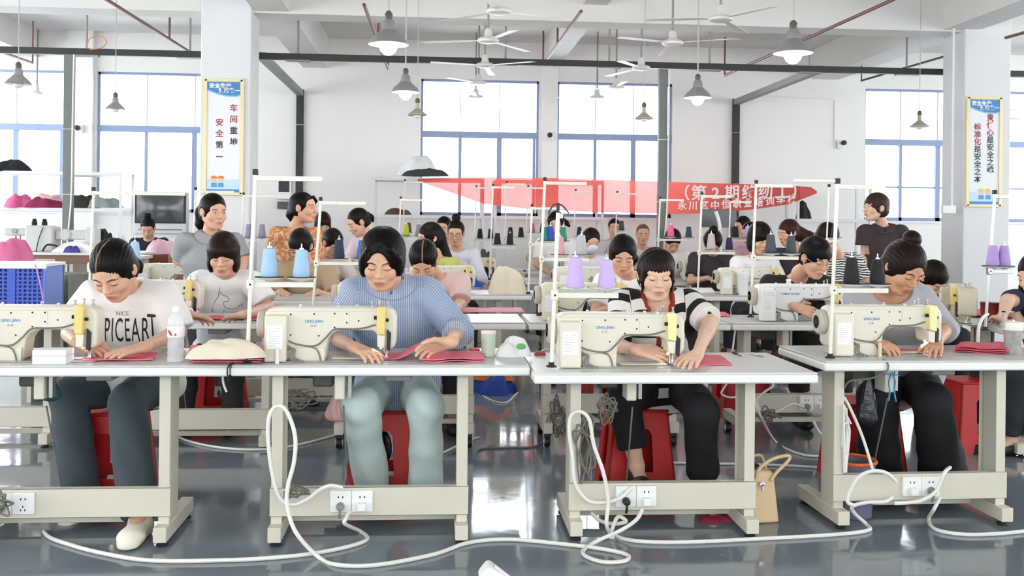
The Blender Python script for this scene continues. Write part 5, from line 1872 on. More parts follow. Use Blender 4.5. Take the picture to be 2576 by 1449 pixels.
stand_at('thread stand with a hot pink cone below the middle post', 1652, 690, 500, 603, 10.2, [(0.13, '#ee6f9a', 0.125, 'hot pink thread cone over bowed black hair'), (0.32, '#3a4258', 0.11, 'slate thread cone right of the hot pink one')], discs=(0.13, 0.32), arm=0.25)
stand_at('thread stand with purple grey cones behind the standing women', 604, 690, 490, 604, 10.2, [(0.07, '#9a8fae', 0.13, 'purple grey thread cone, nearer the grey polo shirt'), (0.20, '#9a8fae', 0.13, 'purple grey thread cone, nearer the floral blouse')], discs=(0.07, 0.20), arm=0.3)
for k, (px, top, bar, y, cc) in enumerate([(1231, 468, 622, 10.2, ['#17171c', '#17171c']), (1266, 460, 602, 12.0, ['#1c1c22', '#1c1c22']), (1320, 470, 590, 12.0, ['#d95f80', '#22222a']), (1545, 485, 585, 12.0, ['#4a4a50']), (1000, 500, 600, 10.2, ['#a9c344', '#8d8a94']), (1190, 470, 605, 12.3, ['#1c1c22', '#2b3a36']), (1440, 480, 600, 12.2, ['#22324e']), (1830, 505, 604, 10.2, ['#1b1a1d', '#c9b7e2']), (2075, 470, 606, 8.3, ['#262a44']), (1010, 455, 590, 12.2, ['#7a3a4a'])]):
    wh = ['left of the canvas bag', 'above the dark green bag', 'before the washed out banner', 'right of the middle of the banner', 'behind the blue pinstriped woman', 'beside the top knot', 'behind the green cones', 'below the lettered banner', 'beside the dark brown blouse', 'before the empty rack'][k]
    stand_at('distant thread stand ' + wh, px, 650, top, bar, y, [(0.07 + 0.13 * i, c, 0.115, ('%s thread cone on the distant stand ' % {'#17171c': 'black', '#1c1c22': 'black', '#d95f80': 'rose', '#22222a': 'dark', '#4a4a50': 'grey', '#a9c344': 'lime', '#8d8a94': 'mauve grey', '#2b3a36': 'dark green', '#22324e': 'navy', '#1b1a1d': 'black', '#c9b7e2': 'lilac', '#262a44': 'navy', '#7a3a4a': 'wine red'}[c]) + wh + (', outer' if i else ', inner')) for i, c in enumerate(cc)],
             discs=tuple(0.07 + 0.13 * i for i in range(len(cc))), arm=0.22, r=0.007)

# ------------------------------------------------------------------ pendant lamps and fans
for px, rim, dia, lit, l in ((977, 112, 0.25, True, 'large lit pendant lamp nearest, left of the fans'), (1020, 232, 0.245, True, 'lit pendant lamp before the left centre window'), (1995, 134, 0.25, True, 'large lit pendant lamp nearest, on the right'), (1755, 246, 0.245, True, 'lit pendant lamp right of the slim middle post')):
    d = at(px, rim, 6.0)
    y = 6.0 * (2.44 - CAM_H) / (d.z - CAM_H)
    make_lamp(l, at(px, rim, y), dia, lit)
for px, rim, dia, bg_, l in ((46, 212, 0.21, False, 'grey unlit pendant lamp before the leftmost window'), (290, 275, 0.19, False, 'grey unlit pendant lamp before the window by the left pillar'), (1050, 290, 0.2, True, 'beige unlit pendant lamp below the lit one'), (1620, 299, 0.19, True, 'beige unlit pendant lamp before the middle right window'), (2313, 319, 0.2, True, 'beige unlit pendant lamp before the window by the right pillar')):
    d = at(px, rim, 6.0)
    y = 6.0 * (2.44 - CAM_H) / (d.z - CAM_H)
    make_lamp(l, at(px, rim, y), dia, False, bg_)
f0 = None
FANL = 'white ceiling fan on a long rod, '
for k, (px, py, w) in enumerate([(1255, 33, 'nearest in the left line of fans'), (1228, 106, 'second in the left line of fans'), (1220, 168, 'third in the left line of fans'), (1204, 212, 'fourth in the left line of fans'), (1197, 247, 'last in the left line of fans'),
                                 (1813, 52, 'nearest in the right line of fans'), (1692, 112, 'second in the right line of fans'), (1613, 175, 'third in the right line'), (1550, 223, 'fourth in the right line of fans'), (1502, 248, 'last in the right line of fans'), (93, 238, 'alone by the leftmost window')]):
    d = at(px, py, 6.0)
    y = 6.0 * (3.05 - CAM_H) / (d.z - CAM_H)
    p = at(px, py, y)
    if f0 is None:
        f0 = make_fan(FANL + w, p, 0.3, 'ceiling fans')
    else:
        dup(f0, p, 0.3 + 0.55 * k, FANL + w)

# ------------------------------------------------------------------ cable trunking, posts, pipes
TRUNK = mat('trunking_black', '#2a2b2a', 0.5, vary=0.1)
POST = mat('post_grey', '#6f7472', 0.5, vary=0.08, scale=4)
ROD = MATS['rod_grey']
t = thing('cable_trunking', 'long black cable trunking hung across the hall', 'trunking', (0, 11.05, 3.14))
part(MB().box(-7.5, 10.5, -0.03, 0.03, -0.035, 0.035), 'duct', TRUNK, t, bevel=0.003)
for px in (218, 478, 750, 1272, 1533, 1785, 2037, 2281):
    x = at(px, 130, 11.05).x
    part(MB().tube([(x, 0, 0), (x, 0, ZC - 3.14)], 0.012, 6).box(x - 0.13, x + 0.13, -0.045, 0.035, -0.05, -0.036), 'hanger', ROD, t)
for px, l in ((175, 'grey steel post under the trunking at the left'), (1668, 'slim grey steel post in the middle of the hall')):
    x = at(px, 200, 11.05).x
    tt = thing('support_post', l, 'post', (x, 11.05, 0))
    part(MB().box(-0.048, 0.048, -0.04, 0.04, 0, 3.105), 'post', POST, tt, bevel=0.004)
    part(MB().box(-0.05, 0.05, -0.043, 0.043, 0.9, 0.905).box(-0.05, 0.05, -0.043, 0.043, 1.6, 1.605).box(-0.05, 0.05, -0.043, 0.043, 2.3, 2.305), 'cable_tie', WHITEP, tt)
    part(MB().tube(smooth_path([(0.06, -0.05, 3.1), (0.055, -0.055, 2.4), (0.05, -0.055, 1.6), (0.02, -0.06, 1.1), (0.0, -0.06, 0.4)]), 0.009, 6), 'cable', CABLE, tt)
for x, l in ((-1.905, 'black trunking dropping down the wall right of the left pillar'), (4.40, 'black trunking dropping down the wall at the end of the banner')):
    tt = thing('wall_trunking', l, 'trunking', (x, YW, 0))
    part(MB().box(-0.05, 0.05, -0.06, -0.002, 0.4, 3.2), 'drop', TRUNK, tt, bevel=0.004)
    part(MB().box(-0.045, 0.045, 11.09 - YW, -0.005, 3.11, 3.19), 'branch', mat('trunk_grey', '#8b8d8b', 0.5), tt, bevel=0.004)
    part(MB().box(-0.052, 0.052, -0.063, 0, 1.95, 1.955).box(-0.052, 0.052, -0.063, 0, 2.7, 2.705), 'cable_tie', WHITEP, tt)
PIPE = mat('pipe_red_brown', '#6f4540', 0.5, vary=0.25, scale=3)
PIPEW = mat('pipe_dark', '#4a4442', 0.5, vary=0.2, scale=3)


def pipe(label, pts, drops=(), r=0.017, m=PIPE):
    t = thing('sprinkler_pipe', label, 'pipe', tuple(pts[0]))
    o = Vector(pts[0])
    part(MB().tube([Vector(p) - o for p in pts], r, 8), 'run', m, t)
    for a, b in drops:
        part(MB().tube([Vector(a) - o, Vector(b) - o], r * 0.7, 6), 'drop', m, t)
    return t


def line_at(px0, py0, px1, py1, z):
    return on(px0, py0, z), on(px1, py1, z)


a, b = line_at(262, -5, 500, 145, 3.35)
pipe('brown sprinkler pipe slanting over the left windows', [a, b], [(a.lerp(b, 0.62), a.lerp(b, 0.62) + Vector((0, 0, 0.58)))])
a, b = line_at(1462, 28, 1366, 163, 3.45)
pipe('red brown sprinkler pipe along the middle beam', [a, b], [(b, b + Vector((0, 0, 0.45))), (a.lerp(b, 0.55), a.lerp(b, 0.55) + Vector((0, 0, 0.45)))])
a, b = line_at(916, 12, 976, 172, 3.3)
pipe('brown sprinkler pipe behind the large left lamp', [a, b], [(b, b + Vector((0, 0, 0.3))), (a.lerp(b, 0.5), a.lerp(b, 0.5) + Vector((0, 0, 0.6)))])
a, b = line_at(2249, -2, 1823, 190, 3.3)
pipe('long red brown sprinkler pipe slanting behind the right lamp', [a, b], [(b, b + Vector((0, 0, 0.5)))])
a, b = line_at(2400, 135, 2167, 203, 3.3)
pipe('dark pipe over the window by the right pillar', [a, b], [(b, b + Vector((0, 0, 0.2)))], 0.014, PIPEW)
a, b = line_at(-20, 122, 82, 158, 3.2)
pipe('brown pipe over the leftmost window', [a, b], [(b, b + Vector((0, 0, 0.5)))], 0.014)
a, b = line_at(2590, 78, 2530, 95, 3.4)
pipe('red brown pipe past the right pillar', [a, b])
o_ = MB().tube(smooth_path([at(218, 122, 11), at(225, 98, 11), at(250, 90, 11), at(268, 105, 11), at(255, 120, 11), at(225, 124, 11)]), 0.006, 6).build('hanging_wire', mat('orange_wire', '#d98a6a', 0.5))
tag(o_, 'thin orange wire looped over the trunking left of the pillar', 'wire')
o_ = MB().tube([at(1892, 240, YW - 0.01), at(2100, 250, YW - 0.01), at(2100, 372, YW - 0.01), at(2112, 374, YW - 0.01)], 0.012, 6).build('wall_conduit', WALL)
tag(o_, 'white conduit along the wall to the small camera at right', 'conduit')
for px, py, y, l in ((203, 325, YW - 0.1, 'small white wall camera beside the leftmost window'), (1385, 343, YW - 0.1, 'small white wall camera on the middle pier'), (2112, 362, YW, 'small white wall camera left of the right window')):
    p = at(px, py, y)
    tt = thing('wall_camera', l, 'camera', tuple(p))
    part(MB().box(-0.05, 0.05, -0.06, 0, -0.06, 0.06), 'housing', WHITEP, tt, bevel=0.012)
    part(MB().lathe([(0.035, 0), (0.035, 0.05), (0.02, 0.055), (0, 0.055)], 14, 0, Matrix.Translation((-0.02 if px < 2000 else 0.03, -0.06, 0.01)) @ Matrix.Rotation(math.pi, 4, 'Z'), 'y'), 'lens', BLACK, tt)

# ------------------------------------------------------------------ safety posters on the pillars
POSTER = mat('poster_paper', '#eceef0', 0.45, vary=0.01)
GOLD = mat('poster_frame', '#e9dcae', 0.4, 0.1)
PBLUE = mat('poster_blue', '#3f86c6', 0.4, vary=0.02)
PLIGHT = mat('poster_pale_blue', '#c4e0f4', 0.4, vary=0.02)
INKR = mat('ink_red', '#a32f38', 0.5)
INKB = mat('ink_black', '#2e3338', 0.5)


def poster(label, px0, py0, px1, py1, y, columns, pic):
    a, b = at(px0, py0, y), at(px1, py1, y)
    w, h = b.x - a.x, a.z - b.z
    t = thing('safety_poster', label, 'poster', ((a.x + b.x) / 2, y, b.z))
    part(MB().box(-w / 2, w / 2, 0, 0.02, 0, h), 'board', POSTER, t)
    fr = MB()
    for x0, x1, z0, z1 in ((-w / 2 - 0.01, -w / 2 + 0.028, 0, h), (w / 2 - 0.028, w / 2 + 0.01, 0, h), (-w / 2, w / 2, -0.01, 0.02), (-w / 2, w / 2, h - 0.02, h + 0.01)):
        fr.box(x0, x1, -0.012, 0.02, z0, z1)
    part(fr, 'frame', GOLD, t, bevel=0.003)
    wi = w / 2 - 0.03
    top = h - 0.025
    dz = h * 0.125

    def wave(k0, k1, ya, m, nm):
        pts = [(-wi, top), (-wi, top - dz * k0)] + [(-wi + 2 * wi * q / 10, top - dz * (k0 + (k1 - k0) * (q / 10)) - 0.012 * math.sin(q / 10 * math.pi) * 2) for q in range(1, 10)] + [(wi, top - dz * (k1 - 0.1)), (wi, top)]
        mb = MB()
        mb.prism(pts, ya, ya + 0.002)
        return part(mb, nm, m, t, smooth=False)
    wave(0.62, 1.02, -0.003, mat('poster_mid_blue', '#8fc3ea', 0.4), 'pale_wave')
    wave(0.52, 0.94, -0.005, PBLUE, 'header')
    tx = MB()
    letters(tx, '安全生产', 0.056, Matrix.Translation((-wi * 0.22, -0.006, top - dz * 0.30)), bold=0.002)
    letters(tx, '预防第一', 0.056, Matrix.Translation((wi * 0.36, -0.006, top - dz * 0.62)), bold=0.002)
    part(tx, 'header_lettering', WHITEP, t, smooth=False)
    for word, px, p0, p1, nred in columns:
        n = len(word)
        mr, mk = MB(), MB()
        for i, ch in enumerate(word):
            py = p0 + (p1 - p0) * i / (n - 1)
            c = at(px, py, y)
            if ch == '一':
                mk.box(c.x - t.location.x - 0.034, c.x - t.location.x + 0.034, -0.003, 0.0, c.z - b.z - 0.005, c.z - b.z + 0.005)
                continue
            letters(mr if i < nred else mk, ch, 0.082, Matrix.Translation((c.x - t.location.x, -0.002, c.z - b.z)), bold=0.0016)
        part(mr, 'red_lettering', INKR, t, smooth=False)
        part(mk, 'black_lettering', INKB, t, smooth=False)
    part(MB().box(-wi, wi, -0.002, 0.0, 0.02, h * 0.13), 'pale_footer', PLIGHT, t, smooth=False)
    part(MB().box(-wi, wi, -0.004, -0.001, 0.02, 0.05), 'footer', PBLUE, t, smooth=False)
    pc = MB()
    for dx, mi in pic:
        M = Matrix.Translation((dx, -0.003, h * 0.125))
        pc.lathe([(0.0, 0.0), (0.026, 0.0), (0.026, 0.002), (0, 0.002)], 14, 1, M @ Matrix.Translation((0, 0, 0.0)), 'y')
        pc.prism([(-0.034, 0.012), (0.034, 0.012), (0.03, 0.03), (0.012, 0.042), (-0.012, 0.042), (-0.03, 0.03)], -0.002, 0.001, mi, M)
        pc.prism([(-0.03, -0.075), (0.03, -0.075), (0.026, -0.03), (-0.026, -0.03)], -0.002, 0.001, 2, M)
    part(pc, 'picture', [mat('print_orange', '#d98a4a', 0.5), mat('print_skin', '#eac4a4', 0.5), mat('print_blue', '#58a0cf', 0.5), mat('print_yellow', '#e6cf6a', 0.5)], t, smooth=False)


poster('tall safety poster in a pale gold frame on the left pillar', 515, 199, 609, 489, 10.43, [('车间重地', 588, 273, 358, 2), ('安全第一', 552, 309, 394, 2)], ((-0.09, 0), (-0.02, 0)))
poster('tall safety poster in a pale gold frame on the right pillar', 2434, 244, 2517, 519, 10.43, [('责任心是安全之魂', 2491, 297, 428, 3), ('标准化是安全之本', 2459, 320, 452, 3)], ((-0.03, 3), (0.05, 3)))
p = at(2383, 528, 10.44)
tt = thing('switch_box', 'white switch box with conduit on the right pillar', 'switch', (p.x, 10.45, p.z))
part(MB().box(-0.075, 0.075, -0.06, 0, -0.04, 0.05), 'box', WHITEP, tt, bevel=0.008)
part(MB().box(0.03, 0.055, -0.03, 0, 0.05, 2.2), 'conduit', PILLAR, tt)

# ------------------------------------------------------------------ racks along the wall
RACK = mat('rack_paint', '#dcdcdd', 0.45, vary=0.03)


def rack(label, x0, x1, y, levels, depth=0.5, top=None, post=0.03):
    t = thing('storage_rack', label, 'rack', ((x0 + x1) / 2, y, 0))
    w = (x1 - x0) / 2
    ztop = top or max(levels)
    for sx in (-1, 1):
        for yy in (0, depth):
            part(MB().box(sx * w - post / 2, sx * w + post / 2, yy - post / 2, yy + post / 2, 0, ztop), 'post', RACK, t, smooth=False)
    for z in levels:
        part(MB().box(-w, w, 0, depth, z - 0.045, z), 'shelf', RACK, t, bevel=0.003)
    return t


def heap(label, name, cat, c, sx, sy, h, color, seed=0, m=None, lump=0.22, group=None):
    """a heap of cloth: a lumpy mound standing on c"""
    rnd = random.Random(seed)
    ph = [rnd.uniform(0, 6.28) for _ in range(6)]
    mm = m or mat('heap_' + color.strip('#'), color, 0.85, vary=0.15, scale=14, bump=0.35, bscale=25)

    def fn(u, v):
        a = u * 2 * math.pi
        r = 1.0 - v
        k = 1 + 0.16 * math.sin(3 * a + ph[0]) + 0.10 * math.sin(5 * a + ph[1])
        X, Y = r * math.cos(a), r * math.sin(a)
        n = math.sin(3.1 * X + ph[2] + 2.0 * math.sin(2.6 * Y + ph[3])) * 0.55 + 0.35 * math.sin(6.5 * Y + ph[4] + 2.2 * math.sin(4.2 * X + ph[5])) + 0.12 * math.sin(11 * X + 7 * Y + ph[0] + 2 * math.sin(5 * Y))
        z = h * (1 - r ** 4) * (0.85 + lump * n)
        return Vector((c[0] + sx * k * r * math.cos(a), c[1] + sy * k * r * math.sin(a), c[2] + max(z, 0.0)))
    mb = MB().sheet(fn, 48, 14)
    n = len(mb.v)
    mb.f.append(tuple(i * 15 for i in range(48, 0, -1)))
    mb.mi.append(0)
    o = mb.build(name, mm, offset=c, angle=70)
    o.location = c
    return tag(o, label, cat, group)


zt = at(200, 432, 12.8).z
zm = at(150, 523, 12.8).z
rack('long white wall rack at the left under the windows', at(-90, 480, 12.8).x, at(304, 480, 12.8).x, 12.8, (zm, zt, 0.6), 0.5)
heap('black and white bundle lying on top of the left rack', 'cloth_bundle', 'cloth', at(18, 432, 12.95) * 1, 0.26, 0.15, 0.15, '#1a1b20', 1)
for k, (px, w, h, col, l) in enumerate([(50, 0.19, 0.17, '#d25c8e', 'pink cloth heap at the left on the middle shelf'), (110, 0.22, 0.14, '#8a2450', 'wine red cloth heap on the middle shelf'), (125, 0.2, 0.19, '#e7b9bb', 'pale pink cloth behind the wine red heap'), (205, 0.2, 0.19, '#23281f', 'dark green cloth heap right of the grey post'), (262, 0.2, 0.14, '#8d9793', 'grey cloth heap at the end of the middle shelf')]):
    heap(l, 'cloth_heap', 'cloth', at(px, 523, 12.95 + (0.2 if k == 2 else 0)) * 1, w, 0.16, h, col, k + 3)
z1, z2 = at(1080, 447, 13.3).z, at(1080, 541, 13.3).z
rack('white wall rack with a bag on top left of the centre windows', at(940, 500, 13.3).x, at(1215, 500, 13.3).x, 13.3, (z1, z2, 0.6), 0.5)
rack('white wall rack behind the left half of the banner', at(1247, 500, 13.3).x, at(1516, 500, 13.3).x, 13.3, (z1 - 0.01, z2, 0.6), 0.5)
z3 = at(2070, 551, 13.2).z
rack('small white shelf unit left of the right window', at(2008, 500, 13.2).x, at(2190, 500, 13.2).x, 13.2, (z3, 0.6), 0.45, top=z3 + 0.45)
heap('white plastic bag with a black bundle on the centre rack', 'plastic_bag', 'bag', at(1050, 443, 13.5) * 1, 0.24, 0.2, 0.27, '#f1f1f2', 11)
heap('dark folded garment beside the white bag on the rack', 'garment', 'cloth', at(1070, 443, 13.35) * 1, 0.28, 0.12, 0.11, '#3b3d3e', 12)
heap('black and white cloth bag on the small right shelf', 'cloth_bag', 'bag', at(2020, 550, 13.35) * 1, 0.10, 0.1, 0.24, '#1c1d20', 13)
heap('folded dark cap on the rack behind the lilac blouse', 'cap', 'cap', at(1000, 541, 13.5) * 1, 0.18, 0.1, 0.09, '#5a4038', 14)

# ------------------------------------------------------------------ red banner
BANNER = bpy.data.materials.new('banner_cloth')
BANNER.use_nodes = True
nt = BANNER.node_tree
bb = nt.nodes['Principled BSDF']
nz = nt.nodes.new('ShaderNodeTexNoise')
nz.inputs['Scale'].default_value = 3
cr = nt.nodes.new('ShaderNodeValToRGB')
cr.color_ramp.elements[0].color, cr.color_ramp.elements[1].color = hexc('#c01716'), hexc('#d82724')
nt.links.new(nz.outputs['Fac'], cr.inputs['Fac'])
nt.links.new(cr.outputs['Color'], bb.inputs['Base Color'])
bb.inputs['Roughness'].default_value = 0.6
tl_ = nt.nodes.new('ShaderNodeBsdfTranslucent')
tl_.inputs['Color'].default_value = (1.0, 0.22, 0.18, 1)
tp_ = nt.nodes.new('ShaderNodeBsdfTransparent')
ms_ = nt.nodes.new('ShaderNodeMixShader')
ms_.inputs[0].default_value = 0.45
m2_ = nt.nodes.new('ShaderNodeMixShader')
m2_.inputs[0].default_value = 0.06
nt.links.new(bb.outputs[0], ms_.inputs[1])
nt.links.new(tl_.outputs[0], ms_.inputs[2])
nt.links.new(ms_.outputs[0], m2_.inputs[1])
nt.links.new(tp_.outputs[0], m2_.inputs[2])
nt.links.new(m2_.outputs[0], nt.nodes['Material Output'].inputs['Surface'])
BY = 13.15
top_pts = [(1050, 450), (1215, 446), (1400, 448), (1520, 452), (1690, 458), (1870, 463), (2040, 470), (2056, 482)]
bot_pts = [(1052, 456), (1215, 512), (1330, 526), (1500, 534), (1690, 538), (1800, 536), (1900, 526), (1985, 514), (2056, 486)]


def interp(pts, px):
    for (a, b), (c, d) in zip(pts, pts[1:]):
        if a <= px <= c:
            return b + (d - b) * (px - a) / (c - a)
    return pts[0][1] if px < pts[0][0] else pts[-1][1]


def banner_pt(px, v, off=0.0):
    t0, b0 = interp(top_pts, px), interp(bot_pts, px)
    py = t0 + (b0 - t0) * v
    y = BY - 0.02 * math.sin(px * 0.035) - 0.03 * math.sin(px * 0.011 + v * 2) + off
    return at(px, py, y)


bn = thing('banner', 'long red cloth banner with white Chinese lettering hung before the windows', 'banner', tuple(banner_pt(1050, 0)))
o0 = Vector(bn.location)
part(MB().sheet(lambda u, v: banner_pt(1051 + 1004 * u, v) - o0, 120, 6), 'cloth', BANNER, bn)


def banner_word(word, px0, px1, v, size, nm, bold):
    lt = MB()
    for i, ch in enumerate(word):
        px = px0 + (px1 - px0) * i / (len(word) - 1)
        vs, fs = text_mesh(ch, size, 0.004, bold=bold)
        c = banner_pt(px, v, -0.045)
        d = (banner_pt(px + 6, v, -0.045) - banner_pt(px - 6, v, -0.045)).normalized()
        lt.add([c + d * q[0] + Vector((0, q[1], q[2])) - o0 for q in vs], fs)
    part(lt, nm, mat('banner_lettering', '#fbe6e4', 0.6), bn, smooth=False)


banner_word('（第2期缝纫工）', 1716, 2010, 0.36, 0.215, 'lettering', 0.004)
banner_word('永川区中恒职业培训学校', 1716, 1992, 0.76, 0.125, 'small_lettering', 0.003)

# ------------------------------------------------------------------ television, cabinets, left work corner
p = at(403, 590, 12.6)
w2 = (at(472, 540, 12.6).x - at(335, 540, 12.6).x) / 2
hh = at(403, 482, 12.6).z - p.z
tv = thing('television', 'white framed box television with a grey screen left of the pillar', 'television', (p.x, 12.6, p.z))
part(MB().box(-w2, w2, 0, 0.09, 0, hh), 'cabinet', mat('tv_white', '#d9d9dd', 0.4), tv, bevel=0.02)
part(MB().prism([(-w2 * 0.9, 0.05), (w2 * 0.9, 0.05), (w2 * 0.7, 0.45), (-w2 * 0.7, 0.45)], 0.05, hh - 0.06, 0, plane='xy'), 'tube_housing', MATS['tv_white'], tv, bevel=0.02)
part(MB().box(-w2 * 0.94, w2 * 0.94, -0.012, 0.01, hh * 0.26, hh * 0.96), 'bezel', BLACK, tv, bevel=0.006)
part(MB().sheet(lambda u, v: Vector((w2 * 0.86 * (2 * u - 1), -0.016 - 0.02 * (1 - (2 * u - 1) ** 2) * (1 - (2 * v - 1) ** 2), hh * (0.30 + 0.62 * v))), 12, 8), 'screen', mat('tv_screen', '#4a4d4f', 0.12), tv)
part(MB().box(-w2 * 0.8, w2 * 0.8, -0.004, 0, hh * 0.10, hh * 0.13), 'speaker_slot', GREYP, tv)
ts = thing('television_stand', 'plain grey stand under the television', 'stand', (p.x, 12.6, 0))
part(MB().box(-w2 * 0.9, w2 * 0.9, 0, 0.5, p.z - 0.04, p.z), 'top', RACK, ts)
for sx in (-1, 1):
    part(MB().box(sx * w2 * 0.85 - 0.02, sx * w2 * 0.85 + 0.02, 0.02, 0.48, 0, p.z - 0.04), 'side', RACK, ts)
WOODR = mat('wood_red_brown', '#7d3f30', 0.45, vary=0.15, scale=6, stretch=(1, 1, 8))
WOODP = mat('wood_pink_brown', '#b07a68', 0.5, vary=0.1, scale=6)
p = at(392, 640, 9.6)
cb = thing('cabinet', 'red brown wooden cabinet under the pink fabric', 'cabinet', (p.x, 9.6, 0))
part(MB().box(-0.15, 0.11, 0, 0.45, 0, p.z), 'front', WOODR, cb, bevel=0.004)
part(MB().box(0.11, 0.17, -0.004, 0.45, 0, p.z), 'side', WOODP, cb, bevel=0.004)
heap('pink and white striped fabric heaped on the red brown cabinet', 'fabric', 'cloth', (p.x, 9.82, p.z), 0.17, 0.15, 0.14, '#e7bccb', 21)
p = at(180, 636, 8.2)
wt = thing('work_table', 'brown edged work table with a pale top at the left', 'table', (at(150, 636, 8.2).x, 8.2, 0))
xw = (at(232, 640, 8.2).x - at(60, 640, 8.2).x) / 2
part(MB().box(-xw - 0.25, xw + 0.3, -0.02, 0.7, p.z - 0.02, p.z), 'top', EDGE, wt, bevel=0.004)
part(MB().box(-xw - 0.2, xw, 0, 0.03, p.z - 0.09, p.z - 0.02), 'apron', mat('wood_tan_brown', '#8a6a55', 0.5, vary=0.1, stretch=(1, 1, 10)), wt)
for sx in (-1, 1):
    part(MB().box(sx * xw - 0.03, sx * xw + 0.03, 0.02, 0.6, 0, p.z - 0.09), 'leg', FRAME, wt)
for k, (px0, px1, y, ztop, col, l) in enumerate([(118, 162, 7.6, 690, '#9a9b97', 'grey metal cabinet panel under the left work table'), (172, 215, 7.4, 690, '#6c6a62', 'dark grey cabinet beside the blue crate')]):
    a, b = at(px0, ztop, y), at(px1, ztop, y)
    o = thing('metal_cabinet', l, 'cabinet', ((a.x + b.x) / 2, y, 0))
    ww = (b.x - a.x) / 2
    part(MB().box(-ww, ww, 0, 0.4, 0.04, a.z), 'body', mat('metal_' + col.strip('#'), col, 0.45), o, bevel=0.006)
    part(MB().box(-ww * 0.9, ww * 0.9, 0.02, 0.38, 0, 0.04), 'plinth', DGREY, o)
    part(MB().box(ww * 0.5, ww * 0.7, -0.01, 0, a.z - 0.16, a.z - 0.12), 'handle', DARK, o)

# blue crate
a, b = at(0, 757, 6.3), at(113, 668, 6.3)
CR = mat('crate_blue', '#3d5ac2', 0.5, vary=0.08)
ct = thing('crate', 'blue slotted plastic crate with a white rim on the left table', 'crate', ((a.x + b.x) / 2 - 0.1, 6.3, TZ))
cw, ch = (b.x - a.x) / 2 + 0.1, b.z - TZ
fr = MB()
for k in range(16):
    x = -cw + 2 * cw * (k + 0.5) / 16
    fr.box(x - 0.006, x + 0.006, 0, 0.008, 0, ch)
for k in range(12):
    z = ch * k / 12
    fr.box(-cw, cw, 0.001, 0.007, z, z + 0.011)
fr.box(cw * 0.05, cw * 0.25, -0.004, 0.008, 0, ch)
part(fr, 'front_lattice', CR, ct, smooth=False)
part(MB().box(-cw, cw, 0.3, 0.31, 0, ch).box(-cw, -cw + 0.01, 0, 0.31, 0, ch).box(cw - 0.01, cw, 0, 0.31, 0, ch).box(-cw, cw, 0, 0.31, 0, 0.01), 'sides', mat('crate_pale', '#7f95dc', 0.5), ct, smooth=False)
part(MB().box(-cw - 0.01, cw + 0.01, -0.01, 0.32, ch - 0.008, ch + 0.012).box(-cw - 0.012, cw + 0.012, -0.012, 0.0, ch - 0.02, ch + 0.012), 'rim', WHITEP, ct, bevel=0.003)
o = MB().tube(smooth_path([at(88, 665, 6.26), at(98, 700, 6.26), at(106, 740, 6.26), at(110, 758, 6.26)]), 0.008, 6, flat=0.4).build('ribbon', mat('ribbon_pink', '#d8a2dc', 0.7))
tag(o, 'pink ribbon trailing over the blue crate', 'ribbon')
lt0 = make_table('table carrying the blue crate at the left edge', (-2.61, 5.95, 0), detail=False)
heap('hot pink cloth bunched at the left edge above the crate', 'cloth_heap', 'cloth', at(30, 655, 7.6) * 1, 0.13, 0.12, 0.16, '#d8709c', 31)
a = at(30, 655, 7.6)
o = thing('side_table', 'low table under the hot pink cloth', 'table', (a.x, 7.6, 0))
part(MB().box(-0.3, 0.2, -0.14, 0.3, a.z - 0.03, a.z), 'top', EDGE, o, bevel=0.004)
for sx in (-0.27, 0.17):
    part(MB().box(sx - 0.015, sx + 0.015, -0.1, 0.26, 0, a.z - 0.03), 'leg', FRAME, o)

# special machines on the left work table
GM = mat('machine_grey', '#c9c9c7', 0.4, vary=0.04)
b = at(105, 634, 8.45)
sm = thing('overlock_machine', 'boxy pale grey machine with two black cones at the left', 'machine', (b.x, 8.45, p.z))
part(MB().box(-0.10, 0.12, -0.1, 0.1, 0, 0.215), 'body', GM, sm, bevel=0.015)
part(MB().box(-0.28, -0.10, -0.06, 0.08, 0.13, 0.19), 'arm', GM, sm, bevel=0.012)
part(MB().box(-0.26, -0.16, -0.07, 0.05, 0.0, 0.03), 'bed', GM, sm, bevel=0.008)
part(MB().box(-0.22, -0.20, -0.03, 0.0, 0.03, 0.14).box(-0.18, -0.165, -0.03, 0.0, 0.03, 0.13).tube([(-0.21, -0.05, 0.17), (-0.17, -0.06, 0.16)], 0.02), 'needle_bars', STEEL, sm)
part(MB().lathe([(0.045, -0.02), (0.05, 0), (0.045, 0.03), (0, 0.03)], 18, 0, Matrix.Translation((0.2, -0.04, 0.14)), 'y').box(0.12, 0.42, -0.04, 0.1, 0.10, 0.18).box(0.36, 0.44, -0.05, 0.1, 0.0, 0.2), 'drive', GM, sm, bevel=0.01)
part(MB().tube(smooth_path([(0.05, -0.11, 0.2), (0.02, -0.12, 0.1), (0.0, -0.12, 0.0)]), 0.004).tube(smooth_path([(0.06, -0.14, 0.01), (0.1, -0.15, 0.06), (0.18, -0.15, 0.05)]), 0.008), 'cable', DARK, sm)
for dx, l in ((-0.06, 'small black cone on the boxy machine, left one'), (0.02, 'small black cone on the boxy machine, right one')):
    make_cone(l, (b.x + dx, 8.45, p.z + 0.215), '#17171c', r0=0.022, r1=0.015, h=0.055)
heap('white cloths with a purple piece on the left work table', 'cloth_heap', 'cloth', (at(195, 634, 8.4).x, 8.38, p.z), 0.16, 0.12, 0.09, '#efeff0', 33)
heap('small purple cloth on the white cloths at the left', 'cloth_piece', 'cloth', (at(182, 634, 8.25).x, 8.26, p.z), 0.06, 0.05, 0.06, '#4a4390', 34)
heap('black and white bundle beside the pole at the left', 'cloth_bundle', 'cloth', (at(262, 600, 9.2).x, 9.2, p.z - 0.06), 0.10, 0.1, 0.26, '#1b2025', 35)
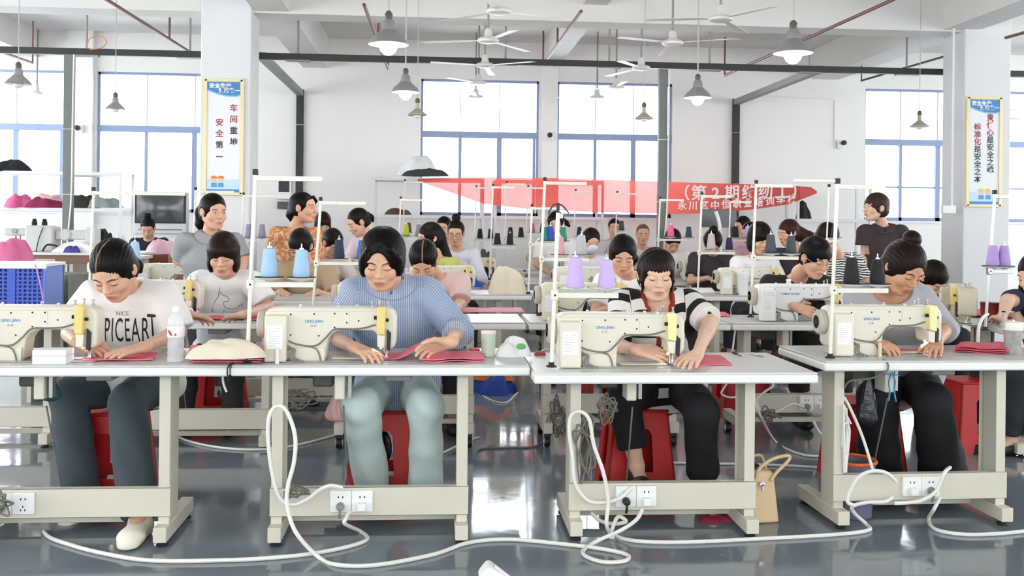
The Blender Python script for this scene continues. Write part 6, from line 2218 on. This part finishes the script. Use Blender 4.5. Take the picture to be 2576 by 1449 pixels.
heap('white sack right of the black bundle at the left', 'sack', 'cloth', (at(290, 600, 9.3).x, 9.3, p.z - 0.06), 0.11, 0.1, 0.20, '#f0f0f0', 36)
o = thing('side_table', 'pale low table under the black bundle and white sack', 'table', (at(276, 600, 9.25).x, 9.25, 0))
part(MB().box(-0.35, 0.3, -0.16, 0.3, p.z - 0.09, p.z - 0.06), 'top', EDGE, o, bevel=0.004)
for sx in (-0.3, 0.26):
    part(MB().box(sx - 0.015, sx + 0.015, -0.1, 0.26, 0, p.z - 0.09), 'leg', FRAME, o)

# framed picture, small shelf and radio by the left pillar; grey board below the banner
a = at(715, 468, YW - 0.01)
o = thing('picture', 'small black and white framed picture behind the floral blouse', 'picture', tuple(a))
part(MB().box(-0.10, 0.10, -0.02, 0, -0.1, 0.1), 'frame', WHITEP, o)
part(MB().box(-0.075, 0.075, -0.024, -0.019, -0.085, 0.085), 'print', mat('picture_print', '#2d2d2d', 0.5, vary=0.9, scale=14), o)
a = at(712, 516, YW - 0.1)
o = thing('wall_box', 'dark grey box on the wall below the small picture', 'box', tuple(a))
part(MB().box(-0.08, 0.08, 0, 0.1, -0.05, 0.05), 'body', DGREY, o, bevel=0.01)
part(MB().box(-0.12, 0.12, -0.03, 0.1, 0.09, 0.11), 'shelf', WHITEP, o)
a = at(1808, 572, 12.9)
o = thing('display_board', 'dark grey flat display below the lettered banner', 'display', (a.x, 12.9, 0))
part(MB().box(-0.24, 0.24, 0, 0.06, a.z, a.z + 0.24), 'screen', mat('board_grey', '#5a5c5e', 0.25), o, bevel=0.006)
part(MB().box(-0.03, 0.03, 0.02, 0.06, 0, a.z).box(-0.25, 0.25, -0.1, 0.25, 0, 0.03), 'foot', DARK, o)
a = at(1800, 572, 11.0)
o = thing('folding_lamp', 'white bent arm standing before the dark display', 'lamp', (a.x, 11.0, 0))
part(MB().tube(smooth_path([(0.06, 0, 0), (0.06, 0, 0.9), (0.05, 0, a.z), (0.0, 0, a.z + 0.18)]), 0.02, 8), 'arm', WHITEP, o)
part(MB().box(-0.15, 0.2, -0.12, 0.12, 0, 0.03), 'base', WHITEP, o, bevel=0.006)
a = at(2536, 290, YW)
o = thing('air_conditioner', 'white wall unit past the right pillar', 'air conditioner', tuple(a))
part(MB().box(-0.12, 0.12, -0.18, 0, -0.08, 0.08), 'casing', WHITEP, o, bevel=0.03)
part(MB().tube([(0, -0.03, -0.08), (0, -0.03, -0.25)], 0.02), 'hose', WHITEP, o)

# ------------------------------------------------------------------ cloth, cups and tools on the front tables
def flat_cloth(label, corners, z, name='cloth_piece', cat='cloth', m=None, thick=0.004, wave=0.003, lift=None, nu=16, nv=10, seed=0, fold=1):
    """a cloth lying on a table: corners as seen (near left, near right, far right, far left)"""
    c = [on(px, py, z) for px, py in corners]
    ctr = (c[0] + c[1] + c[2] + c[3]) / 4

    def fn(u, v, dz=0.0, ins=0.0):
        u2, v2 = ins + u * (1 - 2 * ins), ins + v * (1 - 2 * ins)
        p = c[0] * (1 - u2) * (1 - v2) + c[1] * u2 * (1 - v2) + c[2] * u2 * v2 + c[3] * (1 - u2) * v2
        w = wave * (1 + math.sin(9 * u + seed) * math.cos(7 * v + seed * 2) + 0.6 * math.sin(17 * u * v + seed))
        l = lift(u, v) if lift else 0.0
        return p + Vector((0, 0, thick + dz + abs(w) + l)) - ctr
    mb = MB()
    for k in range(fold):
        mb.sheet(lambda u, v: fn(u, v, k * (thick + 0.006), 0.02 * k * ((-1) ** k)), nu, nv, thick=thick)
    o = mb.build(name, m or PINK, angle=60)
    o.location = ctr
    return tag(o, label, cat)


PINKD = mat('pink_cloth_deep', '#d9596c', 0.8, vary=0.08, scale=30, bump=0.15, bscale=120)
flat_cloth('pink cloth under the hands of the woman in the lettered T-shirt', [(205, 910), (385, 908), (395, 889), (225, 889)], TZ, seed=1)
flat_cloth('pink cloth strip lifted by the hand of the woman in blue pinstripes', [(932, 910), (1060, 905), (1080, 888), (940, 893)], TZ, seed=2, lift=lambda u, v: 0.055 * max(0, u - 0.45) ** 1.5 / 0.4 + (0.01 * v if u > 0.5 else 0))
flat_cloth('folded pink cloth lying right of the blue pinstriped woman', [(1064, 913), (1216, 910), (1208, 893), (1066, 895)], TZ, seed=3, fold=2)
flat_cloth('pink cloth under the hand of the woman in the banded jumper', [(1695, 922), (1842, 919), (1812, 897), (1700, 897)], 0.745, seed=4)
flat_cloth('pink cloth strip before the woman with the hair bun', [(2240, 889), (2345, 893), (2372, 880), (2250, 881)], TZ, seed=5, m=PINKD)
flat_cloth('red and pink cloth pile by the tumbler', [(2402, 886), (2535, 892), (2530, 874), (2410, 874)], TZ, seed=6, m=PINKD, fold=3)
flat_cloth('thick folded pink cloth pile left of the second machine', [(482, 914), (655, 914), (664, 890), (490, 890)], TZ, seed=7, fold=4)
flat_cloth('pink cloth before the woman with the brown bob', [(490, 806), (612, 806), (625, 797), (500, 797)], TZ, seed=8, m=PINKD)
flat_cloth('pale pink cloth at the end of the brown bob table', [(622, 807), (662, 807), (662, 797), (630, 797)], TZ, seed=9)
flat_cloth('long pale pink cloth behind the pinstriped shirt', [(1140, 787), (1318, 786), (1310, 776), (1150, 776)], TZ, seed=10, m=mat('pink_pale', '#f0a9b3', 0.8))
flat_cloth('pink cloth on the second row table right of the banded jumper', [(1758, 797), (1838, 797), (1825, 787), (1760, 787)], TZ, seed=11)
flat_cloth('pink cloth on the crosswise table by the woman in navy', [(2440, 798), (2545, 803), (2560, 788), (2452, 784)], TZ, seed=12, m=PINKD, fold=2)
flat_cloth('white paper sheets before the man in black', [(1735, 737), (1800, 737), (1790, 725), (1740, 725)], TZ, seed=13, m=PAPER, wave=0.001)
flat_cloth('red cloth pieces on the third row table behind the pinstriped shirt', [(1225, 722), (1325, 725), (1320, 715), (1232, 715)], TZ, seed=14, m=mat('cloth_red', '#b3282e', 0.8), wave=0.012)
flat_cloth('red oval cloth behind the light blue cones', [(805, 722), (835, 722), (835, 712), (808, 712)], TZ, seed=15, m=mat('cloth_red', '#b3282e', 0.8))
flat_cloth('pink cloth on the fourth row table by the canvas bag', [(1215, 697), (1245, 697), (1240, 686), (1212, 686)], TZ, seed=16)
flat_cloth('red plastic tray behind the leftmost woman', [(385, 702), (440, 702), (440, 692), (390, 692)], TZ, 'tray', 'tray', seed=17, m=mat('tray_red', '#c9343c', 0.5), wave=0.0)
a = on(1195, 722, TZ)
o = MB().add([(-0.07, 0, 0), (0.08, 0.0, 0), (0.0, 0.02, 0.085), (-0.07, 0.08, 0), (0.08, 0.08, 0), (0.0, 0.05, 0.08)], [(0, 1, 2), (4, 3, 5), (0, 2, 5, 3), (1, 4, 5, 2), (0, 3, 4, 1)]).build('cloth_piece', mat('cloth_blue', '#2b5cd0', 0.8), bevel=0.006)
o.location = a
tag(o, 'bright blue cloth peak on the third row table', 'cloth')

CANVAS = mat('canvas', '#e3d8c2', 0.9, vary=0.06, scale=14, bump=0.3, bscale=60)
a = on(560, 896, TZ + 0.05)
o = heap('beige canvas pouch on the pink cloth pile', 'canvas_pouch', 'bag', (a.x, a.y + 0.05, TZ + 0.042), 0.14, 0.09, 0.075, '#e3d8c2', 41, CANVAS, 0.15)
a = at(1282, 688, 8.3)
o = heap('crumpled beige canvas bag on the third row table', 'canvas_bag', 'bag', (a.x, 8.35, TZ), 0.16, 0.12, 0.23, '#e3d8c2', 42, CANVAS, 0.22)
a = at(1218, 625, 10.3)
heap('small dark green bag on the fourth row table', 'small_bag', 'bag', (a.x, 10.35, TZ), 0.10, 0.08, 0.30, '#44534c', 43)

# white box at the left
a, b = on(80, 917, TZ), on(166, 917, TZ)
w = (b - a).length / 2
t = thing('paper_box', 'white paper box at the left front edge of the first table', 'box', tuple((a + b) / 2))
part(MB().box(-w, w, 0, 0.09, 0, 0.058), 'box', PAPER, t, bevel=0.004)
part(MB().box(-w - 0.001, w + 0.001, -0.001, 0.09, 0.034, 0.0355), 'lid_seam', LOGO_GREY, t)

# water bottle
a = on(437, 914, TZ)
WATER = mat('bottle_plastic', '#eef3f6', 0.08, vary=0.01, alpha=0.38)
t = thing('water_bottle', 'clear water bottle with a red and white label on the first table', 'bottle', (a.x, a.y + 0.03, TZ))
part(MB().lathe([(0.026, 0), (0.033, 0.006), (0.034, 0.02), (0.031, 0.03), (0.034, 0.04), (0.032, 0.055), (0.034, 0.065), (0.034, 0.08), (0.033, 0.085), (0.033, 0.15), (0.034, 0.155), (0.032, 0.175), (0.022, 0.198), (0.0125, 0.208), (0.0125, 0.216)], 28), 'body', WATER, t)
part(MB().lathe([(0.0335, 0.105), (0.0342, 0.106), (0.0342, 0.149), (0.0335, 0.15)], 28), 'label_band', mat('label_white', '#f0efee', 0.5), t, 'white label')
lm = MB()
for s in (-1, 1):
    pts = [(0.004, 0.112), (0.012, 0.114), (0.022, 0.128), (0.026, 0.138), (0.018, 0.135), (0.008, 0.124)]
    lm.add([(s * x - 0.002, -math.sqrt(0.0349 ** 2 - x * x), z) for x, z in pts], [tuple(range(6)) if s > 0 else tuple(range(5, -1, -1))])
part(lm, 'label_mark', mat('label_red', '#c02a3a', 0.5), t, smooth=False)
part(MB().lathe([(0.0155, 0.208), (0.0155, 0.226), (0.013, 0.229), (0, 0.229)], 20), 'cap', WHITEP, t)

# green cup, white bag, red and white packets
a = on(1229, 899, TZ)
t = thing('cup', 'pale green cup with a cream rim beside the white bag', 'cup', (a.x, a.y + 0.03, TZ))
part(MB().lathe([(0.028, 0), (0.031, 0.004), (0.0325, 0.104), (0.031, 0.104), (0.029, 0.01), (0, 0.01)], 28), 'body', mat('cup_green', '#c2d3bb', 0.45), t)
part(MB().lathe([(0.0335, 0.102), (0.034, 0.108), (0.033, 0.113), (0.0, 0.113)], 28), 'lid', mat('cup_rim', '#efe3cf', 0.5), t)
a = on(1292, 900, TZ)
heap('white plastic bag with a green print at the end of the second table', 'plastic_bag', 'bag', (a.x, a.y + 0.07, TZ), 0.072, 0.06, 0.085, '#f0f1ef', 44)
g = at(1308, 872, a.y + 0.01)
o = MB().ball((0, 0, 0), 0.025, 12, 0, (0.9, 0.5, 0.55)).build('bag_print', mat('print_green', '#6fbf73', 0.6), bpy.data.objects['plastic_bag.001'] if 'plastic_bag.001' in bpy.data.objects else None)
o.location = (0.035, -0.035, 0.045)
a = on(1195, 894, TZ)
t = thing('thread_packet', 'red and white packet behind the green cup', 'packet', (a.x, a.y + 0.05, TZ))
part(MB().box(-0.026, 0.026, 0, 0.05, 0, 0.012), 'white_block', WHITEP, t, bevel=0.002)
part(MB().box(-0.024, 0.024, 0.002, 0.048, 0.012, 0.022), 'red_block', mat('packet_red', '#d4495a', 0.5), t, bevel=0.002)
for px, py, tz, l, m in ((697, 914, TZ, 'short white peg standing on the second table', EDGE), (2213, 897, TZ, 'short wooden peg standing on the fourth table', mat('peg_wood', '#dccaa8', 0.6))):
    a = on(px, py, tz)
    o = tag(MB().lathe([(0.009, 0), (0.008, 0.06), (0.006, 0.064), (0, 0.064)], 12).build('peg', m), l, 'peg')
    o.location = a
for (x0, y0), (x1, y1), l in (((1843, 888), (1868, 897), 'thread snips with a dark grip on the third table'), ((1888, 891), (1922, 899), 'pale thread snips on the third table')):
    a, b = on(x0, y0, 0.745), on(x1, y1, 0.745)
    t = thing('thread_snips', l, 'scissors', tuple(a))
    d = b - a
    up = Vector((0, 0, 0.004))
    part(MB().beam(up, d * 0.55 + up, 0.012, 0.006), 'grip', DARK if x0 == 1843 else EDGE, t, bevel=0.002)
    s = d.cross(Vector((0, 0, 1))).normalized() * 0.004
    part(MB().beam(d * 0.5 + s + up, d + up, 0.006, 0.003).beam(d * 0.5 - s + up, d * 0.95 - s + up, 0.006, 0.003), 'blades', STEEL, t)
a, b = on(1347, 896, 0.745), on(1374, 896, 0.745)
t = thing('tin_tray', 'flat red tin with small tools by the third pole', 'tray', tuple(a))
part(MB().box(0, (b - a).x, 0.02, 0.07, 0, 0.010), 'tin', mat('tin_red', '#bb2e33', 0.45), t, bevel=0.002)
part(MB().tube([(0.005, 0.04, 0.015), (0.05, 0.045, 0.015)], 0.004).tube([(0.03, 0.05, 0.015), (0.06, 0.03, 0.03)], 0.003), 'tools', STEEL, t)
a = on(2560, 893, TZ)
t = thing('tumbler', 'steel tumbler with a white lid and marbled sleeve at the right edge', 'cup', (a.x, a.y + 0.04, TZ))
part(MB().lathe([(0.034, 0), (0.036, 0.004), (0.041, 0.115), (0, 0.115)], 28), 'sleeve', mat('marble_grey', '#a5a29e', 0.5, vary=0.5, scale=45), t)
part(MB().lathe([(0.0445, 0.113), (0.0455, 0.118), (0.0455, 0.145), (0.043, 0.15), (0.03, 0.152), (0.0, 0.152)], 28), 'lid', mat('lid_cream', '#f3eee0', 0.4), t)
part(MB().box(-0.05, -0.042, -0.01, 0.01, 0.12, 0.2).box(-0.05, 0.0, -0.01, 0.01, 0.195, 0.2), 'handle', mat('handle_grey', '#b9b7b2', 0.4), t)
a = at(2465, 790, 5.9)
t = thing('red_cup', 'dark red cup behind the crosswise machine', 'cup', (at(2492, 790, 6.0).x, 6.0, TZ))
part(MB().lathe([(0.05, 0), (0.055, 0.004), (0.062, 0.12), (0.058, 0.12), (0.05, 0.01), (0, 0.01)], 24), 'body', mat('cup_red', '#8c2226', 0.4), t)
part(MB().lathe([(0.0625, 0.116), (0.064, 0.122), (0.058, 0.122)], 24), 'rim', mat('cup_red', '#8c2226', 0.4), t)
a = on_table(1850, 8.2)
t = thing('white_cup', 'white cup with two handles beside the navy cone', 'cup', (at(1867, 640, 8.25).x, 8.25, TZ))
part(MB().lathe([(0.05, 0), (0.055, 0.16), (0.06, 0.17), (0.06, 0.20), (0.05, 0.20), (0, 0.195)], 20), 'body', WHITEP, t)
part(MB().tube(smooth_path([(0.055, 0, 0.17), (0.085, 0, 0.15), (0.08, 0, 0.08), (0.052, 0, 0.05)]), 0.006), 'handle', WHITEP, t)
t = thing('drink_bottle', 'small clear bottle with a blue band by the dark grey cones', 'bottle', (at(1953, 640, 6.6).x, 6.36, TZ))
part(MB().lathe([(0.028, 0), (0.03, 0.15), (0.027, 0.2), (0.013, 0.22), (0.013, 0.232)], 18), 'body', mat('bottle_clear', '#dfe8ee', 0.15, alpha=1.0), t)
part(MB().lathe([(0.0305, 0.09), (0.031, 0.092), (0.031, 0.15), (0.0305, 0.152)], 18), 'band', mat('band_blue', '#3f7fb0', 0.4), t)
part(MB().lathe([(0.016, 0.225), (0.016, 0.24), (0, 0.242)], 14), 'cap', WHITEP, t)

# ------------------------------------------------------------------ on the floor
BAGM = mat('bag_tan', '#dcc096', 0.5, vary=0.04, bump=0.08, bscale=120)
a = on(1927, 1322)
t = thing('handbag', 'tan leather handbag standing beside the third table', 'bag', (a.x, a.y + 0.09, 0), math.radians(8))
b = MB()
prof = lambda z: 0.068 * (1 - 0.30 * z / 0.27)
b.add([(-0.068, -0.065, 0), (0.068, -0.065, 0), (0.068, 0.065, 0), (-0.068, 0.065, 0), (-0.06, -0.045, 0.24), (0.052, -0.035, 0.225), (0.052, 0.035, 0.225), (-0.06, 0.045, 0.24)],
      [(3, 2, 1, 0), (0, 1, 5, 4), (1, 2, 6, 5), (2, 3, 7, 6), (3, 0, 4, 7), (4, 5, 6, 7)])
part(b, 'body', BAGM, t, bevel=0.012, seg=3)
part(MB().tube(smooth_path([(-0.045, -0.05, 0.20), (-0.03, -0.056, 0.25), (0.03, -0.05, 0.285), (0.11, -0.045, 0.30), (0.12, -0.045, 0.28), (0.06, -0.045, 0.225), (0.03, -0.05, 0.19)]), 0.008, 8), 'strap', BAGM, t)
part(MB().tube(smooth_path([(-0.05, 0.04, 0.22), (-0.03, 0.05, 0.27), (0.03, 0.05, 0.28), (0.05, 0.04, 0.22)]), 0.007, 8), 'strap', BAGM, t)
part(MB().ball((-0.03, 0, 0.235), 0.03, 12, 0, (1.1, 0.8, 0.9)).ball((-0.05, -0.01, 0.26), 0.018, 10), 'scarf', BLACK, t, 'black cloth in the opening')
part(MB().lathe([(0.0, 0), (0.012, 0.0), (0.012, 0.004), (0, 0.006)], 12, 0, Matrix.Translation((-0.02, -0.062, 0.18)) @ Matrix.Rotation(math.pi, 4, 'Z'), 'y').tube([(-0.02, -0.066, 0.17), (-0.02, -0.068, 0.15)], 0.004), 'clasp', CHROME, t)

a = on(2165, 1312)
t = thing('bucket', 'grey blue bucket with an orange rim under the fourth table', 'bucket', (a.x + 0.0, a.y + 0.10, 0))
part(MB().lathe([(0.085, 0), (0.09, 0.006), (0.105, 0.255), (0.10, 0.255), (0.085, 0.012), (0, 0.012)], 32), 'body', mat('bucket_grey', '#6f7088', 0.45), t)
part(MB().tube([(0.106 * math.cos(q), 0.106 * math.sin(q), 0.258) for q in np.linspace(0, 2 * math.pi, 32, endpoint=False)], 0.009, 8, closed=True), 'rim', mat('rim_orange', '#d9642a', 0.45), t, 'orange rim')
part(MB().lathe([(0.0, 0.2), (0.098, 0.2)], 32), 'contents', mat('bucket_fill', '#7b7c90', 0.6), t)
a = on(1800, 1312)
heap('crimson rag on the floor under the third table', 'rag', 'cloth', (a.x, a.y + 0.02, 0.0), 0.075, 0.04, 0.022, '#a3213f', 51)
a = on(1247, 998)
heap('blue bag with an orange flap on the floor behind', 'floor_bag', 'bag', (a.x, a.y + 0.18, 0), 0.16, 0.15, 0.17, '#27479c', 52)
a2 = on(1250, 985)
heap('orange cloth flap lying over the blue floor bag', 'orange_cloth', 'cloth', (a2.x - 0.02, a.y + 0.22, 0.10), 0.15, 0.08, 0.12, '#d8772c', 53)
a = on(1325, 996)
heap('grey striped bundle on the floor beside the blue bag', 'floor_bundle', 'bag', (a.x + 0.02, a.y + 0.2, 0), 0.10, 0.12, 0.2, '#8d8b84', 54)
t = thing('black_bag', 'black plastic bag seen through the stool of the pinstriped woman', 'bag', (-0.26, 5.03, 0.11))
part(MB().ball((0, 0, 0.10), 0.09, 18, 0, (0.7, 0.6, 1.1)), 'bag', mat('plastic_black', '#1c1d20', 0.25, bump=0.7, bscale=30), t)
part(MB().lathe([(0.02, 0.18), (0.03, 0.22), (0.012, 0.2)], 10), 'knot', mat('plastic_black', '#1c1d20', 0.25), t)

# bags hung beneath the tops
def hung_bag(label, px, py0, py1, y, w, m, name='hanging_bag'):
    a, b = at(px, py0, y), at(px, py1, y)
    h = a.z - b.z
    t = thing(name, label, 'bag', (a.x, y, a.z))
    rnd = random.Random(px)

    def fn(u, v):
        q = u * 2 * math.pi
        r = w * (0.25 + 0.75 * math.sin(min(1, v * 1.25) * math.pi / 2)) * (1 + 0.10 * math.sin(5 * q + 4 * v) + 0.07 * math.sin(9 * q - 7 * v))
        if v > 0.9:
            r *= (1 - v) / 0.1 * 0.8 + 0.2
        return Vector((r * math.cos(q), 0.6 * r * math.sin(q), -h * v))
    part(MB().sheet(fn, 32, 14), 'bag', m, t, angle=80)
    part(MB().tube(smooth_path([(0, 0, -0.01), (0.01, 0, 0.03), (0.0, 0.02, 0.06)]), 0.004), 'handle', m, t)
    return t


hung_bag('black crinkled plastic bag hanging under the fourth table', 2185, 952, 1072, 4.42, 0.042, MATS['plastic_black'])
PINKBAG = mat('plastic_pink', '#d9a9a6', 0.35, alpha=0.72, bump=0.5, bscale=25)
hung_bag('thin pink plastic bag hanging beside the knee of the pinstriped woman', 852, 985, 1062, 4.45, 0.055, PINKBAG)
hung_bag('teal and black pouch hanging under the first table', 128, 955, 1010, 4.45, 0.042, mat('pouch_teal', '#1e4a52', 0.6, vary=0.3, scale=20))
rb = MB()
for k, pts in enumerate(([(2243, 938), (2236, 960), (2238, 985), (2235, 1008)], [(2243, 938), (2252, 958), (2250, 985), (2254, 1010)], [(2225, 942), (2243, 940), (2262, 945)])):
    rb.tube(smooth_path([at(x, y, 4.36) for x, y in pts]), 0.006, 6, flat=0.5)
tag(rb.build('ribbon', mat('ribbon_blue', '#58a9d6', 0.6)), 'sky blue ribbon tied under the fourth table', 'ribbon')

# ------------------------------------------------------------------ cables
def cable(label, pts, r=0.0085, m=None, name='power_cable', cat='cable', n=10):
    """pts: (px, py) on the floor, or (px, py, y) at a distance y"""
    P = []
    for p in pts:
        if len(p) == 2:
            q = on(p[0], p[1], r)
        else:
            q = at(*p)
            q.z = max(q.z, r)
        P.append(q)
    mb = MB().tube(smooth_path(P, n), r, 8)
    o = mb.build(name, m or CABLE, offset=P[0])
    o.location = P[0]
    return tag(o, label, cat)


YR = 4.145
cable('white cable crossing the floor from the first table to the second socket', [(110, 1338), (125, 1352), (165, 1367), (250, 1390), (380, 1410), (575, 1409), (700, 1402), (790, 1392), (880, 1374), (924, 1356), (905, 1336), (868, 1318, YR), (872, 1302, YR), (880, 1287, YR - 0.01)])
cable('thick white cable looped over the left leg of the second table and along the floor', [(862, 1227, 4.13), (830, 1222, 4.12), (800, 1235, 4.12), (770, 1257, 4.11), (735, 1270, 4.10), (703, 1250, 4.10), (683, 1180, 4.10), (674, 1090, 4.10), (680, 1040, 4.10), (700, 1021, 4.10), (722, 1036, 4.09), (742, 1095, 4.08), (740, 1160, 4.07), (724, 1225, 4.06), (723, 1275, 4.05), (745, 1340, 4.02), (800, 1400), (850, 1421), (950, 1421), (1090, 1395), (1180, 1365), (1280, 1357), (1400, 1367), (1520, 1382), (1578, 1396), (1572, 1411), (1520, 1414), (1475, 1400), (1468, 1384), (1500, 1362), (1560, 1335, 4.13), (1600, 1308, 4.17), (1616, 1282, 4.20)])
cable('white cable looped beside the left leg of the third table', [(1588, 1226, 4.21), (1560, 1252, 4.19), (1520, 1264, 4.19), (1478, 1258, 4.18), (1447, 1215, 4.18), (1440, 1150, 4.18), (1432, 1090, 4.18), (1436, 1048, 4.18), (1458, 1035, 4.17), (1482, 1055, 4.16), (1494, 1120, 4.16), (1518, 1190, 4.16), (1530, 1260, 4.17), (1526, 1320, 4.17), (1545, 1346), (1600, 1361), (1720, 1364), (1900, 1356), (2100, 1345), (2184, 1334), (2178, 1318), (2150, 1292, 4.30), (2145, 1274, 4.27), (2180, 1264, 4.26), (2225, 1262, 4.26), (2246, 1250, 4.27)])
cable('white cable coiled under the rail of the third table', [(1486, 1288, 4.3), (1510, 1310, 4.3), (1545, 1318, 4.28), (1575, 1312, 4.27), (1555, 1300, 4.27), (1540, 1330, 4.25), (1534, 1350), (1545, 1352)])
cable('white cable from the fourth socket sweeping over the floor to the right', [(2390, 1176, 4.33), (2375, 1190, 4.26), (2355, 1235, 4.26), (2320, 1258, 4.26), (2290, 1264, 4.26), (2250, 1266, 4.26)])
cable('white cable lying on the floor at the right corner', [(2366, 1248, 4.36), (2350, 1280, 4.3), (2336, 1305), (2345, 1326), (2375, 1338), (2440, 1345), (2520, 1342), (2590, 1335)])
cable('white cable strung from the fourth leg to the socket', [(2255, 1212, 4.27), (2230, 1190, 4.26), (2195, 1185, 4.25), (2160, 1200, 4.25), (2138, 1235, 4.25), (2132, 1262, 4.25), (2150, 1272, 4.25)])
cable('white rod like cable leaning inside the fourth table', [(2122, 998, 4.36), (2140, 1030, 4.36), (2170, 1100, 4.36), (2196, 1184, 4.36)], 0.007)
cable('pale cable on the floor behind the first and second tables', [(432, 1088), (470, 1108), (540, 1124), (620, 1131), (700, 1127), (780, 1112), (875, 1085)], 0.0075)
cable('pale cable running right from the pinstriped woman to the next legs', [(1108, 1142), (1150, 1122), (1190, 1104), (1205, 1100)], 0.0075)
cable('grey cable on the floor between the second and third tables', [(1200, 1135), (1215, 1128), (1270, 1126), (1340, 1124), (1365, 1112), (1380, 1098)], 0.006, GREYCABLE)
cable('thin beige cable by the blue floor bag', [(1215, 996), (1245, 1010), (1275, 1012), (1300, 990), (1330, 968), (1350, 958, 6.3)], 0.006)
cable('white cable hanging under the right end of the third table', [(1890, 958, 5.5), (1898, 1005, 5.5), (1920, 1060, 5.5), (1950, 1110), (1985, 1132), (2030, 1146), (2078, 1148)], 0.0075)
cable('white cable on the floor behind the tan handbag', [(1640, 1163), (1760, 1166), (1880, 1168), (1990, 1172), (2090, 1178)], 0.0075)
cable('white cable dropping from the second row socket', [(2046, 1058, 5.88), (2060, 1085, 5.86), (2085, 1115, 5.85), (2110, 1132)], 0.0075)
cable('white cable curled at the second row rail left of its socket', [(2022, 1024, 5.87), (1995, 1016, 5.85), (1965, 1030, 5.85), (1935, 1042, 5.85), (1912, 1030, 5.85), (1905, 1005, 5.85), (1925, 985, 5.85), (1945, 970, 5.85), (1935, 952, 5.87)], 0.0075)
cable('white cable hanging at the right end of the third tabletop', [(1850, 826, 5.9), (1840, 900, 5.88), (1830, 960, 5.88), (1815, 990, 5.88), (1845, 1000, 5.88), (1870, 985, 5.88)], 0.006)
cable('grey wire drooping over the edge of the fourth table', [(2222, 905, 4.26), (2234, 918, 4.22), (2228, 935, 4.22), (2190, 952, 4.27), (2140, 958, 4.30), (2125, 975, 4.33)], 0.0045, GREYCABLE)
cable('thin black wire hanging over the edge between the first tables', [(582, 913, 4.10), (573, 925, 4.085), (572, 940, 4.085), (575, 955, 4.09)], 0.003, BLACK)
cable('white tie hanging below the joint of the first tables', [(560, 945, 4.3), (562, 965, 4.3), (570, 986, 4.3)], 0.005)
cable('white cable wrapped on the grey stand at the right edge', [(2485, 790, 5.45), (2472, 800, 5.40), (2462, 825, 5.36), (2460, 868, 5.36)], 0.009)


def tangle(label, cx, cy_, rx, ry, y, n, r, m, seed):
    """a knot of wires: one closed, wandering line"""
    rnd = random.Random(seed)
    c = at(cx, cy_, y)
    sc = (at(cx + 100, cy_, y).x - c.x) / 100
    P = []
    for k in range(n):
        a = k * 2.39996 + rnd.uniform(-0.4, 0.4)
        q = 0.45 + 0.55 * rnd.random()
        P.append(Vector((rx * sc * q * math.cos(a), rnd.uniform(-0.02, 0.02), ry * sc * q * math.sin(a))))
    o = MB().tube(smooth_path(P, 7), r, 6).build('wire_tangle', m)
    o.location = c
    return tag(o, label, 'wires')


tangle('grey wires knotted under the left end of the second table', 745, 1000, 60, 32, 4.42, 18, 0.0032, GREYCABLE, 1)
tangle('coil of grey wire on the rail of the second table', 740, 1240, 42, 22, 4.11, 16, 0.0035, GREYCABLE, 2)
tangle('long bundle of grey wires beside the left leg of the third table', 1470, 1120, 32, 110, 4.24, 26, 0.0042, GREYCABLE, 3)
tangle('grey wires hanging under the third machine', 1525, 1025, 34, 50, 4.36, 18, 0.0045, GREYCABLE, 4)
tangle('grey wire coil at the left end of the first rail', -2, 1272, 40, 40, 4.12, 16, 0.004, GREYCABLE, 5)
tangle('bundle of pale wires down the left leg of the fourth table', 2128, 1090, 14, 110, 4.33, 22, 0.0045, CABLE, 6)
tangle('grey wires under the second row table behind the banded jumper', 1405, 1050, 34, 70, 5.95, 22, 0.005, GREYCABLE, 7)
tangle('grey wires at the left of the second row socket', 1930, 1045, 36, 26, 5.84, 16, 0.005, GREYCABLE, 8)

# pale moulded edge of a chair close to the camera
a = on(1240, 1452, 0.0)
p0, p1 = at(1222, 1412, 3.45), at(1330, 1500, 3.25)
t = thing('moulded_edge', 'white ribbed plastic edge poking in at the bottom of the picture', 'plastic object', (p0.x, p0.y, 0))
M = Matrix.Translation((0, 0, p0.z - 0.02)) @ Matrix.Rotation(math.radians(38), 4, 'Y')
part(MB().box(-0.005, 0.24, -0.05, 0.05, -0.045, 0.02, 0, M), 'shell', WHITEP, t, bevel=0.018, seg=4)
part(MB().box(0.02, 0.235, -0.012, 0.012, 0.018, 0.026, 0, M), 'rib', WHITEP, t, bevel=0.004)
part(MB().box(0.03, 0.235, -0.04, -0.03, 0.018, 0.024, 0, M), 'rib', WHITEP, t, bevel=0.003)
part(MB().box(0.10, 0.16, -0.03, 0.03, -p0.z + 0.02, -0.12, 0, Matrix.Translation((0, 0, p0.z - 0.02))), 'support', WHITEP, t, bevel=0.01)
